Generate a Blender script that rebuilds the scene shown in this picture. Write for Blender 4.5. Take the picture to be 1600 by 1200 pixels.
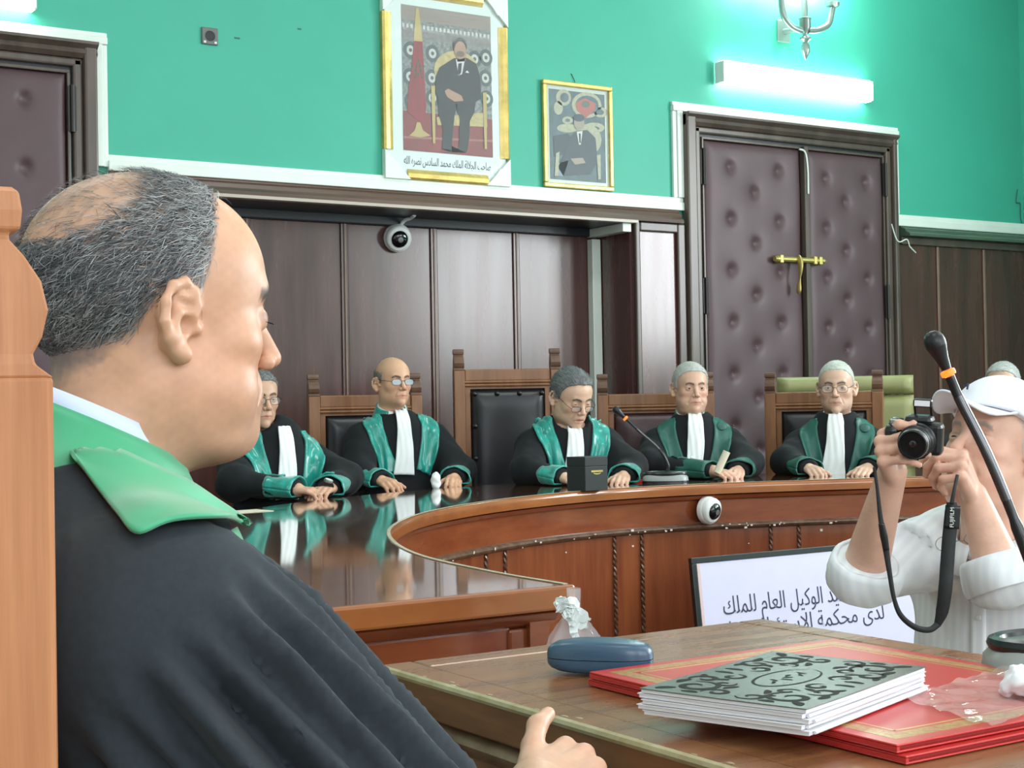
import bpy, bmesh, math, random
import numpy as np
from mathutils import Vector, Matrix
random.seed(7); rng = np.random.default_rng(7)
PI = math.pi
SC = bpy.context.scene
COL = SC.collection
for o in list(bpy.data.objects): bpy.data.objects.remove(o)

# ------------------------------------------------------------------ camera
FPX = 2350.0
CAMPOS = np.array([0.0, 0.0, 1.17])
_pit, _rol, _yaw = [math.radians(a) for a in (0.86, -1.05, 32.6)]
_F = np.array([math.sin(_yaw)*math.cos(_pit), math.cos(_yaw)*math.cos(_pit), math.sin(_pit)])
_R0 = np.array([math.cos(_yaw), -math.sin(_yaw), 0.0]); _U0 = np.cross(_R0, _F)
CR = math.cos(_rol)*_R0 + math.sin(_rol)*_U0
CU = -math.sin(_rol)*_R0 + math.cos(_rol)*_U0
CF = _F
def ray(x, y): return (x-800)/FPX*CR - (y-600)/FPX*CU + CF
def at_z(x, y, h): d = ray(x, y); return CAMPOS + d*(h-CAMPOS[2])/d[2]
def at_d(x, y, t): return CAMPOS + ray(x, y)*t
def at_y(x, y, w): d = ray(x, y); return CAMPOS + d*w/d[1]
cam = bpy.data.cameras.new('camera'); cam.sensor_width = 36.0; cam.lens = 36.0*FPX/1600.0
cam.clip_start = 0.05; cam.clip_end = 100
camo = bpy.data.objects.new('camera', cam); COL.objects.link(camo)
camo.matrix_world = Matrix(((CR[0], CU[0], -CF[0], CAMPOS[0]), (CR[1], CU[1], -CF[1], CAMPOS[1]), (CR[2], CU[2], -CF[2], CAMPOS[2]), (0, 0, 0, 1)))
SC.camera = camo

# ------------------------------------------------------------------ world, lights, exposure
world = bpy.data.worlds.new('world'); SC.world = world; world.use_nodes = True
world.node_tree.nodes['Background'].inputs[0].default_value = (0.75, 0.87, 1.0, 1)
world.node_tree.nodes['Background'].inputs[1].default_value = 1.0
SC.view_settings.view_transform = 'Standard'; SC.view_settings.look = 'None'
SC.view_settings.exposure = 0.0; SC.view_settings.gamma = 1.0; SC.view_settings.use_curve_mapping = False
def area(name, loc, rot, sx, sy, power, col=(1, 1, 1)):
    l = bpy.data.lights.new(name, 'AREA'); l.shape = 'RECTANGLE'; l.size = sx; l.size_y = sy
    l.energy = power; l.color = col
    o = bpy.data.objects.new(name, l); COL.objects.link(o); o.location = loc; o.rotation_euler = rot
    return o
WX0, WX1, WY0, WY1, FZ, CZ = -3.2, 8.80, -3.4, 7.0, -0.45, 4.6   # room extents
DAY = (0.93, 0.97, 1.0)
# daylight in the windows of the right-hand wall and of the wall behind the camera
for wy in (0.2, 2.9): area('window_daylight', (WX1-0.06, wy, 2.75), (0, math.radians(90), 0), 2.1, 1.5, 200, DAY)
for wx in (-0.8, 2.2, 5.2): area('window_daylight', (wx, WY0+0.06, 2.6), (math.radians(90), 0, 0), 1.6, 2.2, 90, DAY)
# added fill lights under the ceiling, without any fixtures
for lx, ly in ((0.6, 0.6), (3.9, 0.6), (0.6, 4.3), (3.9, 4.3), (7.0, 2.4)):
    area('ceiling_fill_light', (lx, ly, CZ-0.12), (0, 0, 0), 1.5, 0.35, 28, (0.97, 1.0, 0.98))

# ------------------------------------------------------------------ materials
MATS = {}
def mat(name, col, rough=0.5, metal=0.0, var=0.0, scale=(8, 8, 8), bump=0.0, bscale=None, spec=0.5, coat=0.0, sheen=0.0, col2=None, emit=None, estr=0.0, alpha=1.0, trans=0.0, wave=None, sss=0.0, attr=False, rvar=0.0, croul=0.08):
    if name in MATS: return MATS[name]
    m = bpy.data.materials.new(name); m.use_nodes = True
    nt = m.node_tree; N = nt.nodes; L = nt.links; b = N['Principled BSDF']
    b.inputs['Base Color'].default_value = (*col, 1); b.inputs['Roughness'].default_value = rough
    b.inputs['Metallic'].default_value = metal; b.inputs['Specular IOR Level'].default_value = spec
    b.inputs['Coat Weight'].default_value = coat; b.inputs['Coat Roughness'].default_value = croul
    b.inputs['Sheen Weight'].default_value = sheen; b.inputs['Alpha'].default_value = alpha
    b.inputs['Transmission Weight'].default_value = trans
    if sss: b.inputs['Subsurface Weight'].default_value = sss; b.inputs['Subsurface Radius'].default_value = (0.012, 0.005, 0.003); b.inputs['Subsurface Scale'].default_value = 1.0
    if emit: b.inputs['Emission Color'].default_value = (*emit, 1); b.inputs['Emission Strength'].default_value = estr
    if var or bump or col2 or wave or attr or rvar:
        tc = N.new('ShaderNodeTexCoord'); mp = N.new('ShaderNodeMapping'); mp.inputs['Scale'].default_value = scale
        L.new(tc.outputs['Object'], mp.inputs['Vector'])
        nz = N.new('ShaderNodeTexNoise'); nz.inputs['Scale'].default_value = 1.0; nz.inputs['Detail'].default_value = 6; nz.inputs['Roughness'].default_value = 0.6
        L.new(mp.outputs[0], nz.inputs['Vector']); fac = nz.outputs['Fac']
        if wave:
            wv = N.new('ShaderNodeTexWave'); wv.bands_direction = wave[0]; wv.inputs['Scale'].default_value = wave[1]; wv.inputs['Distortion'].default_value = wave[2]; wv.inputs['Detail'].default_value = 3; wv.inputs['Detail Scale'].default_value = wave[3] if len(wave) > 3 else 1.5
            L.new(mp.outputs[0], wv.inputs['Vector'])
            mx = N.new('ShaderNodeMix'); mx.inputs[0].default_value = 0.5; L.new(fac, mx.inputs[2]); L.new(wv.outputs['Fac'], mx.inputs[3]); fac = mx.outputs[0]
        cr = N.new('ShaderNodeValToRGB'); e = cr.color_ramp.elements
        if col2 is None: ca = tuple(c*(1-var) for c in col); cb = tuple(min(1, c*(1+var)) for c in col)
        else: ca, cb = col, col2
        e[0].position = 0.3; e[1].position = 0.7; e[0].color = (*ca, 1); e[1].color = (*cb, 1)
        L.new(fac, cr.inputs[0]); out = cr.outputs[0]
        if attr:
            at = N.new('ShaderNodeAttribute'); at.attribute_name = 'Col'
            mu = N.new('ShaderNodeMix'); mu.data_type = 'RGBA'; mu.blend_type = 'MULTIPLY'; mu.inputs[0].default_value = 1.0
            L.new(at.outputs['Color'], mu.inputs[6]); L.new(out, mu.inputs[7]); out = mu.outputs[2]
        L.new(out, b.inputs['Base Color'])
        if rvar:
            mr = N.new('ShaderNodeMapRange'); mr.inputs[3].default_value = max(0.02, rough-rvar); mr.inputs[4].default_value = rough+rvar
            L.new(fac, mr.inputs[0]); L.new(mr.outputs[0], b.inputs['Roughness'])
        if bump:
            src = fac
            if bscale:
                n2 = N.new('ShaderNodeTexNoise'); n2.inputs['Scale'].default_value = 1.0; n2.inputs['Detail'].default_value = 4
                m2 = N.new('ShaderNodeMapping'); m2.inputs['Scale'].default_value = bscale; L.new(tc.outputs['Object'], m2.inputs['Vector']); L.new(m2.outputs[0], n2.inputs['Vector']); src = n2.outputs['Fac']
            bp = N.new('ShaderNodeBump'); bp.inputs['Strength'].default_value = min(1, bump*10); bp.inputs['Distance'].default_value = bump*0.02
            L.new(src, bp.inputs['Height']); L.new(bp.outputs[0], b.inputs['Normal'])
    MATS[name] = m; return m
M_GREEN = mat('green_paint', (0.055, 0.40, 0.285), 0.45, var=0.05, scale=(1.5, 1.5, 1.5), bump=0.02, bscale=(60, 60, 60), spec=0.35)
M_WHITE = mat('white_gloss_paint', (0.72, 0.80, 0.74), 0.35, var=0.06, scale=(3, 3, 3))
M_CEIL = mat('ceiling_paint', (0.75, 0.78, 0.76), 0.8, var=0.03, scale=(1, 1, 1))
M_FLOOR = mat('floor_stone', (0.30, 0.26, 0.22), 0.3, var=0.15, scale=(3, 3, 3))
M_PANEL = mat('dark_varnished_panel', (0.045, 0.015, 0.012), 0.26, col2=(0.105, 0.036, 0.028), scale=(9, 9, 0.9), bump=0.012, bscale=(14, 14, 3), spec=0.6, coat=0.5, rvar=0.1, croul=0.2)
M_MOULD = mat('brown_moulding', (0.062, 0.036, 0.025), 0.3, col2=(0.125, 0.072, 0.050), scale=(1.2, 12, 12), spec=0.5, bump=0.01)
M_FRAME = mat('dark_door_frame', (0.055, 0.042, 0.035), 0.28, col2=(0.115, 0.088, 0.070), scale=(10, 10, 1.5), spec=0.5, bump=0.01)
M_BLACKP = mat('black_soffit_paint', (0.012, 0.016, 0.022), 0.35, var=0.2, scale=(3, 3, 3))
M_PAD = mat('burgundy_leatherette', (0.088, 0.050, 0.058), 0.45, var=0.1, scale=(5, 5, 5), bump=0.01, bscale=(120, 120, 120), spec=0.45)
M_BRASS = mat('brass', (0.55, 0.45, 0.16), 0.35, metal=0.7, var=0.1)
M_STEEL = mat('steel', (0.35, 0.36, 0.36), 0.3, metal=0.9, var=0.1)
M_BENCH = mat('bench_red_wood', (0.165, 0.038, 0.015), 0.2, col2=(0.28, 0.076, 0.026), scale=(3, 3, 14), bump=0.006, spec=0.5, coat=0.3, rvar=0.06)
M_BENCHV = mat('bench_panel_wood', (0.135, 0.032, 0.013), 0.24, col2=(0.255, 0.072, 0.023), scale=(14, 14, 1.4), bump=0.006, spec=0.5, coat=0.2, rvar=0.06)
M_BTOP = mat('bench_top_varnish', (0.10, 0.034, 0.015), 0.09, col2=(0.19, 0.075, 0.032), scale=(2, 9, 2), bump=0.004, bscale=(3, 18, 3), spec=0.8, coat=1.0, rvar=0.03, croul=0.05)
M_BEDGE = mat('bench_edge_wood', (0.24, 0.072, 0.021), 0.2, col2=(0.36, 0.125, 0.036), scale=(4, 4, 12), spec=0.5, coat=0.3)
M_DESK = mat('desk_wood', (0.155, 0.056, 0.020), 0.28, col2=(0.31, 0.135, 0.056), scale=(2.2, 26, 5), bump=0.010, bscale=(6, 40, 6), spec=0.5, rvar=0.1, coat=0.12)
M_DESKF = mat('desk_front_wood', (0.11, 0.042, 0.015), 0.45, col2=(0.24, 0.105, 0.04), scale=(30, 4, 30), bump=0.02, spec=0.4)
M_WORN = mat('worn_edge_varnish', (0.34, 0.27, 0.13), 0.3, col2=(0.5, 0.45, 0.28), scale=(25, 25, 25), bump=0.02)
M_CHAIR = mat('chair_brown_wood', (0.16, 0.068, 0.030), 0.35, col2=(0.29, 0.135, 0.062), scale=(18, 18, 2.5), bump=0.01, spec=0.4)
M_CHAIRD = mat('chair_dark_finial', (0.085, 0.042, 0.026), 0.35, col2=(0.16, 0.085, 0.05), scale=(18, 18, 4))
M_NCHAIR = mat('near_chair_wood', (0.34, 0.125, 0.048), 0.4, col2=(0.56, 0.25, 0.115), scale=(70, 70, 2.6), bump=0.006, spec=0.35)
M_BLEATHER = mat('black_leather', (0.014, 0.014, 0.017), 0.33, var=0.3, scale=(12, 12, 12), bump=0.02, bscale=(40, 40, 40), spec=0.5)
M_BURLEATHER = mat('dark_burgundy_leather', (0.055, 0.026, 0.030), 0.38, var=0.2, scale=(12, 12, 12), bump=0.02, bscale=(40, 40, 40))
M_OLIVE = mat('olive_leatherette', (0.27, 0.28, 0.115), 0.45, var=0.06, scale=(4, 4, 4), bump=0.01)
M_PLAST = mat('white_plastic', (0.72, 0.76, 0.74), 0.35)
M_BPLAST = mat('black_plastic', (0.010, 0.011, 0.013), 0.28)
M_GPLAST = mat('grey_plastic', (0.30, 0.33, 0.32), 0.35)
M_DGLASS = mat('black_glass', (0.004, 0.005, 0.007), 0.05, spec=0.8)
M_TUBE = mat('tube_glow', (1, 1, 1), 0.5, emit=(0.93, 1.0, 0.98), estr=20.0)
M_GLOBE = mat('globe_glow', (1, 1, 1), 0.5, emit=(0.86, 1.0, 0.97), estr=45.0)
M_LED = mat('red_led', (0.8, 0.02, 0.01), 0.4, emit=(1.0, 0.07, 0.01), estr=4.0)
M_LEDCORE = mat('orange_led_core', (0.9, 0.1, 0.02), 0.4, emit=(1.0, 0.13, 0.01), estr=2.6)
M_PAPER = mat('white_paper', (0.80, 0.80, 0.84), 0.6, var=0.02)
M_CREAM = mat('cream_paper', (0.68, 0.65, 0.50), 0.6, var=0.04)
M_INK = mat('dark_blue_ink', (0.02, 0.02, 0.06), 0.6)
M_BLACKCARD = mat('black_card', (0.016, 0.018, 0.020), 0.4, var=0.1)
M_GOLD = mat('gold_leaf', (0.62, 0.47, 0.15), 0.3, metal=0.55, var=0.25, scale=(14, 14, 14), bump=0.02)
M_RED = mat('red_leatherette', (0.55, 0.030, 0.028), 0.28, var=0.08, scale=(6, 6, 6), bump=0.006, bscale=(150, 150, 150))
M_ROBE = mat('black_robe_cloth', (0.010, 0.012, 0.014), 0.8, var=0.2, scale=(20, 20, 20), spec=0.2, sheen=0.04)
M_NROBE = mat('hazed_black_robe_cloth', (0.026, 0.033, 0.040), 0.8, var=0.12, scale=(160, 160, 160), spec=0.2, sheen=0.06, bump=0.006, bscale=(500, 500, 500))  # black cloth lifted to blue-grey: exposure haze put into the colour
M_TEAL = mat('teal_satin', (0.0, 0.18, 0.145), 0.22, col2=(0.0, 0.38, 0.31), scale=(25, 25, 8), spec=0.7, sheen=0.3, bump=0.02)
M_DKGREEN = mat('dark_green_satin', (0.010, 0.085, 0.062), 0.42, col2=(0.022, 0.13, 0.10), scale=(25, 25, 8), spec=0.5, bump=0.015)
M_NGREEN = mat('near_green_satin', (0.045, 0.34, 0.165), 0.45, col2=(0.06, 0.40, 0.205), scale=(9, 9, 9), spec=0.4, sheen=0.3)
M_LINEN = mat('white_linen', (0.80, 0.84, 0.84), 0.7, var=0.03)
M_SHIRTB = mat('pale_blue_collar', (0.60, 0.68, 0.90), 0.6, var=0.02)
M_SHIRT = mat('white_striped_shirt', (0.70, 0.76, 0.80), 0.65, var=0.03, scale=(4, 4, 4))
M_SKIN = mat('skin', (0.93, 0.93, 0.93), 0.42, col2=(1.0, 1.0, 1.0), scale=(60, 60, 60), attr=True, sss=0.08, bump=0.006, bscale=(220, 220, 220), spec=0.4)
M_HAIR = mat('hair', (0.75, 0.75, 0.75), 0.45, col2=(1, 1, 1), scale=(160, 160, 70), attr=True, bump=0.03, spec=0.4)
M_EYE = mat('eye', (1, 1, 1), 0.12, col2=(1, 1, 1), attr=True, spec=0.6)
M_LENS = mat('spectacle_lens', (0.85, 0.9, 0.9), 0.03, alpha=0.13, spec=0.9)
M_LENSB = mat('painted_reflection_lens', (0.55, 0.68, 0.78), 0.02, alpha=0.55, spec=1.0)  # blue-white window reflection put into the lens colour
M_WIRE = mat('dark_metal_wire', (0.03, 0.028, 0.027), 0.35, metal=0.5)
M_SILVERW = mat('silver_wire', (0.5, 0.5, 0.5), 0.25, metal=0.9)
M_CAP = mat('white_cotton_cap', (0.78, 0.80, 0.88), 0.75, var=0.03, scale=(10, 10, 10), bump=0.01, bscale=(300, 300, 300))
M_STRAP = mat('black_webbing', (0.018, 0.020, 0.022), 0.6, var=0.2, scale=(80, 80, 80), bump=0.01)
M_CASE = mat('blue_grey_case', (0.045, 0.095, 0.155), 0.32, var=0.08, scale=(8, 8, 8), bump=0.004, bscale=(200, 200, 200))
M_GREYCARD = mat('grey_green_laminate', (0.095, 0.112, 0.100), 0.25, var=0.08, scale=(4, 4, 4), spec=0.5)
M_ORN = mat('dark_ornament_print', (0.012, 0.010, 0.009), 0.6, spec=0.15)
M_CELLO = mat('cellophane', (0.9, 0.95, 0.97), 0.05, alpha=0.22, spec=1.0, var=0.02)
M_SLEEVE = mat('clear_plastic_sleeve', (0.75, 0.66, 0.62), 0.06, alpha=0.30, spec=1.0, bump=0.03, bscale=(14, 14, 14), var=0.1)
M_LILAC = mat('lilac_paper', (0.34, 0.28, 0.62), 0.5, var=0.2, scale=(40, 40, 40))
M_RIBBON = mat('white_ribbon', (0.82, 0.88, 0.87), 0.3)

# ------------------------------------------------------------------ mesh helpers
class MB:
    def __init__(s): s.v = []; s.f = []
    def add(s, vs, fs):
        n = len(s.v); s.v += [tuple(map(float, v)) for v in vs]; s.f += [tuple(i+n for i in f) for f in fs]; return s
    def box(s, x0, x1, y0, y1, z0, z1):
        vs = [(x, y, z) for x in (x0, x1) for y in (y0, y1) for z in (z0, z1)]
        return s.add(vs, [(0, 1, 3, 2), (4, 6, 7, 5), (0, 4, 5, 1), (2, 3, 7, 6), (0, 2, 6, 4), (1, 5, 7, 3)])
    def obox(s, c, ax, ay, az):   # oriented box: centre and half axes
        c, ax, ay, az = [np.asarray(q, float) for q in (c, ax, ay, az)]
        vs = [c+i*ax+j*ay+k*az for i in (-1, 1) for j in (-1, 1) for k in (-1, 1)]
        return s.add(vs, [(0, 1, 3, 2), (4, 6, 7, 5), (0, 4, 5, 1), (2, 3, 7, 6), (0, 2, 6, 4), (1, 5, 7, 3)])
    def prism(s, poly, fn0, fn1):   # polygon extruded between two mappings of 2-D points
        n = len(poly); a = [fn0(*q) for q in poly]; b = [fn1(*q) for q in poly]
        fs = [tuple(range(n))[::-1], tuple(range(n, 2*n))]
        fs += [(i, (i+1) % n, n+(i+1) % n, n+i) for i in range(n)]
        return s.add(a+b, fs)
    def tube(s, pts, r, n=10, cap=True, flat=None):
        pts = [np.asarray(p, float) for p in pts]; m = len(pts)
        rs = r if hasattr(r, '__len__') else [r]*m
        up = np.array([0, 0, 1.0]); vs = []; prev = None
        for i in range(m):
            t = pts[min(i+1, m-1)]-pts[max(i-1, 0)]; t = t/(np.linalg.norm(t)+1e-12)
            if prev is None:
                a = np.cross(t, up) if abs(t[2]) < 0.9 else np.cross(t, [1, 0, 0])
            else: a = prev-t*(prev@t)
            a = a/np.linalg.norm(a); prev = a; b = np.cross(t, a)
            for k in range(n):
                an = 2*PI*k/n; vs.append(pts[i]+rs[i]*(math.cos(an)*a+math.sin(an)*b*(flat or 1)))
        fs = [(i*n+k, i*n+(k+1) % n, (i+1)*n+(k+1) % n, (i+1)*n+k) for i in range(m-1) for k in range(n)]
        if cap: fs += [tuple(range(n))[::-1], tuple((m-1)*n+k for k in range(n))]
        return s.add(vs, fs)
    def lathe(s, prof, c=(0, 0, 0), axis=(0, 0, 1), n=24):   # prof: (radius, height)
        c = np.asarray(c, float); w = np.asarray(axis, float); w /= np.linalg.norm(w)
        a = np.cross(w, [0, 0, 1.0]) if abs(w[2]) < 0.9 else np.cross(w, [1.0, 0, 0]); a /= np.linalg.norm(a); b = np.cross(w, a)
        vs = [c+w*h+r*(math.cos(2*PI*k/n)*a+math.sin(2*PI*k/n)*b) for r, h in prof for k in range(n)]
        m = len(prof)
        fs = [(i*n+k, i*n+(k+1) % n, (i+1)*n+(k+1) % n, (i+1)*n+k) for i in range(m-1) for k in range(n)]
        fs += [tuple(range(n))[::-1], tuple((m-1)*n+k for k in range(n))]
        return s.add(vs, fs)
    def sweep(s, prof, path, closed=False):   # prof: list of (out, up); path: list of (point xy, normal xy)
        m = len(prof); vs = []
        for (x, y), (nx, ny) in path:
            for o, u in prof: vs.append((x+nx*o, y+ny*o, u))
        k = len(path); fs = []
        for i in range(k-1):
            for j in range(m):
                fs.append((i*m+j, (i+1)*m+j, (i+1)*m+(j+1) % m, i*m+(j+1) % m))
        fs += [tuple(range(m)), tuple((k-1)*m+j for j in range(m))[::-1]]
        return s.add(vs, fs)
    def grid(s, P):   # P: array (a,b,3)
        a, b = P.shape[:2]
        return s.add(P.reshape(-1, 3), [(i*b+j, i*b+j+1, (i+1)*b+j+1, (i+1)*b+j) for i in range(a-1) for j in range(b-1)])
    def build(s, name, m=None, parent=None, smooth=False, bevel=0.0, angle=40, solid=0.0, fix=True):
        me = bpy.data.meshes.new(name); me.from_pydata(s.v, [], s.f)
        if fix:
            bm = bmesh.new(); bm.from_mesh(me); bmesh.ops.recalc_face_normals(bm, faces=bm.faces); bm.to_mesh(me); bm.free()
        return link(name, me, m, parent, smooth, bevel, angle, solid)
def link(name, me, m=None, parent=None, smooth=False, bevel=0.0, angle=40, solid=0.0):
    o = bpy.data.objects.new(name, me); COL.objects.link(o)
    if m: me.materials.append(m)
    if parent: o.parent = parent
    if smooth:
        me.polygons.foreach_set('use_smooth', [True]*len(me.polygons))
        if angle < 180: me.set_sharp_from_angle(angle=math.radians(angle))
    if bevel:
        b = o.modifiers.new('bevel', 'BEVEL'); b.width = bevel; b.segments = 2; b.limit_method = 'ANGLE'; b.angle_limit = math.radians(40)
    if solid:
        q = o.modifiers.new('solid', 'SOLIDIFY'); q.thickness = solid; q.offset = -1
    return o
def empty(name, loc=(0, 0, 0), rz=0.0, label=None, cat=None, group=None, kind=None):
    o = bpy.data.objects.new(name, None); COL.objects.link(o); o.location = loc; o.rotation_euler = (0, 0, rz); o.empty_display_size = 0.1
    return tag(o, label, cat, group, kind)
def tag(o, label=None, cat=None, group=None, kind=None):
    if label: o['label'] = label
    if cat: o['category'] = cat
    if group: o['group'] = group
    if kind: o['kind'] = kind
    return o
def dup(o, parent=None, loc=None, rz=None):
    c = o.copy(); COL.objects.link(c)
    if parent: c.parent = parent
    if loc is not None: c.location = loc
    if rz is not None: c.rotation_euler = (0, 0, rz)
    return c
def catmull(pts, n=8):
    P = [np.asarray(p, float) for p in pts]; P = [2*P[0]-P[1]]+P+[2*P[-1]-P[-2]]; out = []
    for i in range(1, len(P)-2):
        for k in range(n):
            t = k/n; out.append(0.5*((2*P[i])+(-P[i-1]+P[i+1])*t+(2*P[i-1]-5*P[i]+4*P[i+1]-P[i+2])*t*t+(-P[i-1]+3*P[i]-3*P[i+1]+P[i+2])*t**3))
    out.append(P[-2]); return out
# Arabic text: presentation forms in visual order
_AR = {'ا': (0xfe8d, 0), 'ب': (0xfe8f, 1), 'ت': (0xfe95, 1), 'ث': (0xfe99, 1), 'ج': (0xfe9d, 1), 'ح': (0xfea1, 1), 'د': (0xfea9, 0), 'ر': (0xfead, 0), 'س': (0xfeb1, 1), 'ص': (0xfeb9, 1), 'ع': (0xfec9, 1), 'ف': (0xfed1, 1), 'ك': (0xfed9, 1), 'ل': (0xfedd, 1), 'م': (0xfee1, 1), 'ن': (0xfee5, 1), 'ه': (0xfee9, 1), 'و': (0xfeed, 0), 'ي': (0xfef1, 1), 'ى': (0xfeef, 0), 'ة': (0xfe93, 0), 'ئ': (0xfe89, 1), 'ﻻ': (0xfefb, 0)}
def arabic(s):
    s = s.replace('لا', 'ﻻ'); o = []
    for i, ch in enumerate(s):
        if ch not in _AR: o.append(ch); continue
        pv = i > 0 and s[i-1] in _AR and _AR[s[i-1]][1]; nx = _AR[ch][1] and i+1 < len(s) and s[i+1] in _AR
        o.append(chr(_AR[ch][0]+(3 if pv and nx else 1 if pv else 2 if nx else 0)))
    return ''.join(o)[::-1]
def text(name, body, size, m, parent, mtx, extrude=0.0006, align='CENTER', shear=0.0, width=None, offset=0.0, gap=None):
    c = bpy.data.curves.new(name, 'FONT'); c.body = body; c.size = size; c.align_x = align; c.extrude = extrude; c.shear = shear; c.offset = offset; c.resolution_u = 3
    t = bpy.data.objects.new(name, c); COL.objects.link(t); bpy.context.view_layer.update()
    me = bpy.data.meshes.new_from_object(t.evaluated_get(bpy.context.evaluated_depsgraph_get()))
    bpy.data.objects.remove(t)
    if width:
        xs = [v.co.x for v in me.vertices]; k = width/(max(xs)-min(xs))
        for v in me.vertices: v.co.x *= k
    me.materials.clear()
    if gap is None: o = link(name, me, m, parent); o.matrix_local = mtx; return o
    # one object per word: connected letters are grouped by the gaps between them
    n = len(me.vertices); lab = list(range(n))
    def find(i):
        while lab[i] != i: lab[i] = lab[lab[i]]; i = lab[i]
        return i
    for e in me.edges: a_, b_ = find(e.vertices[0]), find(e.vertices[1]); lab[a_] = b_
    isl = {}
    for i, v in enumerate(me.vertices): isl.setdefault(find(i), []).append(v.co.x)
    rg = sorted((min(x), max(x), k) for k, x in isl.items()); words = []
    for x0, x1, k in rg:
        if words and x0-words[-1][0] < gap: words[-1][0] = max(words[-1][0], x1); words[-1][1].add(k)
        else: words.append([x1, {k}])
    vs = [tuple(v.co) for v in me.vertices]
    for _, ks in words:
        idx = [i for i in range(n) if find(i) in ks]; mp = {j: i for i, j in enumerate(idx)}
        w = bpy.data.meshes.new(name); w.from_pydata([vs[i] for i in idx], [], [[mp[i] for i in p.vertices] for p in me.polygons if p.vertices[0] in mp]); o = link(name, w, m, parent); o.matrix_local = mtx
    return o
def frame_mtx(o, x, y):   # matrix with given origin, x axis and y axis
    x = Vector(x).normalized(); y = Vector(y).normalized(); z = x.cross(y)
    return Matrix(((x[0], y[0], z[0], o[0]), (x[1], y[1], z[1], o[1]), (x[2], y[2], z[2], o[2]), (0, 0, 0, 1)))
# ------------------------------------------------------------------ room shell
W = 7.0; AB = 7.35; AX0, AX1 = 2.36, 5.32; SOF = 2.235     # wall plane, alcove back, alcove ends, soffit height
fl = MB().box(WX0, WX1, WY0, W+0.6, FZ-0.1, FZ).build('floor', M_FLOOR); tag(fl, kind='structure')
# raised platform the bench, the chairs and the clerk's desk stand on
dais = MB().box(-1.4, 1.95, -0.6, W, FZ, 0.0).box(1.95, WX1, 4.15, W, FZ, 0.0).box(AX0, AX1, W, AB, FZ, 0.0)
tag(dais.build('floor', mat('dais_wood', (0.13, 0.06, 0.035), 0.4, var=0.2, scale=(3, 12, 3))), kind='structure')
cl = MB().box(WX0, WX1, WY0, W+0.6, CZ, CZ+0.1).build('ceiling', M_CEIL); tag(cl, kind='structure')
wb = MB().box(WX0, WX1, W, W+0.6, SOF, CZ).box(WX0, AX0, W, W+0.6, FZ, SOF).box(AX1, WX1, W, W+0.6, FZ, SOF).box(AX0, AX1, AB, W+0.6, FZ, SOF)
wall_back = wb.build('wall_back', M_GREEN); tag(wall_back, kind='structure')
def wall_with_windows(name, axis, pos, thick, a0, a1, wins):
    # solid wall along one axis with rectangular openings (a0,a1,z0,z1)
    mb = MB()
    def blk(u0, u1, z0, z1):
        if axis == 'x': mb.box(pos, pos+thick, u0, u1, z0, z1)
        else: mb.box(u0, u1, pos, pos+thick, z0, z1)
    u = a0
    for (w0, w1, z0, z1) in sorted(wins):
        blk(u, w0, FZ, CZ); blk(w0, w1, FZ, z0); blk(w0, w1, z1, CZ); u = w1
    blk(u, a1, FZ, CZ)
    return tag(mb.build(name, M_GREEN if axis == 'x' else M_CEIL), kind='structure')
RW = [(-0.55, 0.95, 1.7, 3.8), (2.15, 3.65, 1.7, 3.8)]
wall_right = wall_with_windows('wall_right', 'x', WX1, 0.25, WY0, W+0.6, RW)
BW = [(-1.6, 0.0, 1.5, 3.7), (1.4, 3.0, 1.5, 3.7), (4.4, 6.0, 1.5, 3.7)]
wall_rear = wall_with_windows('wall_front', 'y', WY0-0.25, 0.25, WX0, WX1, BW)
wall_left = tag(MB().box(WX0-0.2, WX0, WY0-0.25, W+0.6, FZ, CZ).build('wall_left', M_CEIL), kind='structure')
k = 0
for (a0, a1, z0, z1) in RW:
    k += 1; w = MB(); x = WX1+0.03
    for b0, b1 in ((a0, a0+0.06), (a1-0.06, a1), ((a0+a1)/2-0.03, (a0+a1)/2+0.03)): w.box(x, x+0.06, b0, b1, z0, z1)
    for c0, c1 in ((z0, z0+0.06), (z1-0.06, z1), (z0+1.35, z0+1.4)): w.box(x, x+0.06, a0, a1, c0, c1)
    tag(w.build('window_%d' % k, M_WHITE), kind='structure')
for (a0, a1, z0, z1) in BW:
    k += 1; w = MB(); y = WY0-0.1
    for b0, b1 in ((a0, a0+0.06), (a1-0.06, a1), ((a0+a1)/2-0.03, (a0+a1)/2+0.03)): w.box(b0, b1, y, y+0.06, z0, z1)
    for c0, c1 in ((z0, z0+0.06), (z1-0.06, z1), (z0+1.4, z0+1.45)): w.box(a0, a1, y, y+0.06, c0, c1)
    tag(w.build('window_%d' % k, M_WHITE), kind='structure')

# ------------------------------------------------------------------ wainscot on the back wall
def part(mb, name, m, parent, **kw): return mb.build(name, m, parent, **kw)
battens = [2.50, 3.06, 3.625, 4.18, 4.73, 5.20]
edges = [AX0]+battens+[AX1]
for a, b in zip(edges[:-1], edges[1:]):
    part(MB().box(a, b, AB-0.018, AB, 0, 2.18), 'panel', M_PANEL, wall_back)
for x in battens[:-1]:
    part(MB().box(x-0.022, x+0.022, AB-0.030, AB-0.017, 0, 2.18), 'batten', M_PANEL, wall_back, bevel=0.006)
    part(MB().box(x-0.006, x+0.006, AB-0.036, AB-0.029, 0, 2.18), 'batten', mat('light_bead_wood', (0.20, 0.13, 0.09), 0.3, var=0.2), wall_back, bevel=0.003)
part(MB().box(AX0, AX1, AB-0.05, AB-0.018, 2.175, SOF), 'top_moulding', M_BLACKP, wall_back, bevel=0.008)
part(MB().box(AX0, AX1, W-0.02, AB-0.018, SOF-0.012, SOF), 'soffit', M_BLACKP, wall_back)
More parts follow.
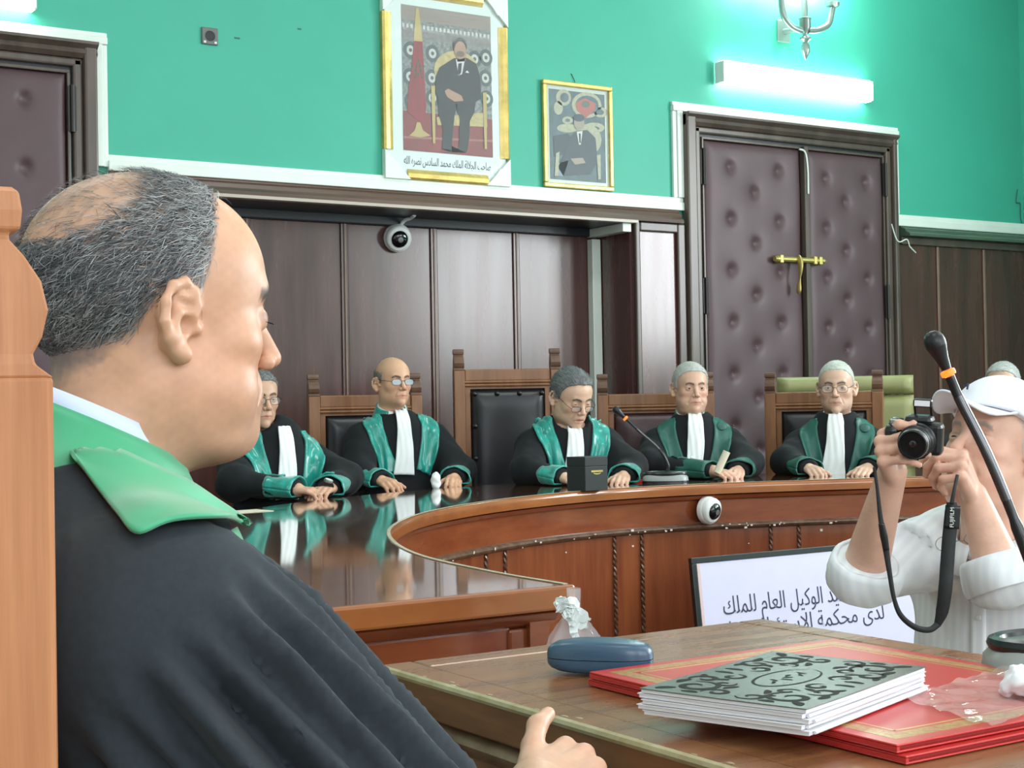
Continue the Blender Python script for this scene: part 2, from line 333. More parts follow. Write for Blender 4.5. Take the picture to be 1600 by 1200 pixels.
part(MB().box(AX1-0.014, AX1, W, AB-0.018, 0, SOF-0.012), 'panel', M_PANEL, wall_back)
part(MB().box(AX0, AX0+0.014, W, AB-0.018, 0, SOF-0.012), 'panel', M_PANEL, wall_back)
part(MB().box(AX0, AX1, W-0.075, W-0.02, SOF-0.014, SOF+0.002), 'trim_strip', mat('pale_lip', (0.45, 0.40, 0.33), 0.35), wall_back)
def mould(x0, x1, z0, z1, m, name='cornice_moulding', d=0.075):
    prof = [(0, z0), (d, z0), (d*0.95, z0+(z1-z0)*0.25), (d*0.7, z0+(z1-z0)*0.45), (d*0.62, z0+(z1-z0)*0.7), (d*0.35, z0+(z1-z0)*0.85), (d*0.3, z1), (0, z1)]
    return part(MB().sweep(prof, [((x0, W), (0, -1)), ((x1, W), (0, -1))]), name, m, wall_back, smooth=True, angle=30)
mould(2.23, 5.66, SOF, 2.318, M_MOULD)
mould(7.52, WX1, 2.245, 2.318, mat('green_stained_moulding', (0.05, 0.085, 0.06), 0.3, col2=(0.09, 0.12, 0.085), scale=(3, 20, 20)), d=0.12)
part(MB().box(7.52, WX1, W-0.05, W, 2.195, 2.245), 'frieze', M_FRAME, wall_back, bevel=0.006)
# framed panel between alcove and door
part(MB().box(AX1, 5.69, W-0.02, W, 0, SOF), 'panel', M_PANEL, wall_back)
for x0, x1, z0, z1 in ((AX1, AX1+0.035, 0, SOF), (5.635, 5.69, 0, SOF), (AX1+0.035, 5.635, SOF-0.055, SOF)):
    part(MB().box(x0, x1, W-0.045, W-0.02, z0, z1), 'panel_frame', M_FRAME, wall_back, bevel=0.008)
# panels right of the door
pe = [7.52, 7.883, 8.344, WX1]
for a, b in zip(pe[:-1], pe[1:]):
    part(MB().box(a, b, W-0.02, W, 0, 2.2), 'panel', M_PANEL, wall_back)
for x in pe[1:-1]:
    part(MB().box(x-0.012, x+0.012, W-0.032, W-0.019, 0, 2.195), 'batten', mat('light_bead_wood', (0.2, 0.13, 0.09), 0.3), wall_back, bevel=0.005)
# white cable-trunking rail following wainscot and doors
def rail(x0, x1, z0, z1, name='trunking_rail'):
    zm = z0+(z1-z0)*0.62
    part(MB().box(x0, x1, W-0.032, W, z0, zm), name, M_WHITE, wall_back, bevel=0.004)
    part(MB().box(x0, x1, W-0.022, W, zm, z1), name, M_WHITE, wall_back, bevel=0.004)
def railv(xa, xb, inner, z0, z1):   # vertical piece, inner edge nearer the door
    xm = xa+(xb-xa)*(0.4 if not inner else 0.6)
    part(MB().box(xa, xm, W-(0.022 if not inner else 0.032), W, z0, z1), 'trunking_rail', M_WHITE, wall_back, bevel=0.004)
    part(MB().box(xm, xb, W-(0.032 if not inner else 0.022), W, z0, z1), 'trunking_rail', M_WHITE, wall_back, bevel=0.004)
rail(2.225, 5.70, 2.318, 2.395); rail(7.475, WX1, 2.318, 2.395)
railv(5.630, 5.702, False, 2.395, 2.912); railv(7.477, 7.535, True, 2.395, 2.912); rail(5.630, 7.535, 2.912, 2.968)
railv(2.170, 2.228, True, 2.335, 2.912); railv(0.33, 0.40, False, 2.335, 2.912); rail(0.33, 2.228, 2.912, 2.968); rail(WX0, 0.33, 2.318, 2.395)
# white conduit in the alcove corner
tr = empty('trim_1', (5.27, AB-0.05, 1.1)); tag(tr, kind='structure')
part(MB().box(-0.031, 0.031, -0.024, 0.03, -1.1, 1.06), 'vertical_trunking', M_WHITE, tr, bevel=0.004)
part(MB().box(-0.031, 0.031, -0.33, 0.03, 1.072, 1.122), 'horizontal_trunking', M_WHITE, tr, bevel=0.004)

# ------------------------------------------------------------------ doors
def padded(x0, x1, z0, z1, tufts, y=W-0.012, d=0.035):
    nx = int((x1-x0)/0.0125); nz = int((z1-z0)/0.0125)
    X, Z = np.meshgrid(np.linspace(x0, x1, nx), np.linspace(z0, z1, nz), indexing='ij')
    e = np.minimum(np.minimum(X-x0, x1-X), np.minimum(Z-z0, z1-Z)); D = d*(1-np.exp(-e/0.018))+0.004*np.sin(9*X+1)*np.sin(7*Z)
    for tx, tz in tufts:
        r = np.hypot(X-tx, (Z-tz)*0.9); D -= 0.022*np.exp(-(r/0.028)**2)+0.006*np.exp(-(r/0.070)**2)
    P = np.stack([X, y-D, Z], -1); return MB().grid(P)
BUT = MB().lathe([(0.0005, 0.009), (0.006, 0.0075), (0.009, 0.003), (0.0095, 0)], axis=(0, -1, 0), n=10)
def door(name, leaves, frame_x0, frame_x1, label, hinge_sides):
    root = empty(name, ((frame_x0+frame_x1)/2, W, 0)); tag(root, label, 'door', kind='structure')
    ox = root.location.x
    def P(mb, nm, m, par=root, **kw):
        mb.v = [(v[0]-ox, v[1]-W, v[2]) for v in mb.v]; return mb.build(nm, m, par, **kw)
    x0 = min(l[0] for l in leaves); x1 = max(l[1] for l in leaves); zt = 2.76
    # stepped frame
    for a, b, c, dpt in ((frame_x0, x0-0.06, 2.905, 0.07), (x0-0.06, x0-0.012, 2.83, 0.045)):
        P(MB().box(a, b, W-dpt, W, 0, c), 'frame_jamb', M_FRAME, bevel=0.012)
    for a, b, c, dpt in ((x1+0.06, frame_x1, 2.905, 0.07), (x1+0.012, x1+0.06, 2.83, 0.045)):
        P(MB().box(a, b, W-dpt, W, 0, c), 'frame_jamb', M_FRAME, bevel=0.012)
    P(MB().sweep([(0, 2.83), (0.05, 2.83), (0.07, 2.85), (0.062, 2.872), (0.09, 2.892), (0.09, 2.905), (0, 2.905)], [((frame_x0, W), (0, -1)), ((frame_x1, W), (0, -1))]), 'frame_head', M_FRAME, smooth=True, angle=30)
    P(MB().box(x0-0.06, x1+0.06, W-0.045, W, zt+0.03, 2.83), 'frame_head', M_FRAME, bevel=0.01)
    P(MB().box(x0-0.01, x1+0.01, W-0.012, W-0.002, 0, zt+0.03), 'backing', M_BLACKP)
    bme = None
    for (a, b, cols, zA, zB) in leaves:
        tf = [(cols[0], zA-0.315*k) for k in range(9)]+[(cols[2], zA-0.315*k) for k in range(9)]+[(cols[1], zB-0.315*k) for k in range(9)]
        lf = P(padded(a+0.012, b-0.012, 0.02, zt, tf), 'padded_leaf', M_PAD, smooth=True, angle=180, fix=False)
        lf.modifiers.new('solid', 'SOLIDIFY').thickness = -0.02
        for tx, tz in tf:
            if tz < 0.6: continue
            if bme is None:
                q = BUT.build('tuft_button', M_PAD, lf, smooth=True); bme = q
            else: q = dup(bme, lf)
            q.location = (tx-ox, -0.014, tz)
        P(MB().box(a, a+0.014, W-0.04, W-0.01, 0, zt+0.005), 'edge_strip', M_FRAME, bevel=0.003)
        P(MB().box(b-0.014, b, W-0.04, W-0.01, 0, zt+0.005), 'edge_strip', M_FRAME, bevel=0.003)
        P(MB().box(a, b, W-0.04, W-0.01, zt-0.004, zt+0.012), 'edge_strip', M_FRAME, bevel=0.003)
    for hx, hz in hinge_sides:
        P(MB().tube([(hx, W-0.05, hz-0.11), (hx, W-0.05, hz+0.11)], 0.011, 8).box(hx-0.02, hx+0.02, W-0.046, W-0.036, hz-0.105, hz+0.105), 'hinge', M_WIRE)
    return root, P
zA = at_y(1134, 262, W)[2]; zB = at_y(1172, 302, W)[2]
d1, P1 = door('door_1', [(5.835, 6.655, (6.055, 6.250, 6.450), zA, zB), (6.662, 7.378, (6.850, 7.020, 7.205), zA-0.02, zB-0.015)], 5.70, 7.478, 'tufted burgundy leatherette double door with brass bolt', [(5.84, at_y(1092, 262, W)[2]), (5.84, at_y(1095, 463, W)[2]), (7.378, at_y(1371, 282, W)[2]), (7.378, at_y(1373, 472, W)[2])])
P1(MB().box(6.635, 6.672, W-0.075, W-0.03, 0, 2.77), 'meeting_stile', M_FRAME, bevel=0.006)
bz = at_y(1232, 408, W)[2]; yb = W-0.085
bolt = P1(MB().tube([(6.36, yb, bz), (6.77, yb, bz)], 0.017, 12).tube([(6.77, yb, bz), (6.80, yb, bz)], [0.015, 0.003], 12).tube([(6.37, yb, bz), (6.40, yb, bz)], 0.021, 12), 'bolt', M_BRASS, smooth=True)
h = MB().tube(catmull([(6.548, yb-0.01, bz+0.025), (6.545, yb-0.03, bz-0.03), (6.54, yb-0.03, bz-0.11), (6.538, yb-0.02, bz-0.17), (6.536, yb-0.02, bz-0.215)], 5), [0.012, 0.018, 0.021, 0.023, 0.024, 0.024, 0.022, 0.020, 0.016, 0.012, 0.008, 0.008, 0.010, 0.014, 0.018, 0.020, 0.021, 0.021, 0.020, 0.016, 0.008], 12, flat=0.5)
P1(h, 'handle', M_BRASS, bolt, smooth=True)
for bx in (6.405, 6.69, 6.735):
    P1(MB().box(bx-0.014, bx+0.014, yb-0.02, W-0.045, bz-0.026, bz+0.026), 'keeper', M_BRASS, bolt, bevel=0.005)
d2, P2 = door('door_2', [(1.23, 2.045, (1.42, 1.62, 1.835), at_y(45, 158, W)[2], at_y(45, 158, W)[2]+0.16), (0.505, 1.222, (0.69, 0.87, 1.04), 2.5, 2.66)], 0.40, 2.168, 'tufted burgundy leatherette door at the far left behind the seated man', [(2.052, at_y(104, 172, W)[2]), (2.052, 1.2)])

# ------------------------------------------------------------------ bench
BZ = 0.82
ctl = [(1.675, 2.43), (1.685, 2.72), (1.74, 3.12), (1.88, 3.53), (2.10, 3.95), (2.42, 4.36), (2.80, 4.68), (3.25, 4.92), (3.72, 5.05), (4.20, 5.04), (4.70, 4.90), (5.20, 4.72), (5.75, 4.56), (6.35, 4.40), (7.0, 4.25)]
pth = catmull(ctl, 10); pth = [p for p in pth]
def with_normals(P):
    out = []
    for i, p in enumerate(P):
        t = P[min(i+1, len(P)-1)]-P[max(i-1, 0)]; t = t/np.linalg.norm(t); n = np.array([-t[1], t[0]])
        if i == 0: n = np.array([-1.0, 0.0])
        out.append((p, n))
    return out
PN = with_normals(pth)
bench = empty('judges_bench', (3.7, 5.1, 0)); tag(bench, 'curved varnished red wood judges bench with glossy top', 'bench')
def BP(mb, nm, m, par=bench, **kw):
    mb.v = [(v[0]-3.7, v[1]-5.1, v[2]) for v in mb.v]; return mb.build(nm, m, par, **kw)
BW_ = 0.72
top = BP(MB().sweep([(0.012, BZ), (BW_, BZ), (BW_, BZ-0.045), (0.012, BZ-0.045)], PN), 'worktop', M_BTOP, smooth=True, angle=30)
BP(MB().sweep([(0.012, BZ-0.002), (0.012, BZ+0.001), (0.004, BZ+0.001), (-0.004, BZ-0.005), (-0.006, BZ-0.02), (-0.002, BZ-0.045), (0.012, BZ-0.047)], PN), 'nosing', M_BEDGE, top, smooth=True, angle=50)
BP(MB().sweep([(0.0, BZ+0.0012), (0.010, BZ+0.0012), (0.010, BZ+0.0022), (0.0, BZ+0.0022)], PN), 'worn_edge_line', mat('pale_edge_wear', (0.52, 0.50, 0.36), 0.25, var=0.2, scale=(20, 20, 20)), top)
BP(MB().sweep([(0.035, BZ-0.045), (0.012, BZ-0.052), (0.022, BZ-0.066), (0.045, BZ-0.075), (0.05, BZ-0.178), (0.09, BZ-0.178), (0.09, BZ-0.045)], PN), 'fascia', M_BENCH, smooth=True, angle=30)
BP(MB().sweep([(0.05, BZ-0.174), (0.03, BZ-0.178), (0.024, BZ-0.187), (0.03, BZ-0.196), (0.05, BZ-0.204), (0.09, BZ-0.204), (0.09, BZ-0.174)], PN), 'bead_moulding', mat('worn_bead', (0.06, 0.03, 0.018), 0.3, col2=(0.20, 0.12, 0.08), scale=(30, 30, 30), bump=0.03), smooth=True, angle=50)
BP(MB().sweep([(BW_-0.06, BZ-0.045), (BW_-0.02, BZ-0.045), (BW_-0.02, BZ-0.13), (BW_-0.06, BZ-0.13)], PN), 'back_apron', M_BENCH)
# end face nearest the camera: nosing, cove and panel
ex0, ex1, ey = 1.675-BW_, 1.675, 2.43
BP(MB().box(ex0, ex1+0.006, ey-0.02, ey+0.004, BZ-0.046, BZ+0.001), 'nosing', M_BEDGE, top, bevel=0.006)
BP(MB().sweep([(0, BZ-0.046), (0.012, BZ-0.05), (0.0, BZ-0.066), (-0.02, BZ-0.078), (-0.03, BZ-0.078), (-0.03, BZ-0.046)], [((ex0, ey), (0, -1)), ((ex1-0.03, ey), (0, -1))]), 'cove_moulding', M_BENCH, smooth=True, angle=50)
BP(MB().box(ex0, ex1-0.055, ey+0.02, ey+0.045, FZ, BZ-0.076), 'end_panel', M_BENCH, bevel=0.003)
BP(MB().box(ex1-0.13, ex1-0.05, ey+0.012, ey+0.045, FZ, BZ-0.078), 'corner_post', M_BENCH, bevel=0.006)
# front panels divided by rope-twist beads
def px_of(p, z):
    q = np.array([p[0], p[1], z])-CAMPOS; return 800+FPX*(q@CR)/(q@CF)
S = np.concatenate([[0], np.cumsum([np.linalg.norm(b-a) for a, b in zip(pth[:-1], pth[1:])])])
pxs = np.array([px_of(p+0.06*n, 0.5) for p, n in PN])
i0 = int(np.argmin(pxs))
def s_at(px): return float(np.interp(px, pxs[i0:], S[i0:]))
def on_path(s):
    x = np.interp(s, S, [p[0] for p in pth]); y = np.interp(s, S, [p[1] for p in pth])
    nx = np.interp(s, S, [n[0] for _, n in PN]); ny = np.interp(s, S, [n[1] for _, n in PN]); n = np.array([nx, ny]); return np.array([x, y]), n/np.linalg.norm(n)
beads = [0.25, 0.36, 1.25, 1.36]+[s_at(q) for q in (757, 787, 959, 1002, 1204, 1248)]
g = beads[-1]-beads[-2]; w_ = beads[-2]-beads[-3]; beads += [beads[-1]+w_, beads[-1]+w_+g, beads[-1]+2*w_+g]
beads = sorted(beads); segs = [0.02]+beads+[S[-1]-0.02]
for a, b in zip(segs[:-1], segs[1:]):
    n = max(2, int((b-a)/0.06)+2)
    BP(MB().sweep([(0.055, BZ-0.2), (0.075, BZ-0.2), (0.075, FZ), (0.055, FZ)], [on_path(s) for s in np.linspace(a+0.004, b-0.004, n)]), 'front_panel', M_BENCHV, smooth=True, angle=30)
for s in beads:
    p, n = on_path(s); t = np.array([n[1], -n[0]]); q = p+0.052*n; mb = MB()
    zs = np.arange(FZ, BZ-0.2, 0.012)
    for dsg in (0, 1):
        pts = [(q[0]+t[0]*0.005*math.cos(z*130+dsg*PI)-n[0]*0.004*math.sin(z*130+dsg*PI), q[1]+t[1]*0.005*math.cos(z*130+dsg*PI)-n[1]*0.004*math.sin(z*130+dsg*PI), z) for z in zs]
        mb.tube(pts, 0.0065, 5)
    BP(mb, 'rope_bead', mat('rope_bead_wood', (0.10, 0.035, 0.016), 0.3, var=0.3, scale=(60, 60, 60)), smooth=True)

# ------------------------------------------------------------------ clerk's desk in the foreground
DZ = 0.80; DX0, DX1, DY0, DY1 = 1.005, 1.742, 0.45, 1.945
desk = empty('front_desk', ((DX0+DX1)/2, (DY0+DY1)/2, 0)); tag(desk, 'worn brown wooden desk in the foreground with chipped front edge', 'desk')
def DP(mb, nm, m, par=desk, **kw):
    cx, cy = (DX0+DX1)/2, (DY0+DY1)/2; mb.v = [(v[0]-cx, v[1]-cy, v[2]) for v in mb.v]; return mb.build(nm, m, par, **kw)
bw = 0.055
dt = DP(MB().box(DX0+bw, DX1-bw, DY0+bw, DY1-bw, DZ-0.03, DZ-0.001), 'top_panel', M_DESK)
for x0, x1, y0, y1 in ((DX0, DX0+bw, DY0, DY1), (DX1-bw, DX1, DY0, DY1), (DX0+bw+0.0005, DX1-bw-0.0005, DY1-bw, DY1), (DX0+bw+0.0005, DX1-bw-0.0005, DY0, DY0+bw)):
    DP(MB().box(x0, x1, y0, y1, DZ-0.05, DZ), 'border_board', M_DESK, bevel=0.004)
for x0, x1, y0, y1 in ((DX0-0.006, DX0, DY0, DY1), (DX1, DX1+0.006, DY0, DY1), (DX0-0.006, DX1+0.006, DY1, DY1+0.006)):
    DP(MB().box(x0, x1, y0, y1, DZ-0.052, DZ-0.004), 'edge_band', M_DESKF, bevel=0.003)
DP(MB().tube([(DX0-0.002, DY0, DZ-0.0035), (DX0-0.002, DY1, DZ-0.0035)], 0.0062, 8), 'worn_edge', M_WORN, smooth=True)
DP(MB().sweep([(0, DZ-0.058), (0.014, DZ-0.062), (0.018, DZ-0.07), (0.012, DZ-0.082), (0.002, DZ-0.088), (0, DZ-0.09)], [((DX0+0.012, DY0), (-1, 0)), ((DX0+0.012, DY1), (-1, 0))]), 'edge_moulding', mat('scuffed_moulding', (0.10, 0.05, 0.025), 0.35, col2=(0.30, 0.20, 0.13), scale=(14, 14, 14), bump=0.03), smooth=True, angle=50)
DP(MB().box(DX0+0.012, DX0+0.03, DY0, DY1-0.01, 0.0, DZ-0.05), 'side_panel', M_DESKF)
DP(MB().box(DX1-0.03, DX1-0.012, DY0, DY1-0.01, 0.0, DZ-0.05), 'side_panel', M_DESKF)
DP(MB().box(DX0+0.03, DX1-0.03, DY1-0.03, DY1-0.012, 0.0, DZ-0.05), 'back_panel', M_DESKF)
for i in range(16):   # chips of bare wood along the front edge
    y = random.uniform(1.0, DY1-0.1); x = DX0+random.uniform(0.0, 0.02); s = random.uniform(0.002, 0.006)
    DP(MB().prism([(math.cos(a)*s*random.uniform(0.6, 1.2)*0.6, math.sin(a)*s*random.uniform(0.7, 1.6)) for a in np.linspace(0, 2*PI, 7)[:-1]], lambda u, v: (x+u, y+v, DZ-0.0005), lambda u, v: (x+u, y+v, DZ+0.0004)), 'chip', M_WORN)

# pale chips along the bench bead and panels (too small to pick apart singly)
chm = MB()
for i in range(70):
    s_ = random.uniform(1.6, S[-1]-1.2); p_, n_ = on_path(s_); z_ = BZ-0.187+random.choice([random.uniform(-0.012, 0.010)]*5+[random.uniform(-0.10, -0.02)]); o_ = 0.022 if z_ > BZ-0.2 else 0.053
    t_ = np.array([n_[1], -n_[0]]); q_ = np.array([*(p_+n_*o_), z_]); r_ = random.uniform(0.0018, 0.005)
    chm.obox(q_, np.array([t_[0], t_[1], 0])*r_*random.uniform(0.6, 2.0), np.array([n_[0], n_[1], 0])*0.0012, np.array([0, 0, 1])*r_*random.uniform(0.4, 1.2))
ch_ = BP(chm, 'varnish_chips', mat('chip_white', (0.62, 0.55, 0.48), 0.5)); ch_['kind'] = 'stuff'
# ------------------------------------------------------------------ wall fixtures
def tube_light(x0, x1, z0, z1, label):
    cx = (x0+x1)/2; t = empty('fluorescent_light', (cx, W, (z0+z1)/2)); tag(t, label, 'wall light', 'fluorescent wall lights')
    hw = (x1-x0)/2; hz = (z1-z0)/2
    MB().box(-hw+0.04, hw-0.04, -0.03, -0.001, -hz*0.7, hz*0.7).build('back_plate', M_PLAST, t, bevel=0.004)
    MB().sweep([(0.03, -hz), (0.075, -hz), (0.092, -hz*0.6), (0.095, 0), (0.092, hz*0.6), (0.075, hz), (0.03, hz)], [((-hw+0.012, 0), (0, -1)), ((hw-0.012, 0), (0, -1))]).build('diffuser', M_TUBE, t, smooth=True, angle=50)
    for s in (-1, 1):
        MB().box(min(s*(hw-0.012), s*hw), max(s*(hw-0.012), s*hw), -0.09, -0.005, -hz*0.96, hz*0.96).build('end_cap', M_PLAST, t, bevel=0.006)
    return t
tube_light(5.975, 7.245, 3.105, 3.24, 'lit white fluorescent light above the right-hand padded door')
tube_light(0.61, 1.885, 3.02, 3.155, 'lit white fluorescent light above the left-hand padded door')
# wall sconce: plate, hub, finial, stem, two arms with glowing globes
sY = W-0.16
def sp(x, y): p = at_y(x, y, sY); return np.array([p[0], p[1]-W, p[2]])
scn = empty('wall_sconce', (6.6, W, 3.5)); tag(scn, 'pewter two arm wall sconce with glowing globes', 'wall light')
def so(q): return (q[0]-6.6, q[1], q[2]-3.5)
hub = sp(1258, 44)
bp = at_y(1222, 49, W)
MB().box(bp[0]-6.6-0.045, bp[0]-6.6+0.055, -0.012, 0, bp[2]-3.5-0.07, bp[2]-3.5+0.07).build('back_plate', mat('pewter', (0.25, 0.33, 0.30), 0.3, metal=0.5, var=0.1), scn, bevel=0.012)
MP = MATS['pewter']
MB().tube([(bp[0]-6.6+0.01, -0.005, bp[2]-3.5), so(hub)], 0.018, 10).build('bracket', MP, scn, smooth=True)
tip = sp(1251, 93)
zz = hub[2]-3.5; hh = hub[2]-tip[2]
MB().lathe([(0.0015, -hh), (0.012, -hh*0.9), (0.028, -hh*0.72), (0.026, -hh*0.55), (0.014, -hh*0.44), (0.036, -hh*0.36), (0.034, -hh*0.30), (0.014, -hh*0.22), (0.02, -hh*0.1), (0.036, 0.0), (0.036, 0.05), (0.042, 0.058), (0.02, 0.068), (0.019, 0.42)], so(hub)).build('hub_and_finial', MP, scn, smooth=True, angle=50)
for ex, xs in ((1302, [(1262, 48), (1278, 47), (1294, 38), (1299, 20), (1301, 10)]), (1221, [(1252, 48), (1238, 42), (1226, 28), (1222, 10), (1221, -6)])):
    pts = catmull([so(sp(*q)) for q in xs], 6)
    MB().tube(pts, 0.021, 10).build('arm', MP, scn, smooth=True)
    e = np.array(pts[-1]); MB().lathe([(0.022, -0.01), (0.042, 0.0), (0.046, 0.02), (0.03, 0.03), (0.02, 0.05), (0.05, 0.06), (0.05, 0.066)], e).build('cup', MP, scn, smooth=True, angle=50)
    MB().lathe([(0.04, 0.066), (0.075, 0.085), (0.10, 0.12), (0.11, 0.17), (0.10, 0.22), (0.07, 0.26), (0.03, 0.28), (0.001, 0.285)], e).build('globe', M_GLOBE, scn, smooth=True)
# wall socket
o = at_y(327, 57, W); sk = empty('wall_socket', (o[0], W, o[2])); tag(sk, 'small dark grey wall socket on the green wall', 'socket')
MB().box(-0.042, 0.042, -0.012, 0, -0.042, 0.042).build('plate', mat('socket_grey', (0.13, 0.14, 0.13), 0.4), sk, bevel=0.004)
MB().lathe([(0.026, 0.0125), (0.026, 0.0135), (0.021, 0.0135), (0.020, 0.012)], axis=(0, -1, 0)).build('recess_ring', M_BPLAST, sk, smooth=True)
for s in (-1, 1): MB().box(s*0.028-0.006, s*0.028+0.006, -0.014, -0.011, -0.036, -0.026).build('screw_cover', M_PLAST, sk)
# paint blemishes above: a hook-like mark
mk = MB()
for x, y, l in ((366, 59, 0.03), (465, 45, 0.02)):
    p = at_y(x, y, W); mk.box(p[0], p[0]+l, -0.002+W, W, p[2]-0.004, p[2]+0.004)
mk.build('paint_mark', mat('dark_mark', (0.03, 0.14, 0.11), 0.6), wall_back)
# surveillance cameras
def cctv(name, loc, nrm, r, label):
    t = empty(name, loc); tag(t, label, 'security camera'); n = np.asarray(nrm, float); n /= np.linalg.norm(n)
    MB().lathe([(r, 0.0), (r, r*0.35), (r*0.96, r*0.42)], (0, 0, 0), n, 32).build('base', M_PLAST, t, smooth=True, angle=40)
    look = n+np.array([0.10, 0, -0.22]); look /= np.linalg.norm(look)
    MB().lathe([(r*0.94, -r*0.3), (r*0.94, r*0.12), (r*0.88, r*0.3), (r*0.78, r*0.37), (r*0.62, r*0.39)], n*r*0.4, look, 32).build('housing_ring', M_PLAST, t, smooth=True, angle=50)
    e = MB().lathe([(r*0.62, r*0.30), (r*0.6, r*0.45), (r*0.5, r*0.56), (r*0.3, r*0.64), (r*0.02, r*0.66)], n*r*0.4, look, 28).build('lens_ball', M_DGLASS, t, smooth=True)
    MB().lathe([(r*0.16, 0.64*r), (r*0.2, 0.665*r), (r*0.1, 0.68*r), (0.001, 0.67*r)], n*r*0.4, look, 20).build('lens', M_STEEL, e, smooth=True)
    return t
c1 = at_y(620, 372, AB-0.03); k1 = cctv('dome_camera', c1, (-0.28, -1, -0.12), 0.078, 'white dome security camera under the alcove soffit')
MB().tube(catmull([(0.0, 0.015, 0.03), (0.02, -0.05, 0.09), (0.035, -0.10, 0.10), (0.03, -0.15, 0.11)], 5), 0.010, 8).build('cable', M_PLAST, k1, smooth=True)
sq = float(np.interp(1098, pxs[i0:], S[i0:])); pq, nq = on_path(sq); pq = pq+0.020*nq
cctv('dome_camera', (pq[0], pq[1], BZ-0.115), (-nq[0]*0.9+0.25, -nq[1], 0.02), 0.060, 'white dome security camera on the front of the curved bench')
# loose white wire right of the door, thin wires on the wall
p0 = at_y(1390, 352, W-0.13)
def wall_wire(name, px, y, r, m, label):
    P = [at_y(a, b, y) for a, b in px]; P = catmull(P, 4); o = P[0]
    t = MB().tube([q-o for q in P], r, 6).build(name, m, None, smooth=True); t.location = o; return tag(t, label, 'wire')
wall_wire('loose_wire', [(1393, 350), (1400, 372), (1406, 378), (1417, 374), (1421, 384), (1424, 388), (1431, 395)], W-0.135, 0.004, M_WHITE, 'kinked white wire hanging from the moulding right of the door')
wall_wire('loose_wire', [(1249, 233), (1258, 238), (1262, 262), (1263, 303)], W-0.08, 0.006, M_WHITE, 'white cord hanging over the top of the padded door')
wall_wire('thin_cable', [(1590, 296), (1588, 316), (1594, 318), (1595, 340), (1598, 352)], W-0.01, 0.003, mat('dark_green_cable', (0.02, 0.10, 0.07), 0.5), 'thin dark cable on the green wall at the right corner')

# ------------------------------------------------------------------ framed portraits
def layer(parent, name, poly, k, m, pw, ph):
    # one flat printed shape; polygon in print fractions, thickness a fraction of a millimetre
    y = -0.0006*k
    return MB().prism([(u*pw, v*ph) for u, v in poly], lambda u, v: (u, y, v), lambda u, v: (u, y-0.0004, v)).build(name, m, parent)
def ell2(cx, cy, rx, ry, n=18, a0=0, a1=2*PI): return [(cx+rx*math.cos(t), cy+ry*math.sin(t)) for t in np.linspace(a0, a1, n, endpoint=(a1-a0) < 6)]
def pm(n, c, r=0.45, **kw): return mat('print_'+n, c, r, **kw)
def picture(name, x0, x1, z0, z1, label):
    t = empty(name, ((x0+x1)/2, W, z0)); tag(t, label, 'picture'); return t, (x1-x0), (z1-z0)
pic, pwid, phei = picture('framed_portrait', 3.690, 4.470, 2.380, 3.415, 'large framed portrait with gold and white frame')
hw = pwid/2; fw = 0.058
MB().box(-hw+0.02, hw-0.02, -0.02, -0.001, 0.02, phei-0.02).build('mount_board', mat('mount_board', (0.62, 0.72, 0.70), 0.3), pic)
gp = [(0, 0.0), (0.03, 0.0), (0.038, 0.012), (0.034, 0.035), (0.026, 0.05), (0.022, fw), (0, fw)]
def fr(name, m, a, b):   # frame piece along one side: a,b in board coordinates, straight
    (ax, az), (bx, bz) = a, b; L_ = math.hypot(bx-ax, bz-az); tx, tz = (bx-ax)/L_, (bz-az)/L_; nx, nz = -tz, tx
    vs = []; fs = []
    for s in (0, L_):
        for o_, w in gp: vs.append((ax+tx*s+nx*w, -o_, az+tz*s+nz*w))
    n = len(gp); fs = [(j, n+j, n+(j+1) % n, (j+1) % n) for j in range(n)]+[tuple(range(n)), tuple(range(n, 2*n))[::-1]]
    return MB().add(vs, fs).build(name, m, pic)
cs = 0.155
fr('gilded_side', M_GOLD, (-hw+cs*0.9, 0), (hw-cs*0.9, 0)); fr('gilded_side', M_GOLD, (hw, cs), (hw, phei-cs)); fr('gilded_side', M_GOLD, (hw-cs, phei), (-hw+cs, phei)); fr('gilded_side', M_GOLD, (-hw, phei-cs), (-hw, cs))
for sx, sz in ((-1, 0), (1, 0), (-1, 1), (1, 1)):
    zf = (lambda v: v) if sz == 0 else (lambda v: phei-v)
    poly = [(0, 0), (cs, 0), (cs*0.62, fw), (fw+0.012, cs*0.60), (fw, cs*0.62), (0, cs)]
    MB().prism(poly, lambda u, v: (sx*(hw-u), -0.001, zf(v)), lambda u, v: (sx*(hw-u), -0.041, zf(v))).build('white_corner', M_WHITE, pic, bevel=0.003)
pr = bpy.data.objects.new('print', None); COL.objects.link(pr); pr.parent = pic
PWd, PHt = 0.555, 0.775
pr.location = (3.81-4.08, -0.0215, 2.537-2.38)
def L1(name, poly, k, m): return layer(pr, name, poly, k, m, PWd, PHt)
def Z2(pts): return [((x-240)/495, 1-((y-30-(x-240)*0.10)/825)) for x, y in pts]   # crop pixels to print fractions
L1('backdrop', [(0, 0), (1, 0), (1, 1), (0, 1)], 0, pm('wall', (0.30, 0.32, 0.30), col2=(0.08, 0.09, 0.09), scale=(55, 55, 55)))
L1('cornice', [(0, 0.90), (1, 0.90), (1, 1), (0, 1)], 1, pm('cornice', (0.26, 0.22, 0.19), var=0.15, scale=(3, 3, 60)))
L1('cornice_band', [(0, 0.78), (1, 0.78), (1, 0.83), (0, 0.83)], 1, pm('band', (0.16, 0.15, 0.145), var=0.3, scale=(40, 40, 40)))
for i in range(22): L1('dentil', [(i/22+0.008, 0.845), (i/22+0.030, 0.845), (i/22+0.030, 0.872), (i/22+0.008, 0.872)], 1, pm('dentil', (0.50, 0.50, 0.48)))
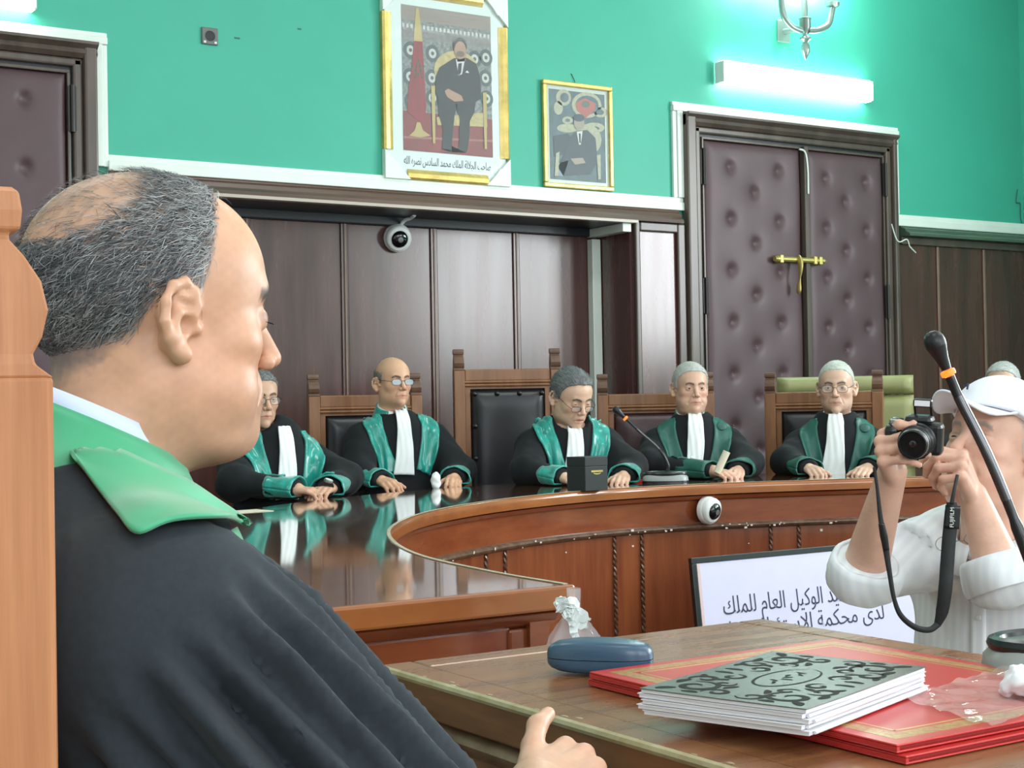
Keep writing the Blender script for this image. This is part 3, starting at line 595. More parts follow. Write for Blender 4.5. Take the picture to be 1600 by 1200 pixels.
for rx_, ry_ in ((285, 290), (405, 305), (280, 440), (400, 445), (640, 330), (705, 320), (700, 440), (285, 580), (400, 560), (705, 560)):
    c = Z2([(rx_, ry_)])[0]
    L1('rosette', ell2(c[0], c[1], 0.075, 0.060, 20), 2, pm('rosette_dark', (0.07, 0.09, 0.09))); L1('rosette_heart', ell2(c[0], c[1], 0.042, 0.034, 16), 3, pm('rosette_light', (0.48, 0.50, 0.46))); L1('rosette_dot', ell2(c[0], c[1], 0.018, 0.014, 10), 4, pm('rosette_dark', (0.07, 0.09, 0.09)))
L1('carpet', [(0, 0), (1, 0), (1, 0.27), (0, 0.27)], 2, pm('carpet', (0.20, 0.035, 0.035), var=0.2))
L1('carpet_step', [(0, 0.08), (1, 0.11), (1, 0.125), (0, 0.095)], 3, pm('carpet_light', (0.30, 0.12, 0.11)))
L1('flag_pole', Z2([(318, 50), (333, 50), (352, 245), (302, 240)]), 4, pm('gold', (0.42, 0.33, 0.12)))
L1('flag', Z2([(303, 237), (350, 240), (356, 400), (366, 600), (356, 700), (318, 690), (262, 640), (268, 520), (290, 380)]), 5, pm('flag', (0.23, 0.022, 0.030), var=0.2, scale=(30, 30, 4)))
st = []
for i in range(5):
    a = PI/2+i*4*PI/5; st.append((325+36*math.cos(a), 400-60*math.sin(a)))
for i in range(5):
    a, b = np.array(st[i]), np.array(st[(i+1) % 5]); d = (b-a)/np.linalg.norm(b-a); n = np.array([-d[1], d[0]])*2.2
    L1('star_line', Z2([a+n, b+n, b-n, a-n]), 6, pm('star', (0.05, 0.10, 0.06)))
L1('flag_stand', Z2([(270, 775), (300, 745), (312, 700), (330, 700), (345, 745), (385, 775), (330, 785)]), 6, pm('gold', (0.42, 0.33, 0.12)))
L1('chair_back', Z2(ell2(535, 400, 125, 115, 20)), 5, pm('gold2', (0.44, 0.36, 0.16), var=0.2, scale=(40, 40, 40)))
for a, b, w_ in ((403, 490, 11), (692, 525, 11)):
    L1('chair_leg', Z2([(a-w_, b), (a+w_, b), (a+w_*0.6, b+330), (a-w_*0.6, b+330)]), 9, pm('gold', (0.42, 0.33, 0.12)))
L1('chair_seat', Z2([(420, 670), (700, 640), (705, 725), (425, 715)]), 6, pm('gold2', (0.44, 0.36, 0.16)))
SU = pm('suit', (0.018, 0.017, 0.020)); SK = pm('skin', (0.36, 0.22, 0.15))
L1('leg', Z2([(428, 560), (545, 570), (520, 660), (508, 760), (500, 845), (448, 845), (455, 740), (432, 660)]), 7, SU)
L1('leg', Z2([(520, 570), (642, 565), (632, 640), (606, 690), (600, 790), (590, 855), (540, 855), (545, 740), (548, 680)]), 7, SU)
L1('jacket', Z2([(418, 440), (440, 385), (520, 330), (595, 325), (650, 360), (668, 440), (672, 560), (610, 600), (440, 590), (416, 520)]), 8, SU)
L1('shirt', Z2([(532, 335), (585, 325), (565, 420), (545, 430)]), 9, pm('shirt', (0.55, 0.56, 0.56)))
L1('tie', Z2([(545, 360), (565, 355), (560, 410), (548, 430), (540, 410)]), 10, SU)
L1('pocket_square', Z2([(583, 410), (595, 398), (606, 414)]), 10, pm('shirt', (0.55, 0.56, 0.56)))
L1('hands', Z2([(466, 520), (485, 505), (560, 545), (570, 575), (520, 580), (480, 555)]), 10, SK)
L1('neck', Z2([(535, 310), (590, 305), (585, 345), (540, 350)]), 9, SK)
L1('hair', Z2(ell2(556, 258, 38, 50, 18)), 10, pm('hair', (0.03, 0.025, 0.022)))
L1('face', Z2(ell2(557, 283, 33, 52, 18)), 11, SK)
L1('beard', Z2(ell2(556, 305, 24, 18, 12)), 12, pm('beard', (0.16, 0.11, 0.085)))
L1('shoes', Z2([(440, 850), (500, 835), (500, 870), (450, 875), (540, 850), (590, 855), (580, 875)]), 8, SU)
text('caption_word', arabic('صاحب الجلالة الملك محمد السادس نصره الله'), 0.06, M_INK, pic, frame_mtx((0.0, -0.0205, 0.085), (1, 0, 0), (0, 0, 1)), width=0.54, shear=0.15, gap=0.006)
MB().box(-hw+0.05, hw-0.05, -0.0325, -0.0315, 0.05, phei-0.05).build('glass', mat('picture_glass', (0.8, 0.9, 0.9), 0.04, alpha=0.045, spec=0.6), pic)

pic2, w2, h2 = picture('framed_portrait', 4.702, 5.185, 2.400, 3.005, 'small framed portrait in a thin gold frame')
a = w2/2
for x0, x1, z0, z1 in ((-a, a, 0, 0.026), (-a, a, h2-0.026, h2), (-a, -a+0.026, 0.026, h2-0.026), (a-0.026, a, 0.026, h2-0.026)):
    MB().box(x0, x1, -0.03, -0.004, z0, z1).build('gilt_moulding', M_GOLD, pic2, bevel=0.006)
MB().box(-a+0.02, a-0.02, -0.012, -0.003, 0.02, h2-0.02).build('mount_board', mat('mount_board2', (0.50, 0.58, 0.52), 0.3), pic2)
p2 = bpy.data.objects.new('print', None); COL.objects.link(p2); p2.parent = pic2; p2.location = (-a+0.047, -0.0125, 0.047)
def L2(name, poly, k, m): return layer(p2, name, poly, k, m, w2-0.094, h2-0.094)
def Y2(pts): return [((x-1078)/315, 1-(y-510-(x-1078)*0.09)/515) for x, y in pts]
TQ = pm('dusk', (0.075, 0.12, 0.135), var=0.3, scale=(20, 20, 20)); PG = pm('pale_gold', (0.36, 0.36, 0.25), var=0.2, scale=(60, 60, 60))
L2('backdrop', [(0, 0), (1, 0), (1, 1), (0, 1)], 0, TQ)
for c in ((1160, 560, 42, 48), (1180, 690, 30, 22), (1180, 735, 60, 25), (1290, 600, 85, 75), (1370, 640, 40, 30), (1330, 730, 60, 30), (1130, 620, 25, 40)):
    L2('carved_scroll', Y2(ell2(*c, 16)), 1, PG)
for c in ((1165, 560, 24, 28), (1180, 690, 14, 10), (1292, 600, 66, 55), (1365, 640, 22, 16), (1325, 735, 35, 14)):
    L2('scroll_hollow', Y2(ell2(*c, 16)), 2, TQ)
L2('shield', Y2([(1225, 590), (1280, 560), (1340, 590), (1335, 630), (1282, 675), (1232, 630)]), 3, pm('shield', (0.38, 0.10, 0.08)))
L2('shield_heart', Y2(ell2(1283, 595, 24, 20, 12)), 4, pm('shield2', (0.10, 0.13, 0.10)))
L2('chair_arch', Y2(ell2(1290, 800, 80, 90, 18)), 3, PG)
L2('jacket', Y2([(1190, 790), (1230, 750), (1290, 745), (1335, 790), (1345, 930), (1300, 1000), (1150, 1010), (1120, 960), (1160, 880)]), 5, pm('suit2', (0.035, 0.05, 0.065)))
L2('arm', Y2([(1100, 780), (1180, 765), (1200, 800), (1180, 880), (1100, 900)]), 4, pm('suit2', (0.035, 0.05, 0.065)))
L2('shirt', Y2([(1228, 755), (1262, 750), (1250, 830), (1240, 830)]), 6, pm('shirt', (0.55, 0.56, 0.56)))
L2('tie', Y2([(1240, 765), (1250, 765), (1250, 820), (1242, 820)]), 7, SU)
L2('face', Y2(ell2(1243, 705, 30, 42, 16)), 6, pm('face2', (0.30, 0.26, 0.20)))
L2('hair', Y2(ell2(1243, 675, 32, 22, 14)), 7, pm('suit2', (0.035, 0.05, 0.065)))
L2('hands', Y2([(1190, 910), (1260, 905), (1275, 935), (1215, 945)]), 7, pm('face2', (0.30, 0.26, 0.20)))
L2('chair_arm', Y2([(1110, 880), (1130, 870), (1120, 1010), (1100, 1010)]), 7, PG); L2('chair_arm', Y2([(1340, 890), (1362, 885), (1360, 1030), (1345, 1030)]), 7, PG)
L2('trousers', Y2([(1110, 940), (1180, 920), (1150, 1010), (1100, 1010)]), 5, pm('trouser', (0.20, 0.27, 0.33)))
MB().box(-a+0.026, a-0.026, -0.022, -0.0212, 0.026, h2-0.026).build('glass', MATS['picture_glass'], pic2)
MB().tube(catmull([(-0.01, -0.01, h2), (-0.012, -0.006, h2+0.02), (-0.03, -0.004, h2+0.055)], 4), 0.002, 5).build('hanging_wire', M_WIRE, pic2)

# ------------------------------------------------------------------ carved courtroom chairs
def finial(mb, x, H, w, d):
    # stepped scroll top: block, waist, swelling neck
    def sec(z, a, b, y0): return [(x-a, y0-b, z), (x+a, y0-b, z), (x+a, y0+b, z), (x-a, y0+b, z)]
    lv = [(H-0.112, 1.0, 1.0, 0), (H-0.104, 0.99, 0.62, 0), (H-0.098, 0.97, 0.58, 0), (H-0.088, 0.96, 0.74, 0.001), (H-0.072, 0.95, 0.84, 0.002), (H-0.055, 0.93, 0.74, 0.001), (H-0.040, 0.90, 0.50, -0.002), (H-0.031, 0.88, 0.28, -0.004), (H-0.027, 0.90, 0.26, -0.004), (H-0.025, 0.98, 0.42, -0.002), (H-0.014, 1.0, 0.46, -0.002), (H-0.003, 0.98, 0.40, -0.002), (H, 0.9, 0.30, -0.003)]
    vs = []; fs = []
    for z, a, b, y0 in lv: vs += sec(z, w*a, d*b, y0)
    n = len(lv); fs = [(i*4+j, i*4+(j+1) % 4, (i+1)*4+(j+1) % 4, (i+1)*4+j) for i in range(n-1) for j in range(4)]+[(3, 2, 1, 0), tuple((n-1)*4+j for j in range(4))]
    mb.add(vs, fs)
def make_chair(H, wid, leather, studs, wood=M_CHAIR, fin=M_CHAIRD, pd=0.03, pw=0.028):
    t = empty('courtroom_chair', (0, 0, 0)); hx = wid/2-pw
    for s in (-1, 1):
        p = MB().box(s*hx-pw, s*hx+pw, -pd, pd, 0, H-0.110).build('back_post', wood, t, bevel=0.004)
        f = MB(); finial(f, s*hx, H, pw, pd); f.build('finial', fin, p, bevel=0.005)
    x0, x1 = -hx+pw, hx-pw
    r = MB().box(x0, x1, -0.022, 0.022, H-0.165, H-0.105).build('top_rail', wood, t, bevel=0.006)
    for z in (H-0.170, H-0.186): MB().tube([(x0, 0.018, z), (x1, 0.018, z)], 0.008, 8).build('rail_bead', wood, r, smooth=True)
    MB().box(x0, x1, -0.02, 0.014, H-0.205, H-0.16).build('inner_rail', wood, t)
    for s in (-1, 1): MB().box(min(s*(hx-pw), s*(hx-pw-0.03)), max(s*(hx-pw), s*(hx-pw-0.03)), -0.02, 0.014, 0.45, H-0.2).build('inner_stile', wood, t, bevel=0.004)
    # leather back cushion
    a0, a1, z0, z1 = x0+0.028, x1-0.028, 0.52, H-0.205
    X, Z = np.meshgrid(np.linspace(a0, a1, 24), np.linspace(z0, z1, 34), indexing='ij')
    e = np.minimum(np.minimum(X-a0, a1-X), np.minimum(Z-z0, z1-Z)); Y = 0.006+0.036*(1-np.exp(-e/0.03))
    c = MB().grid(np.stack([X, Y, Z], -1)).build('back_cushion', leather, t, smooth=True, angle=180, solid=0.02)
    if studs:
        sm = None
        L_ = [(a0+0.02+i*(a1-a0-0.04)/3, z1-0.025) for i in range(4)]+[(a0+0.02, z1-0.025-k*0.165) for k in range(1, 4)]+[(a1-0.02, z1-0.025-k*0.165) for k in range(1, 4)]
        for x, z in L_:
            if sm is None: sm = MB().lathe([(0.014, 0), (0.013, 0.006), (0.008, 0.011), (0.0005, 0.013)], axis=(0, 1, 0), n=12).build('stud', M_BPLAST, c, smooth=True); q = sm
            else: q = dup(sm, c)
            q.location = (x, 0.028, z)
    s_ = MB().box(-wid/2+0.01, wid/2-0.01, 0.0, 0.46, 0.40, 0.45).build('seat_frame', wood, t, bevel=0.006)
    MB().box(-wid/2+0.03, wid/2-0.03, 0.01, 0.45, 0.45, 0.49).build('seat_cushion', leather, t, bevel=0.015)
    for s in (-1, 1):
        MB().box(s*(wid/2-0.04)-0.025, s*(wid/2-0.04)+0.025, 0.41, 0.46, 0, 0.40).build('front_leg', wood, t, bevel=0.005)
        MB().box(s*(wid/2-0.04)-0.015, s*(wid/2-0.04)+0.015, 0.0, 0.42, 0.15, 0.19).build('stretcher', wood, t)
    return t
def face(p, ang=0.0):   # rotation so that local +y points at the camera, turned by ang (degrees, + = towards image right)
    d = CAMPOS[:2]-np.asarray(p)[:2]; return math.atan2(d[1], d[0])-PI/2+math.radians(ang)
def place(t, px, Zd, ang, label):
    p = at_d(px, 630, Zd); t.location = (p[0], p[1], 0); t.rotation_euler = (0, 0, face(p, ang)); tag(t, label, 'chair', 'carved courtroom chairs'); return t
def topz(y, px, Zd): return at_d(px, y, Zd)[2]
place(make_chair(topz(584, 570, 7.45), 0.575, M_BLEATHER, False), 570, 7.45, 14, 'carved wooden chair with black leather back behind the balding judge in glasses')
place(make_chair(topz(545, 793, 7.75), 0.56, M_BLEATHER, True), 793, 7.75, 10, 'tallest carved chair with studded black leather back')
place(make_chair(topz(583, 1024, 7.75), 0.60, M_BURLEATHER, False), 1024, 7.75, 4, 'carved wooden chair with burgundy back behind the white-haired judge')
place(make_chair(topz(580, 1287, 7.75), 0.60, M_BLEATHER, False), 1287, 7.75, -6, 'carved wooden chair in front of the olive office chair')
nch = make_chair(at_d(10, 300, 0.90)[2], 0.58, M_BURLEATHER, False, wood=M_NCHAIR, fin=M_NCHAIR, pd=0.027, pw=0.032)
tag(nch, 'light orange wooden chair close to the camera at the left edge', 'chair', 'carved courtroom chairs')
# olive office chair
oc = empty('office_chair', at_d(1320, 630, 8.35)*np.array([1, 1, 0])); oc.rotation_euler = (0, 0, face(oc.location, 6)); tag(oc, 'olive green padded office chair behind the judge on the right', 'chair')
def cushion(w, z0, z1, y, d, curve):
    X, Z = np.meshgrid(np.linspace(-w/2, w/2, 24), np.linspace(z0, z1, 20), indexing='ij')
    e = np.minimum(np.minimum(X+w/2, w/2-X), np.minimum(Z-z0, z1-Z)); rr = 0.05
    D = d*np.sqrt(np.clip(1-(1-np.clip(e/rr, 0, 1))**2, 0, 1)); D = D+curve*(X/(w/2))**2
    F_ = np.stack([X, y+D, Z], -1); B_ = np.stack([X, y-D*0.6, Z], -1)
    return F_, B_
for z0, z1, nm in ((1.20, topz(588, 1320, 8.35), 'headrest'), (0.60, 1.195, 'backrest')):
    mb = MB(); 
    for G in cushion(0.74, z0, z1, 0.0, 0.055, 0.03): mb.grid(G)
    mb.build(nm, M_OLIVE, oc, smooth=True, angle=180)
MB().box(-0.28, 0.28, 0.0, 0.5, 0.42, 0.52).build('seat', M_OLIVE, oc, bevel=0.03)
MB().tube([(0, 0.25, 0.07), (0, 0.25, 0.42)], 0.03, 12).build('gas_column', M_BPLAST, oc)
for k in range(5):
    an = 2*PI*k/5; MB().tube([(0, 0.25, 0.09), (0.28*math.cos(an), 0.25+0.28*math.sin(an), 0.05)], [0.03, 0.018], 8).tube([(0.28*math.cos(an), 0.25+0.28*math.sin(an)-0.02, 0.026), (0.28*math.cos(an), 0.25+0.28*math.sin(an)+0.02, 0.026)], 0.026, 10).build('base_leg', M_BPLAST, oc)
# power strip on the wall behind the left judge
p = at_y(479, 690, AB-0.02); ps = empty('power_strip', (p[0], AB-0.019, p[2])); tag(ps, 'small white socket strip on the dark panelling', 'socket')
MB().box(-0.06, 0.06, -0.03, 0, -0.035, 0.035).build('housing', M_PLAST, ps, bevel=0.006)
for x in (-0.028, 0.028): MB().lathe([(0.02, 0.0305), (0.02, 0.032), (0.015, 0.032), (0.014, 0.0306)], (x, 0, 0), (0, -1, 0), 16).build('outlet', M_GPLAST, ps)
# ------------------------------------------------------------------ organic surfaces: signed distances meshed with surface nets
F32 = np.float32
def ell(p, c, r):
    q = (p-np.array(c, F32))/np.array(r, F32); k0 = np.sqrt((q*q).sum(1))+1e-6
    q2 = q/np.array(r, F32); k1 = np.sqrt((q2*q2).sum(1))+1e-6
    return k0*(k0-1)/k1
def sph(p, c, r): q = p-np.array(c, F32); return np.sqrt((q*q).sum(1))-r
def rc(p, a, b, ra, rb, sq=None):
    a = np.array(a, F32); b = np.array(b, F32); ab = b-a; q = p-a
    t = np.clip((q@ab)/max(float(ab@ab), 1e-9), 0, 1)
    e = q-t[:, None]*ab
    if sq is not None: e = e/np.array(sq, F32)
    return np.sqrt((e*e).sum(1))-(ra+(rb-ra)*t)
def smin(a, b, k): h = np.clip(0.5+0.5*(b-a)/k, 0, 1); return b+(a-b)*h-k*h*(1-h)
def smax(a, b, k): return -smin(-a, -b, k)
def surf(fn, lo, hi, h, k=1.9):
    lo = np.array(lo, float); hi = np.array(hi, float); B = 4
    n = (np.ceil((hi-lo)/h/B).astype(int))*B+1; nb = (n-1)//B
    cx = [lo[i]+h*B*(np.arange(nb[i])+0.5) for i in range(3)]
    C = np.stack(np.meshgrid(*cx, indexing='ij'), -1).reshape(-1, 3).astype(F32)
    dc = fn(C).reshape(nb); act = np.abs(dc) < h*B*k
    d = np.repeat(np.repeat(np.repeat(dc, B, 0), B, 1), B, 2)
    m = np.repeat(np.repeat(np.repeat(act, B, 0), B, 1), B, 2)
    D = np.full(n, 1.0, F32); Mk = np.zeros(n, bool)
    D[:-1, :-1, :-1] = d
    for i in range(3):   # border layer
        sl = [slice(None)]*3; sl[i] = -1; s2 = [slice(None)]*3; s2[i] = -2; D[tuple(sl)] = D[tuple(s2)]
    Mk[:-1, :-1, :-1] |= m; Mk[1:, :-1, :-1] |= m; Mk[:-1, 1:, :-1] |= m; Mk[:-1, :-1, 1:] |= m; Mk[1:, 1:, :-1] |= m; Mk[1:, :-1, 1:] |= m; Mk[:-1, 1:, 1:] |= m; Mk[1:, 1:, 1:] |= m
    idx = np.argwhere(Mk); pts = (lo+idx*h).astype(F32)
    val = np.concatenate([fn(pts[i:i+400000]) for i in range(0, len(pts), 400000)]); D[Mk] = val
    ins = D < 0
    cn = [(a, b, c) for a in (0, 1) for b in (0, 1) for c in (0, 1)]
    cor = [ins[a:n[0]-1+a, b:n[1]-1+b, c:n[2]-1+c] for a, b, c in cn]
    sm = sum(c.astype(np.int8) for c in cor); ac = (sm > 0) & (sm < 8); ci = np.argwhere(ac)
    vid = np.full(ac.shape, -1, np.int64); vid[ac] = np.arange(len(ci))
    cv = [D[ci[:, 0]+a, ci[:, 1]+b, ci[:, 2]+c] for a, b, c in cn]
    acc = np.zeros((len(ci), 3)); cnt = np.zeros(len(ci))
    for i in range(8):
        for j in range(i+1, 8):
            if sum(abs(x-y) for x, y in zip(cn[i], cn[j])) != 1: continue
            cr_ = (cv[i] < 0) != (cv[j] < 0); t = np.where(cr_, cv[i]/(cv[i]-cv[j]+1e-12), 0)
            acc += np.where(cr_[:, None], np.array(cn[i])+t[:, None]*(np.array(cn[j])-np.array(cn[i])), 0); cnt += cr_
    V = lo+(ci+acc/np.maximum(cnt, 1)[:, None])*h
    Q = []
    for ax in range(3):
        o1, o2 = [(1, 2), (2, 0), (0, 1)][ax]
        sa = [slice(None)]*3; sb = [slice(None)]*3; sa[ax] = slice(0, -1); sb[ax] = slice(1, None)
        a = ins[tuple(sa)]; b = ins[tuple(sb)]; e = np.argwhere(a != b)
        e = e[(e[:, o1] > 0) & (e[:, o2] > 0) & (e[:, o1] < n[o1]-1) & (e[:, o2] < n[o2]-1)]
        if not len(e): continue
        s = a[e[:, 0], e[:, 1], e[:, 2]]
        def cell(d1, d2): q = e.copy(); q[:, o1] -= d1; q[:, o2] -= d2; return vid[q[:, 0], q[:, 1], q[:, 2]]
        q = np.stack([cell(1, 1), cell(0, 1), cell(0, 0), cell(1, 0)], 1)
        q[~s] = q[~s][:, ::-1]; Q.append(q)
    Q = np.concatenate(Q); Q = Q[(Q >= 0).all(1)]
    return V, Q
def grad(fn, V, e=0.0012):
    V = V.astype(F32); g = np.stack([fn(V+np.array(o, F32))-fn(V-np.array(o, F32)) for o in ((e, 0, 0), (0, e, 0), (0, 0, e))], 1)
    return g/(np.linalg.norm(g, axis=1, keepdims=True)+1e-9)
def relax(fn, V, it=2):
    for _ in range(it):
        g = grad(fn, V); V = V-g*np.clip(fn(V.astype(F32)), -0.01, 0.01)[:, None]*0.9
    return V
class Geo:   # mesh with vertex colours, pieces may be joined
    def __init__(s): s.V = []; s.Q = []; s.C = []; s.n = 0
    def add(s, V, Q, C=None):
        s.V.append(np.asarray(V, float)); s.Q.append(np.asarray(Q)+s.n); s.n += len(V)
        s.C.append(np.ones((len(V), 3)) if C is None else np.broadcast_to(np.asarray(C, float), (len(V), 3))); return s
    def build(s, name, m, parent, smooth=True, subsurf=0):
        V = np.concatenate(s.V); Q = np.concatenate(s.Q); C = np.concatenate(s.C)
        me = bpy.data.meshes.new(name); k = Q.shape[1]
        me.vertices.add(len(V)); me.vertices.foreach_set('co', V.astype(F32).ravel())
        me.loops.add(Q.size); me.loops.foreach_set('vertex_index', Q.astype(np.int32).ravel())
        me.polygons.add(len(Q)); me.polygons.foreach_set('loop_start', np.arange(0, Q.size, k, dtype=np.int32))
        me.update(calc_edges=True); me.validate()
        a = me.color_attributes.new('Col', 'FLOAT_COLOR', 'POINT'); a.data.foreach_set('color', np.concatenate([C, np.ones((len(C), 1))], 1).astype(F32).ravel())
        return link(name, me, m, parent, smooth=smooth, angle=180)
def rot(yaw=0, pitch=0, roll=0):   # head: yaw about z (+ = to own left), pitch (+ = nod down), roll (+ = tilt to own right)
    a, b, c = [math.radians(x) for x in (yaw, pitch, roll)]
    Rz = np.array([[math.cos(a), -math.sin(a), 0], [math.sin(a), math.cos(a), 0], [0, 0, 1]])
    Rx = np.array([[1, 0, 0], [0, math.cos(-b), -math.sin(-b)], [0, math.sin(-b), math.cos(-b)]])
    Ry = np.array([[math.cos(c), 0, math.sin(c)], [0, 1, 0], [-math.sin(c), 0, math.cos(c)]])
    return Rz@Rx@Ry
def noise3(p, f, seed=0):
    x, y, z = p[:, 0]*f, p[:, 1]*f, p[:, 2]*f; s = seed*1.7
    return (np.sin(x+1.3*np.sin(y*0.9+s)+s)*np.cos(y+1.1*np.sin(z*1.1+2*s)) + np.sin(z*1.2+1.2*np.sin(x*0.8+s)+3*s)*np.cos(0.7*y-s))*0.5

# ------------------------------------------------------------------ head
def ear_sdf(q, flare=1.0):
    def e(u, v, off=0.0): return (0.0735+flare*0.016*np.clip((0.012-u)/0.03, 0, 1.2)+off, -0.014+u, v-0.006)
    ch = [(0.008, 0.003), (0.013, 0.014), (0.010, 0.026), (0.0, 0.033), (-0.012, 0.029), (-0.019, 0.016), (-0.020, 0.0), (-0.015, -0.014), (-0.009, -0.024)]
    d = None
    for a, b in zip(ch[:-1], ch[1:]):
        s = rc(q, e(*a, 0.003), e(*b, 0.003), 0.0042, 0.0042); d = s if d is None else smin(d, s, 0.003)
    d = smin(d, rc(q, e(-0.004, 0.018), e(-0.011, -0.012), 0.0075, 0.007, ), 0.006)
    d = smin(d, rc(q, e(0.004, 0.020, -0.005), e(-0.008, -0.016, -0.005), 0.0105, 0.010), 0.006)
    d = smin(d, ell(q, e(-0.004, 0.008, -0.006), (0.0075, 0.0165, 0.027)), 0.004)
    d = smin(d, sph(q, e(-0.001, -0.027, 0.002), 0.0085), 0.007)
    d = smin(d, sph(q, e(0.013, -0.004, 0.0), 0.0058), 0.005)
    d = smax(d, -sph(q, e(0.003, -0.002, 0.008), 0.0088), 0.004)
    d = smax(d, -rc(q, e(0.004, 0.014, 0.0085), e(-0.010, 0.018, 0.0085), 0.0045, 0.0045), 0.004)
    return d
HD = dict(w=1.0, jaw=1.0, fat=0.0, nose=1.0, brow=1.0, lips=1.0, lid=0.5, neck=0.058, neckdir=(0, -0.055, -0.24), mouth=0.0, ears=1.0, chin=0.0, lower=1.0, eary=0.0)
def head_sdf(p, o, neck=True):
    q = p.copy(); q[:, 0] = np.abs(q[:, 0]); w, j = o['w'], o['jaw']
    if o['lower'] != 1: q[:, 2] = np.where(q[:, 2] < 0, q[:, 2]*o['lower'], q[:, 2])
    d = ell(q, (0, -0.014, 0.036), (0.077*w, 0.099, 0.089))
    d = smin(d, ell(q, (0, 0.030, 0.040), (0.063*w, 0.062, 0.063)), 0.03)
    d = smin(d, ell(q, (0, 0.026, -0.032), (0.063*w, 0.064, 0.078)), 0.03)
    d = smin(d, ell(q, (0, 0.030, -0.076), (0.052*j, 0.058, 0.038)), 0.025)
    d = smin(d, ell(q, (0.047*j, 0.004, -0.058), (0.018, 0.03, 0.032)), 0.03)
    d = smin(d, sph(q, (0, 0.082+o['chin'], -0.098), 0.018), 0.022)
    d = smin(d, ell(q, (0.043*w, 0.054, -0.020), (0.021, 0.023, 0.020)), 0.02)
    if o['fat']: d = smin(d, ell(q, (0, 0.030, -0.104), (0.05*j, 0.045, 0.022+o['fat'])), 0.03); d = smin(d, ell(q, (0.04*j, 0.045, -0.062), (0.022, 0.028, 0.024)), 0.02)
    d = smin(d, rc(q, (0, 0.087, 0.024), (0.034, 0.078, 0.029), 0.0115*o['brow'], 0.009), 0.014)
    d = smax(d, -sph(q, (0.0315, 0.103, 0.006), 0.0175), 0.014)
    ns = o['nose']
    d = smin(d, rc(q, (0, 0.087, 0.016), (0, 0.112+0.006*(ns-1)*4, -0.028), 0.0065, 0.0108*ns), 0.010)
    d = smin(d, sph(q, (0.0125*ns, 0.101, -0.033), 0.0082*ns), 0.006)
    d = smax(d, -ell(q, (0.0062, 0.1065, -0.0425), (0.0030, 0.0040, 0.0030)), 0.003)
    d = smin(d, ell(q, (0.0315, 0.0755, 0.004), (0.0165, 0.0150, 0.0135)), 0.004)
    d = np.maximum(d, -ell(q, (0.0315, 0.0925, 0.0025), (0.0128, 0.0075, 0.0045*o['lid']*2)))
    # nasolabial fold and mouth
    d = smin(d, ell(q, (0, 0.076, -0.062), (0.028, 0.021, 0.022)), 0.016)
    d = smax(d, -rc(q, (0.0245, 0.0935, -0.034), (0.036, 0.0815, -0.068), 0.0032, 0.0026), 0.006)
    d = smax(d, -rc(q, (0.018, 0.0935, -0.0085), (0.044, 0.082, -0.010), 0.0022, 0.002), 0.005)
    lp = o['lips']
    d = smin(d, rc(q, (0, 0.0945, -0.0605), (0.0255, 0.0795, -0.0665), 0.0052*lp, 0.0030), 0.005)
    d = smin(d, rc(q, (0, 0.0925, -0.0735-o['mouth']*0.6), (0.021, 0.0815, -0.0700-o['mouth']*0.4), 0.0062*lp, 0.0035), 0.005)
    d = smax(d, -ell(q, (0, 0.102, -0.0668-o['mouth']*0.35), (0.0275, 0.017, 0.0013+o['mouth']*0.5)), 0.002)
    if o['ears']: d = smin(d, ear_sdf(q-np.array([0, o['eary'], 0], F32), o['ears']), 0.005)
    if neck:
        nd = o['neckdir']; nr = o['neck']
        d = smin(d, rc(q, (0, -0.016, -0.05), nd, nr, nr*1.12), 0.028)
    return d
def hairline(p, o):   # positive where hair grows
    x, y, z = np.abs(p[:, 0]), p[:, 1]+o.get('shift', 0.0), p[:, 2]
    ln = np.interp(y, [-0.13, -0.09, -0.05, -0.028, -0.012, 0.004, 0.016, 0.03, 0.05, 0.075, 0.11], [-0.075, -0.07, -0.045, -0.02, 0.018, 0.012, -0.005, 0.040, 0.060+o.get('rec', 0), 0.078+o.get('front', 0), 0.08+o.get('front', 0)])
    g = z-ln
    if o.get('spot'):   # bald spot
        c_ = o['spot']; e_ = np.sqrt(((p[:, 0]-c_[0])/c_[3])**2+((p[:, 1]-c_[1])/c_[4])**2+((p[:, 2]-c_[2])/c_[5])**2); g = np.minimum(g, (e_-1)*0.05)
    if o.get('bald'):   # bare crown: keep only the sides and back
        b = o['bald']; cut = np.interp(y, [-0.12, -0.08, -0.03, 0.02, 0.08], [b[0], b[1], b[2], b[3], b[4]]); g = np.minimum(g, cut-z)
    return g
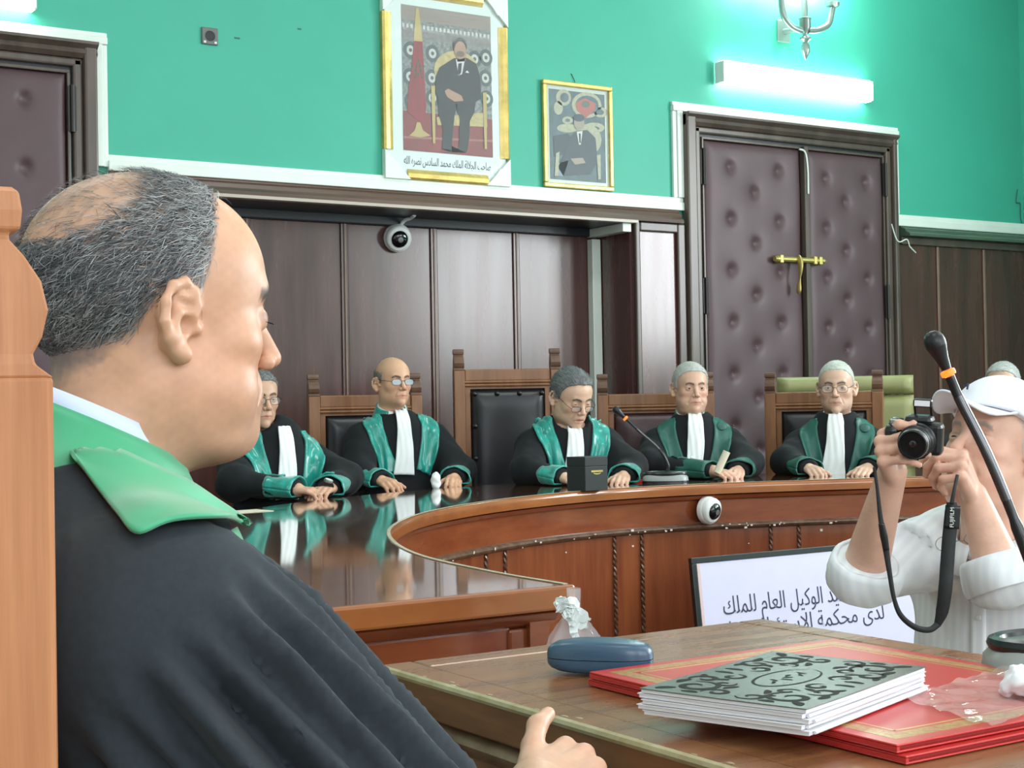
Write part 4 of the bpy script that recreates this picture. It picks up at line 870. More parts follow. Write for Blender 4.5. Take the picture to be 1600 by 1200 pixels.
def make_head(o, R, c, s, h, skin, tint=None, it=1):
    # returns (V,Q,C) of head and neck in person space and a function person->head space
    fn = lambda p: head_sdf(p, o)
    V, Q = surf(fn, (-0.115, -0.15, -0.26), (0.115, 0.145, 0.14), h); V = relax(fn, V, it)
    C = np.tile(np.array(skin, float), (len(V), 1)); x, y, z = np.abs(V[:, 0]), V[:, 1], V[:, 2]
    def blend(mask, col, k=1.0): 
        m = np.clip(mask, 0, 1)[:, None]*k; C[:] = C*(1-m)+np.array(col)*m
    sk = np.array(skin)
    g = lambda cx, cy, cz, sx, sy, sz: np.exp(-((x-cx)/sx)**2-((y-cy)/sy)**2-((z-cz)/sz)**2)
    blend(g(0.043, 0.07, -0.028, 0.02, 0.03, 0.018), sk*np.array([1.05, 0.80, 0.76]), 0.5)
    blend(g(0, 0.115, -0.03, 0.014, 0.02, 0.012), sk*np.array([1.05, 0.78, 0.74]), 0.5)
    blend(np.where(y > 0.05, g(0, 0.095, -0.0605, 0.019, 0.03, 0.004)+g(0, 0.095, -0.073-o['mouth']*0.5, 0.017, 0.03, 0.005), 0), sk*np.array([0.80, 0.46, 0.44]), 0.85)
    blend(np.where((y > 0.05) & (x < 0.0275), np.exp(-((z+0.0668+0.35*o['mouth'])/0.0022)**2), 0), sk*np.array([0.42, 0.26, 0.24]), 0.75)  # shade between the lips painted as a dark line
    blend(np.where(y > 0.06, g(0.0315, 0.08, -0.010, 0.016, 0.05, 0.004), 0), sk*np.array([0.74, 0.62, 0.58]), 0.5)  # shadow under the eyes put into the skin colour
    blend(np.where(y > 0.05, np.exp(-((x-np.interp(z, [-0.066, -0.034], [0.034, 0.021]))/0.0035)**2)*((z > -0.07) & (z < -0.032)), 0), sk*np.array([0.72, 0.58, 0.54]), 0.45)  # shade in the nasolabial fold put into the skin colour
    blend(np.where((y > 0.07), g(0.0315, 0.085, 0.0085, 0.0135, 0.05, 0.0016), 0), (0.05, 0.035, 0.03), 0.8)
    blend(np.where(y > 0.06, g(0.0315, 0.08, 0.012, 0.017, 0.05, 0.007), 0), sk*np.array([0.72, 0.62, 0.6]), 0.55)  # lid crease shadow below the brow put into the skin colour
    br = np.interp(x, [0.008, 0.02, 0.034, 0.048], [0.021, 0.026, 0.029, 0.022]); blend(np.where(y > 0.05, np.exp(-((z-br)/0.0050)**4)*((x > 0.010) & (x < 0.047)), 0), o.get('browcol', (0.09, 0.075, 0.065)), 0.95)
    blend(g(0.075, -0.006, -0.004, 0.006, 0.01, 0.008), sk*np.array([0.6, 0.42, 0.38]), 0.5)  # shade in the hollow of the ear painted on the skin
    if o.get('stubble'): blend(np.where((z < -0.035) & (y > -0.01), np.exp(-((x)/0.07)**4)*np.clip((-0.035-z)/0.02, 0, 1), 0), sk*np.array([0.80, 0.80, 0.82]), o['stubble'])
    if tint is not None: tint(V, C, blend)
    return V, Q, C
def xf(V, R, c, s): return (V*s)@R.T+np.array(c)
def scalp_paint(V, C, hb, col, amt=0.9, soft=0.012):
    # soft hairline painted on the scalp under the strands
    g = hairline(V, hb)+0.006*noise3(V, 300, 2)+0.004*noise3(V, 700, 5); m = np.clip(g/soft, 0, 1)*amt
    ear = (np.abs(V[:, 0]) > 0.0745) & (V[:, 1] > -0.045) & (V[:, 1] < 0.012) & (V[:, 2] < 0.034); m = np.where(ear, 0, m)
    if hb.get('thin'): m = np.maximum(m, ~ear*np.clip((hairline(V, dict(hb, bald=None))+0.004*noise3(V, 500, 1))/soft, 0, 1)*hb['thin'])
    C[:] = C*(1-m[:, None])+np.array(col)*m[:, None]
def make_hair(o, hb, t, h, col, col2=None, seed=0):
    fn = lambda p: smax(head_sdf(p, dict(o, ears=0), False)-t*(1+0.18*noise3(p, 90, seed)), -hairline(p, hb)+0.003+0.004*noise3(p, 300, seed+2), 0.006)
    V, Q = surf(fn, (-0.115, -0.15, -0.11), (0.115, 0.145, 0.15), h)
    n = np.clip(noise3(V, 200, seed)*0.5+0.5, 0, 1); c1 = np.array(col); c2 = np.array(col2 if col2 is not None else c1*0.7)
    return V, Q, c1*(1-n[:, None])+c2*n[:, None]
def strands(o, hb, t, n, ln, wd, col, col2, seed=0, thin_n=0, mix=None):
    # short hairs lying along the scalp, combed away from the crown
    r_ = np.random.default_rng(seed); fn = lambda p: head_sdf(p, dict(o, ears=0), False)-t
    d = r_.normal(size=(n*4, 3)); d /= np.linalg.norm(d, axis=1, keepdims=True); P = d*np.array([0.085, 0.115, 0.10])+np.array([0, -0.01, 0.035])
    P = relax(fn, P, 3); g = hairline(P, hb); k = g > r_.uniform(-0.004, 0.006, len(P))
    if thin_n:
        g2 = hairline(P, dict(hb, bald=None)); k |= (g2 > 0.004) & (r_.uniform(size=len(P)) < thin_n)
    P = P[k][:n]; N = grad(fn, P); m = len(P)
    fl = np.stack([P[:, 0]*0.3, -0.6*np.ones(m)*np.clip((0.06-P[:, 1])/0.1+0.4, 0.2, 1), -0.55*np.clip((0.12-P[:, 2])/0.12, 0, 1.2)], 1)+r_.normal(size=(m, 3))*0.22
    if hb.get('comb') is not None: fl = fl*0.35+np.array(hb['comb'])
    T = fl-N*(fl*N).sum(1, keepdims=True); T /= np.linalg.norm(T, axis=1, keepdims=True)+1e-9; S = np.cross(T, N)
    L = ln*r_.uniform(0.6, 1.3, m)[:, None]; w = wd*r_.uniform(0.6, 1.2, m)[:, None]
    p0 = P-N*0.001; p1 = P+L*(0.5*T+0.20*N); p2 = P+L*(0.97*T+0.13*N+0.12*S*r_.normal(size=(m, 1)))
    V = np.stack([p0-S*w, p0+S*w, p1-S*w*0.85, p1+S*w*0.85, p2-S*w*0.2, p2+S*w*0.2], 1).reshape(-1, 3)
    b = np.arange(m)[:, None]*6; Q = np.concatenate([b+np.array([0, 1, 3, 2]), b+np.array([2, 3, 5, 4])])
    f = r_.uniform(size=m) if mix is None else np.clip(mix(P)+r_.normal(size=m)*0.28, 0, 1)
    C = np.array(col)*(1-f[:, None])+np.array(col2)*f[:, None]
    return V, Q, np.repeat(C, 6, 0)
def make_eye(R, c, s, gaze=(0, 0), iris=(0.045, 0.025, 0.015), side=1):
    n1, n2 = 14, 20; V = []; C = []
    gx, gz = math.sin(math.radians(gaze[0])), math.sin(math.radians(gaze[1])); ax = np.array([gx, math.sqrt(max(0, 1-gx*gx-gz*gz)), gz])
    for i in range(n1+1):
        th = PI*i/n1
        for k in range(n2):
            ph = 2*PI*k/n2; v = np.array([math.sin(th)*math.cos(ph), math.sin(th)*math.sin(ph), math.cos(th)]); V.append(v)
            a = math.acos(max(-1, min(1, float(v@ax)))); C.append((0.005, 0.005, 0.006) if a < 0.22 else iris if a < 0.55 else (0.62, 0.58, 0.54))
    V = np.array(V)*0.0128+np.array([side*0.0315, 0.0760, 0.0030]); Q = [(i*n2+k, i*n2+(k+1) % n2, (i+1)*n2+(k+1) % n2, (i+1)*n2+k) for i in range(n1) for k in range(n2)]
    return xf(V, R, c, s), np.array(Q), np.array(C)
def glasses(parent, R, c, s, rim=M_WIRE, lens=M_LENS, w=0.023, hgt=0.0155, drop=0.0, r=0.0011, half=False, round_=False, fwd=0.0):
    t = bpy.data.objects.new('spectacles', None); COL.objects.link(t); t.parent = parent
    T = lambda P: [tuple(xf(np.array(q, float)[None], R, c, s)[0]) for q in P]
    for sd in (-1, 1):
        L_ = []; 
        for k in range(25):
            a = 2*PI*k/24; e = 0.75 if not round_ else 1.0
            cx = math.copysign(abs(math.cos(a))**e, math.cos(a))*w; cz = math.copysign(abs(math.sin(a))**e, math.sin(a))*hgt
            L_.append((sd*(0.0335)+cx, 0.104+fwd-0.20*abs(sd*0.0335+cx)**1.0*0.35, -0.001-drop+cz))
        ring = L_ if not half else [q for q, k in zip(L_, range(25)) if k <= 12]
        MB().tube(T(ring), r*s, 6).build('rim', rim, t, smooth=True)
        mb = MB(); pts = T(L_[:-1]); n = len(pts); cen = tuple(np.mean(np.array(pts), 0)); mb.add(pts+[cen], [(i, (i+1) % n, n) for i in range(n)]); mb.build('lens', lens, t, smooth=True, fix=False)
        MB().tube(T([(sd*(0.0335+w), 0.102+fwd-0.004, 0.002-drop), (sd*0.072, 0.085, 0.006-drop*0.6), (sd*0.080, 0.03, 0.012), (sd*0.0815, -0.005, 0.022), (sd*0.082, -0.022, 0.012), (sd*0.080, -0.032, -0.004)]), r*1.1*s, 6).build('temple', rim, t, smooth=True)
    MB().tube(T([(-0.0335+w*0.93, 0.1035+fwd, 0.003-drop), (0, 0.109+fwd, 0.006-drop), (0.0335-w*0.93, 0.1035+fwd, 0.003-drop)]), r*s, 6).build('bridge', rim, t, smooth=True)
    return t

# ------------------------------------------------------------------ hands
def hand_segs(wrist, d, nrm, thumb_side, L=0.185, curl=(20, 35, 25), spread=6, thumb=(35, 20, 20), tcurl=0.5, each=None):
    # wrist point, pointing direction, back-of-hand normal, side vector sign; returns capsules (a,b,ra,rb)
    d = np.asarray(d, float); d /= np.linalg.norm(d); nn = np.asarray(nrm, float); nn -= d*(nn@d); nn /= np.linalg.norm(nn); sd = np.cross(d, nn)*thumb_side
    w = np.asarray(wrist, float); k = L/0.185; segs = []
    kn = []
    for i, (lat, fw) in enumerate(((0.030, 0.088), (0.010, 0.094), (-0.010, 0.090), (-0.028, 0.080))):
        q = w+d*fw*k+sd*lat*k+nn*(0.004-0.15*abs(lat-0.005))*k; kn.append(q)
        segs.append((w+d*0.012*k+sd*lat*0.55*k, q, 0.0165*k, 0.0112*k))
    lens = ((0.042, 0.025, 0.020), (0.047, 0.029, 0.021), (0.043, 0.027, 0.021), (0.034, 0.020, 0.018))
    for i in range(4):
        cu = each[i] if each else curl; a = math.radians(spread*(1.5-i)/1.5*0.7); dr = d*math.cos(a)+sd*math.sin(a); q = kn[i]; ang = 0.0; r0 = (0.0098, 0.0102, 0.0098, 0.0088)[i]
        for j in range(3):
            ang += math.radians(cu[j]); v = dr*math.cos(ang)-nn*math.sin(ang); e = q+v*lens[i][j]*k
            segs.append((q, e, (r0-0.0009*j)*k, (r0-0.0009*(j+1))*k)); q = e
    b = w+d*0.022*k+sd*0.020*k-nn*0.006*k
    tv = d*math.cos(math.radians(thumb[0]))+sd*math.sin(math.radians(thumb[0]))-nn*tcurl; tv /= np.linalg.norm(tv); e = b+tv*0.044*k; segs.append((b, e, 0.0165*k, 0.0118*k))
    tv2 = tv*math.cos(math.radians(thumb[1]))+(d*0.8-sd*0.5-nn*0.2)*math.sin(math.radians(thumb[1])); tv2 /= np.linalg.norm(tv2); e2 = e+tv2*0.033*k; segs.append((e, e2, 0.0115*k, 0.0104*k))
    tv3 = tv2*math.cos(math.radians(thumb[2]))+(d*0.8-sd*0.5-nn*0.2)*math.sin(math.radians(thumb[2])); tv3 /= np.linalg.norm(tv3); segs.append((e2, e2+tv3*0.027*k, 0.0104*k, 0.0082*k))
    return segs
def segs_mesh(segs, h, k=0.006, groups=None, skin=(0.6, 0.4, 0.3)):
    lo = np.min([np.minimum(s[0], s[1])-max(s[2], s[3]) for s in segs], 0)-3*h; hi = np.max([np.maximum(s[0], s[1])+max(s[2], s[3]) for s in segs], 0)+3*h
    def fn(p):
        d = None
        for a, b, ra, rb in segs:
            e = rc(p, a, b, ra, rb); d = e if d is None else smin(d, e, k)
        return d
    V, Q = surf(fn, lo, hi, h)
    C = np.tile(np.array(skin, float), (len(V), 1)); n = noise3(V, 120, 3)*0.06+noise3(V, 420, 4)*0.04
    C *= (1+n[:, None])*np.array([1, 1, 1])
    for a, b, ra, rb in segs[4:]:   # redder knuckles
        m = np.exp(-(np.linalg.norm(V-np.asarray(a), axis=1)/0.013)**2)[:, None]*0.28; C = C*(1-m)+np.array(skin)*np.array([1.0, 0.66, 0.58])*m
    return V, Q, C
def march(fn, O, d, tmax=1.6, it=48):
    O = np.asarray(O, float); d = np.asarray(d, float); t = np.zeros(len(O))
    for _ in range(it): t = t+np.clip(fn((O+t[:, None]*d).astype(F32)), -0.05, 0.2)*0.85
    return O+t[:, None]*d, (t < tmax) & (np.abs(fn((O+t[:, None]*d).astype(F32))) < 0.01)
def patch(fn, center, width, n, m, d, off=0.006, pleat=0.0, pf=5.0, seed=0.0, edge=True):
    # strip laid onto a surface: centre line points and half widths in the plane seen along d (local x and z)
    cl_ = catmull([np.array(q, float) for q in center], max(2, n//(len(center)-1))); N = len(cl_)
    wd = np.interp(np.linspace(0, 1, N), np.linspace(0, 1, len(width)), width)
    P = np.zeros((N, m, 3)); U = np.linspace(-1, 1, m)
    for i in range(N):
        t = cl_[min(i+1, N-1)]-cl_[max(i-1, 0)]; t /= np.linalg.norm(t); nrm = np.array([t[1], -t[0]])
        for j in range(m): q = cl_[i]+nrm*U[j]*wd[i]; P[i, j] = (q[0], 0, q[1])
    d = np.asarray(d, float); d /= np.linalg.norm(d)
    O = P.reshape(-1, 3)-d*0.9; H, ok = march(fn, O, d)
    if not ok.all():   # points past the silhouette take the depth of their nearest row neighbour
        T_ = ((H-O)@d).reshape(N, m); K = ok.reshape(N, m)
        for i in range(N):
            if K[i].any(): T_[i] = np.interp(np.arange(m), np.flatnonzero(K[i]), T_[i][K[i]])
            else: T_[i] = T_[i-1] if i else 0.9
        H = O+T_.reshape(-1)[:, None]*d
    g = grad(fn, H)
    uu = np.tile(U, N); vv = np.repeat(np.linspace(0, 1, N), m)
    bump = pleat*(np.sin(uu*pf+3*np.sin(vv*5+seed)+seed)*0.6+0.5*np.sin(vv*17+uu*4+seed*2)*np.cos(uu*3+seed))
    H = H+g*(off+bump)[:, None]
    return H.reshape(N, m, 3)
# ------------------------------------------------------------------ seated judges
def judge(px, Zd, ang, label, head, hairp, col, stole=M_TEAL, collar=M_TEAL, dx=0.0, seat_off=0.0, hands='clasp', sh=1.05, armw=1.0, specs=None, jab=(0.0, 0.030, 0.046), cuff=True, lean=0.0, tie=False, collar_top=True, skin=(0.55, 0.36, 0.25), headpx=None, jz=None, arms=True, watch=False):
    p = at_d(px, 690, Zd); root = empty('person', (p[0], p[1], 0), face(p, ang)); tag(root, label, 'person', 'robed judges')
    (xc, yt, yc), fw_, yaw, pit, rol = head   # crown and chin heights in the photograph fix the head's size and place
    R = rot(yaw, pit, rol); up_ = (R@np.array([0, 0.0, 0.243]))[2]; s = (yc-yt)/FPX*(Zd-fw_)/up_
    wc = at_d(xc, yt+(yc-yt)*0.515, Zd-fw_)-np.array([p[0], p[1], 0]); rz_ = root.rotation_euler[2]
    c = np.array([wc[0]*math.cos(rz_)+wc[1]*math.sin(rz_), -wc[0]*math.sin(rz_)+wc[1]*math.cos(rz_), wc[2]])
    if callable(sh): sh = sh(c, s)
    L = lean
    E_l, E_r = (-0.26*armw, 0.15+L, 0.880), (0.26*armw, 0.15+L, 0.880)
    if hands == 'clasp': H_l, H_r = (-0.045, 0.40+L, 0.852), (0.045, 0.40+L, 0.852)
    elif hands == 'apart': H_l, H_r = (-0.13, 0.38+L, 0.850), (0.12, 0.38+L, 0.850)
    else: H_l, H_r = hands
    def torso(q):
        a = q.copy(); a[:, 0] = np.abs(a[:, 0]); ty = L*np.clip((a[:, 2]-0.5)/0.5, 0, 1); a[:, 1] -= ty
        d = ell(a, (0, 0.0, 0.80), (0.185, 0.135, 0.36))
        d = smin(d, rc(a, (0, -0.015, sh-0.01), (0.16, -0.012, sh-0.045), 0.07, 0.072), 0.06)
        d = smin(d, rc(a, (0, -0.02, sh+0.055), (0.10, -0.02, sh+0.0), 0.052, 0.045), 0.05)
        d = smin(d, rc(a, (0, 0, 0.62), (0, 0.20, 0.56), 0.20, 0.16), 0.1)
        return d
    def robe(q):
        d = torso(q)
        for E_, H_, sg in ((E_l, H_l, -1), (E_r, H_r, 1)):
            S_ = np.array((sg*0.17, L*0.9-0.01, sh-0.055)); E2 = np.array(E_); H2 = np.array(H_); He = E2+(H2-E2)*0.80
            d = smin(d, rc(q, S_, E2, 0.080, 0.078), 0.05)
            d = smin(d, rc(q, E2, He, 0.068, 0.056, sq=(1, 1, 0.8)), 0.04)
        f = 0.0055*noise3(q*np.array([1, 1, 0.55], F32), 34, 1)+0.004*noise3(q*np.array([1.0, 1.0, 0.4], F32), 75, 2)
        d = d+f*np.clip((np.abs(q[:, 0])-0.05)/0.08, 0.25, 1)
        d = smax(d, -ell(q, (c[0], c[1]-0.01, c[2]-0.085*s), (0.080, 0.092, 0.066)), 0.012)
        for H_ in (H_l, H_r): d = smax(d, -sph(q, np.array(H_)+np.array((0, 0.03, 0)), 0.05), 0.01)
        return np.maximum(d, 0.03-q[:, 2])
    V, Q = surf(robe, (-0.42, -0.28, 0.3), (0.42, 0.55+L, 1.25), 0.0125)
    rb = Geo().add(V, Q).build('robe', M_ROBE, root)
    # lower part of the robe down to the floor
    def skirt(q): 
        a = q.copy(); a[:, 0] = np.abs(a[:, 0]); d = smin(rc(a, (0.09, 0.02, 0.56), (0.10, 0.30, 0.52), 0.11, 0.09), rc(a, (0.10, 0.30, 0.50), (0.11, 0.33, 0.05), 0.10, 0.12), 0.08); return np.maximum(d, 0.02-a[:, 2])
    V, Q = surf(skirt, (-0.34, -0.2, 0.0), (0.34, 0.55, 0.75), 0.03); Geo().add(V, Q).build('robe_skirt', M_ROBE, rb)
    # body: head and neck, arms and hands in one mesh
    body = Geo(); o = dict(HD, **hairp.get('shape', {}))
    V, Q, C = make_head(o, R, c, s, 0.0032, skin); scalp_paint(V, C, hairp, np.array(hairp['col'])*0.85); body.add(xf(V, R, c, s), Q, C)
    if arms:
        for E_, H_, sg in ((E_l, H_l, 1), (E_r, H_r, -1)):
            E2 = np.array(E_); H2 = np.array(H_); dd = (H2-E2)/np.linalg.norm(H2-E2)
            if not isinstance(hands, str): dd = dd*0.8+np.array([0, 0.2, -0.06])
            elif hands in ('clasp',): dd = dd*0.6+np.array([-sg*-0.8 if 0 else sg*0.75, 0.35, -0.05])
            elif hands == 'apart': dd = dd*0.7+np.array([sg*0.25, 0.5, -0.12])
            seg = hand_segs(H2-dd*0.045, dd, (sg*-0.25, -0.1, 1), 1 if sg > 0 else -1, L=0.18, curl=(22, 38, 28) if hands != 'apart' else (16, 30, 20), thumb=(38, 15, 15), tcurl=0.25)
            seg.append((E2, H2-dd*0.03, 0.042, 0.029))
            V, Q, C = segs_mesh(seg, 0.0045, skin=skin); body.add(V, Q, C)
        # upper body beneath the robe
        V, Q = surf(lambda q: torso(q)+0.03, (-0.3, -0.2, 0.45), (0.3, 0.35+L, 1.15), 0.03); body.add(V, Q, skin)
    body.build('body', M_SKIN, root)
    V, Q, C = make_hair(o, hairp, hairp.get('t', 0.005), 0.0042, hairp['col'], hairp.get('col2'), seed=int(px)); hg = Geo().add(xf(V, R, c, s), Q, C)
    V, Q, C = strands(o, hairp, hairp.get('t', 0.005), 1800, hairp.get('len', 0.014), 0.0009, hairp['col'], hairp.get('col2'), seed=int(px)); hg.add(xf(V, R, c, s), Q, C); hg.build('hair', M_HAIR, root)
    for sd in (-1, 1):
        V, Q, C = make_eye(R, c, s, hairp.get('gaze', (0, 0)), side=sd); Geo().add(V, Q, C).build('eye', M_EYE, root)
    if specs: glasses(root, R, c, s, **specs)
    # satin facings, jabot and collar
    dv = (0, -0.86, -0.51)
    xo = lambda x, z: (x, z)
    for sg in (-1, 1):
        cl_ = [(sg*0.116, sh+0.066), (sg*0.126, sh+0.038), (sg*0.135, sh-0.02), (sg*0.120, sh-0.12), (sg*0.098, sh-0.21), (sg*0.08, sh-0.27)]
        P = patch(robe, cl_, [0.028, 0.040, 0.044, 0.042, 0.040, 0.038], 36, 11, dv, off=0.007, pleat=0.0055 if stole is M_TEAL else 0.0018, pf=5.5, seed=sg*1.7+px)
        MB().grid(P).build('satin_facing', stole, rb, smooth=True, angle=180, solid=0.007)
    # fabric button on the left facing
    if stole is M_DKGREEN:
        P = patch(robe, [(-0.125, sh+0.02), (-0.125, sh-0.022)], [0.020, 0.020], 8, 9, dv, off=0.014)
        cc = P.reshape(-1, 3).mean(0); nn = np.array([-0.1, 0.86, 0.45]); MB().lathe([(0.024, -0.006), (0.024, 0.002), (0.018, 0.006), (0.001, 0.008)], cc, nn, 20).build('fabric_button', stole, rb, smooth=True)
    j0, jw0, jw1 = jab
    P = patch(robe, [(j0, sh+0.058), (j0, sh+0.0), (j0+0.004, sh-0.1), (j0+0.012, sh-0.2), (j0+0.02, (jz or sh-0.285))], [jw0*0.8, jw0, jw0*1.1, (jw0+jw1)/2, jw1], 30, 15, dv, off=0.016, pleat=0.0025, pf=9, seed=1.0)
    MB().grid(P).build('jabot', M_LINEN, rb, smooth=True, angle=180, solid=0.008)
    # standing collar around the neck (open at the front)
    nb = c+np.array([0, -0.028-0.10*math.sin(math.radians(pit)), -0.125*s])
    for r_, z0, z1, m, nm, gap, y0 in ((0.074, -0.040, 0.014, collar, 'robe_collar', 0.50, -0.002), (0.067, -0.022, 0.014, M_LINEN, 'shirt_collar', 0.22, 0.004)):
        A = np.linspace(PI/2+gap, PI/2+2*PI-gap, 30); Pc = []
        for zz, rr in ((z0, r_*1.22), (z0*0.3, r_*1.07), (z1*0.5, r_*1.0), (z1, r_*0.985)):
            Pc.append([(nb[0]+rr*math.cos(a)*1.02, nb[1]+y0+rr*math.sin(a)*0.98, nb[2]+zz-0.026*math.sin(a)) for a in A])
        MB().grid(np.array(Pc)).build(nm, m, rb, smooth=True, angle=180, solid=0.006)
    if tie: MB().prism([(-0.014, 0.02), (0.014, 0.02), (0.02, -0.04), (-0.02, -0.04)], lambda u, v: (u, nb[1]+0.072, nb[2]-0.02+v), lambda u, v: (u, nb[1]+0.084, nb[2]-0.02+v)).build('tie_knot', mat('navy_tie', (0.02, 0.03, 0.09), 0.5), rb, bevel=0.004)
    if cuff:   # wide satin sleeve ends
        for E_, H_, sg in ((E_l, H_l, -1), (E_r, H_r, 1)):
            E2 = np.array(E_); H2 = np.array(H_); dd = (H2-E2)/np.linalg.norm(H2-E2); a0 = E2+(H2-E2)*0.50; a1 = E2+(H2-E2)*0.92
            up = np.array([0, 0, 1.0]); sx = np.cross(dd, up); sx /= np.linalg.norm(sx); rows = []
            for t in np.linspace(0, 1, 9):
                ct = a0+(a1-a0)*t; rr = 0.064+0.010*t; row = []
                for k in range(33):
                    an = 2*PI*k/32; wob = 1+0.05*math.sin(3*an+t*4+px)+0.025*math.sin(7*an+t*9)
                    v = ct+sx*rr*wob*math.cos(an)+up*rr*0.72*wob*math.sin(an); v[2] = max(v[2], BZ+0.006); row.append(v)
                rows.append(row)
            MB().grid(np.array(rows)).build('satin_cuff', stole, rb, smooth=True, angle=180, solid=0.006)
    if watch:
        E2 = np.array(E_l); H2 = np.array(H_l); u = (H2-E2)/np.linalg.norm(H2-E2); wp = E2+(H2-E2)*0.985; wo = bpy.data.objects.new('wristwatch', None); COL.objects.link(wo); wo.parent = root; wo.location = wp
        MB().lathe([(0.031, -0.010), (0.034, -0.010), (0.034, 0.010), (0.031, 0.010)], (0, 0, 0), u, 24).build('strap', M_BPLAST, wo, smooth=True, angle=40)
        n_ = np.array([0, 0.55, 0.85]); n_ = n_-u*(n_@u); n_ /= np.linalg.norm(n_); MB().lathe([(0.019, 0.030), (0.020, 0.034), (0.019, 0.041), (0.016, 0.042)], (0, 0, 0), n_, 24).build('case', M_STEEL, wo, smooth=True, angle=40); MB().lathe([(0.0155, 0.0415), (0.0155, 0.0425)], (0, 0, 0), n_, 24).build('dial', M_PLAST, wo)
    return root, R, c, s

WH = (0.62, 0.64, 0.60); GR = (0.30, 0.30, 0.29); DK = (0.07, 0.07, 0.075)
SHD = lambda c, s: c[2]-0.222*s
jA = judge(432, 6.35, 22, 'partly hidden robed judge behind the near man with watch', ((402, 577, 668), 0.02, 4, 4, 0), dict(col=GR, col2=DK, shape=dict(jaw=1.04, lid=0.35)), GR, specs=dict(rim=M_WIRE, lens=M_LENS), skin=(0.608, 0.373, 0.253), sh=SHD, armw=0.92, watch=True)
jB = judge(622, 7.00, 18, 'balding robed judge with shiny glasses and teal satin facings looking aside', ((614, 558, 637), 0.0, 10, -2, 0), dict(col=(0.30, 0.29, 0.25), col2=(0.16, 0.15, 0.13), t=0.003, bald=(0.085, 0.08, 0.062, 0.05, 0.04), shape=dict(jaw=0.98, lid=0.4, w=0.97)), DK, specs=dict(rim=M_WIRE, lens=M_LENSB, w=0.024, hgt=0.0145), tie=True, skin=(0.655, 0.384, 0.248), sh=SHD, armw=0.92, hands=((-0.145, 0.35, 0.850), (0.175, 0.33, 0.850)))
jC = judge(886, 7.00, 16, 'robed judge in teal satin bending over papers to read aloud', ((893, 581, 661), 0.08, 16, 22, 0), dict(col=(0.24, 0.26, 0.26), col2=(0.07, 0.08, 0.085), t=0.007, len=0.03, comb=(0, -0.9, 0.1), rec=0.012, front=0.010, shape=dict(jaw=1.04, lid=0.15, mouth=0.006, w=1.02)), DK, specs=dict(rim=M_WIRE, lens=M_LENS, drop=0.012, hgt=0.012), hands='apart', skin=(0.655, 0.429, 0.308), sh=1.03, lean=0.04, armw=0.95)
jD = judge(1083, 7.30, 8, 'stern white-haired robed judge with dark green facings and bare face', ((1079, 567, 645), 0.0, 8, 2, 0), dict(col=WH, col2=(0.42, 0.43, 0.41), t=0.006, front=0.004, shape=dict(jaw=1.08, lid=0.5, fat=0.004, browcol=(0.15, 0.13, 0.12), w=1.0)), DK, stole=M_DKGREEN, collar=M_DKGREEN, jab=(0.0, 0.034, 0.036), skin=(0.655, 0.407, 0.297), sh=SHD, armw=0.9, hands=((-0.150, 0.37, 0.852), (-0.055, 0.41, 0.852)))
jE = judge(1308, 7.35, 0, 'white-haired robed judge in square glasses with long white jabot', ((1307, 564, 646), 0.0, -4, 2, 0), dict(col=(0.66, 0.70, 0.62), col2=(0.46, 0.50, 0.44), t=0.003, len=0.009, front=0.004, shape=dict(jaw=1.02, lid=0.55, w=1.0, browcol=(0.14, 0.12, 0.11))), DK, stole=M_DKGREEN, collar=M_ROBE, jab=(0.005, 0.036, 0.06), specs=dict(rim=M_WIRE, lens=M_LENS, w=0.025, hgt=0.017), skin=(0.632, 0.418, 0.308), sh=SHD, armw=0.92, hands=((-0.13, 0.37, 0.852), (0.12, 0.36, 0.852)))
jF = judge(1562, 8.2, -14, 'grey-haired man partly hidden behind the photographer', ((1567, 566, 640), 0.0, 0, 2, 0), dict(col=(0.55, 0.58, 0.55), col2=(0.36, 0.38, 0.36), t=0.005, shape=dict(jaw=1.05)), DK, stole=M_DKGREEN, collar=M_ROBE, specs=dict(rim=M_WIRE, lens=M_LENS), skin=(0.585, 0.373, 0.264), sh=SHD)
# ------------------------------------------------------------------ near robed man, seen from behind his right shoulder
hw_ = at_d(238, 503, 1.21); n_ang = math.radians(-6.0)
fwd = np.array([math.cos(n_ang), math.sin(n_ang), 0]); rgt = np.array([math.sin(n_ang), -math.cos(n_ang), 0])
nroot_p = hw_-0.04*fwd
near = empty('person', (nroot_p[0], nroot_p[1], 0), n_ang-PI/2); tag(near, 'large robed man in profile at the left foreground with green collar', 'person')
def to_l(P): P = np.atleast_2d(P)-np.array([nroot_p[0], nroot_p[1], 0]); return np.stack([P@rgt, P@fwd, P[:, 2]], 1)
HZ = hw_[2]
no = dict(HD, w=1.0, jaw=1.10, fat=0.003, lid=0.30, nose=0.88, neck=0.060, neckdir=(0, -0.075, -0.20), ears=1.0, chin=-0.004, lower=1.06, eary=0.010)
nR = rot(7, 2, 0); nc = np.array([0, 0.04, HZ]); nsc = 0.95
nhair = dict(col=(0.035, 0.040, 0.046), col2=(0.44, 0.45, 0.45), front=0.05, rec=0.045, shift=0.010, spot=(0.006, -0.066, 0.098, 0.062, 0.060, 0.058))
SKN = (0.61, 0.345, 0.225)
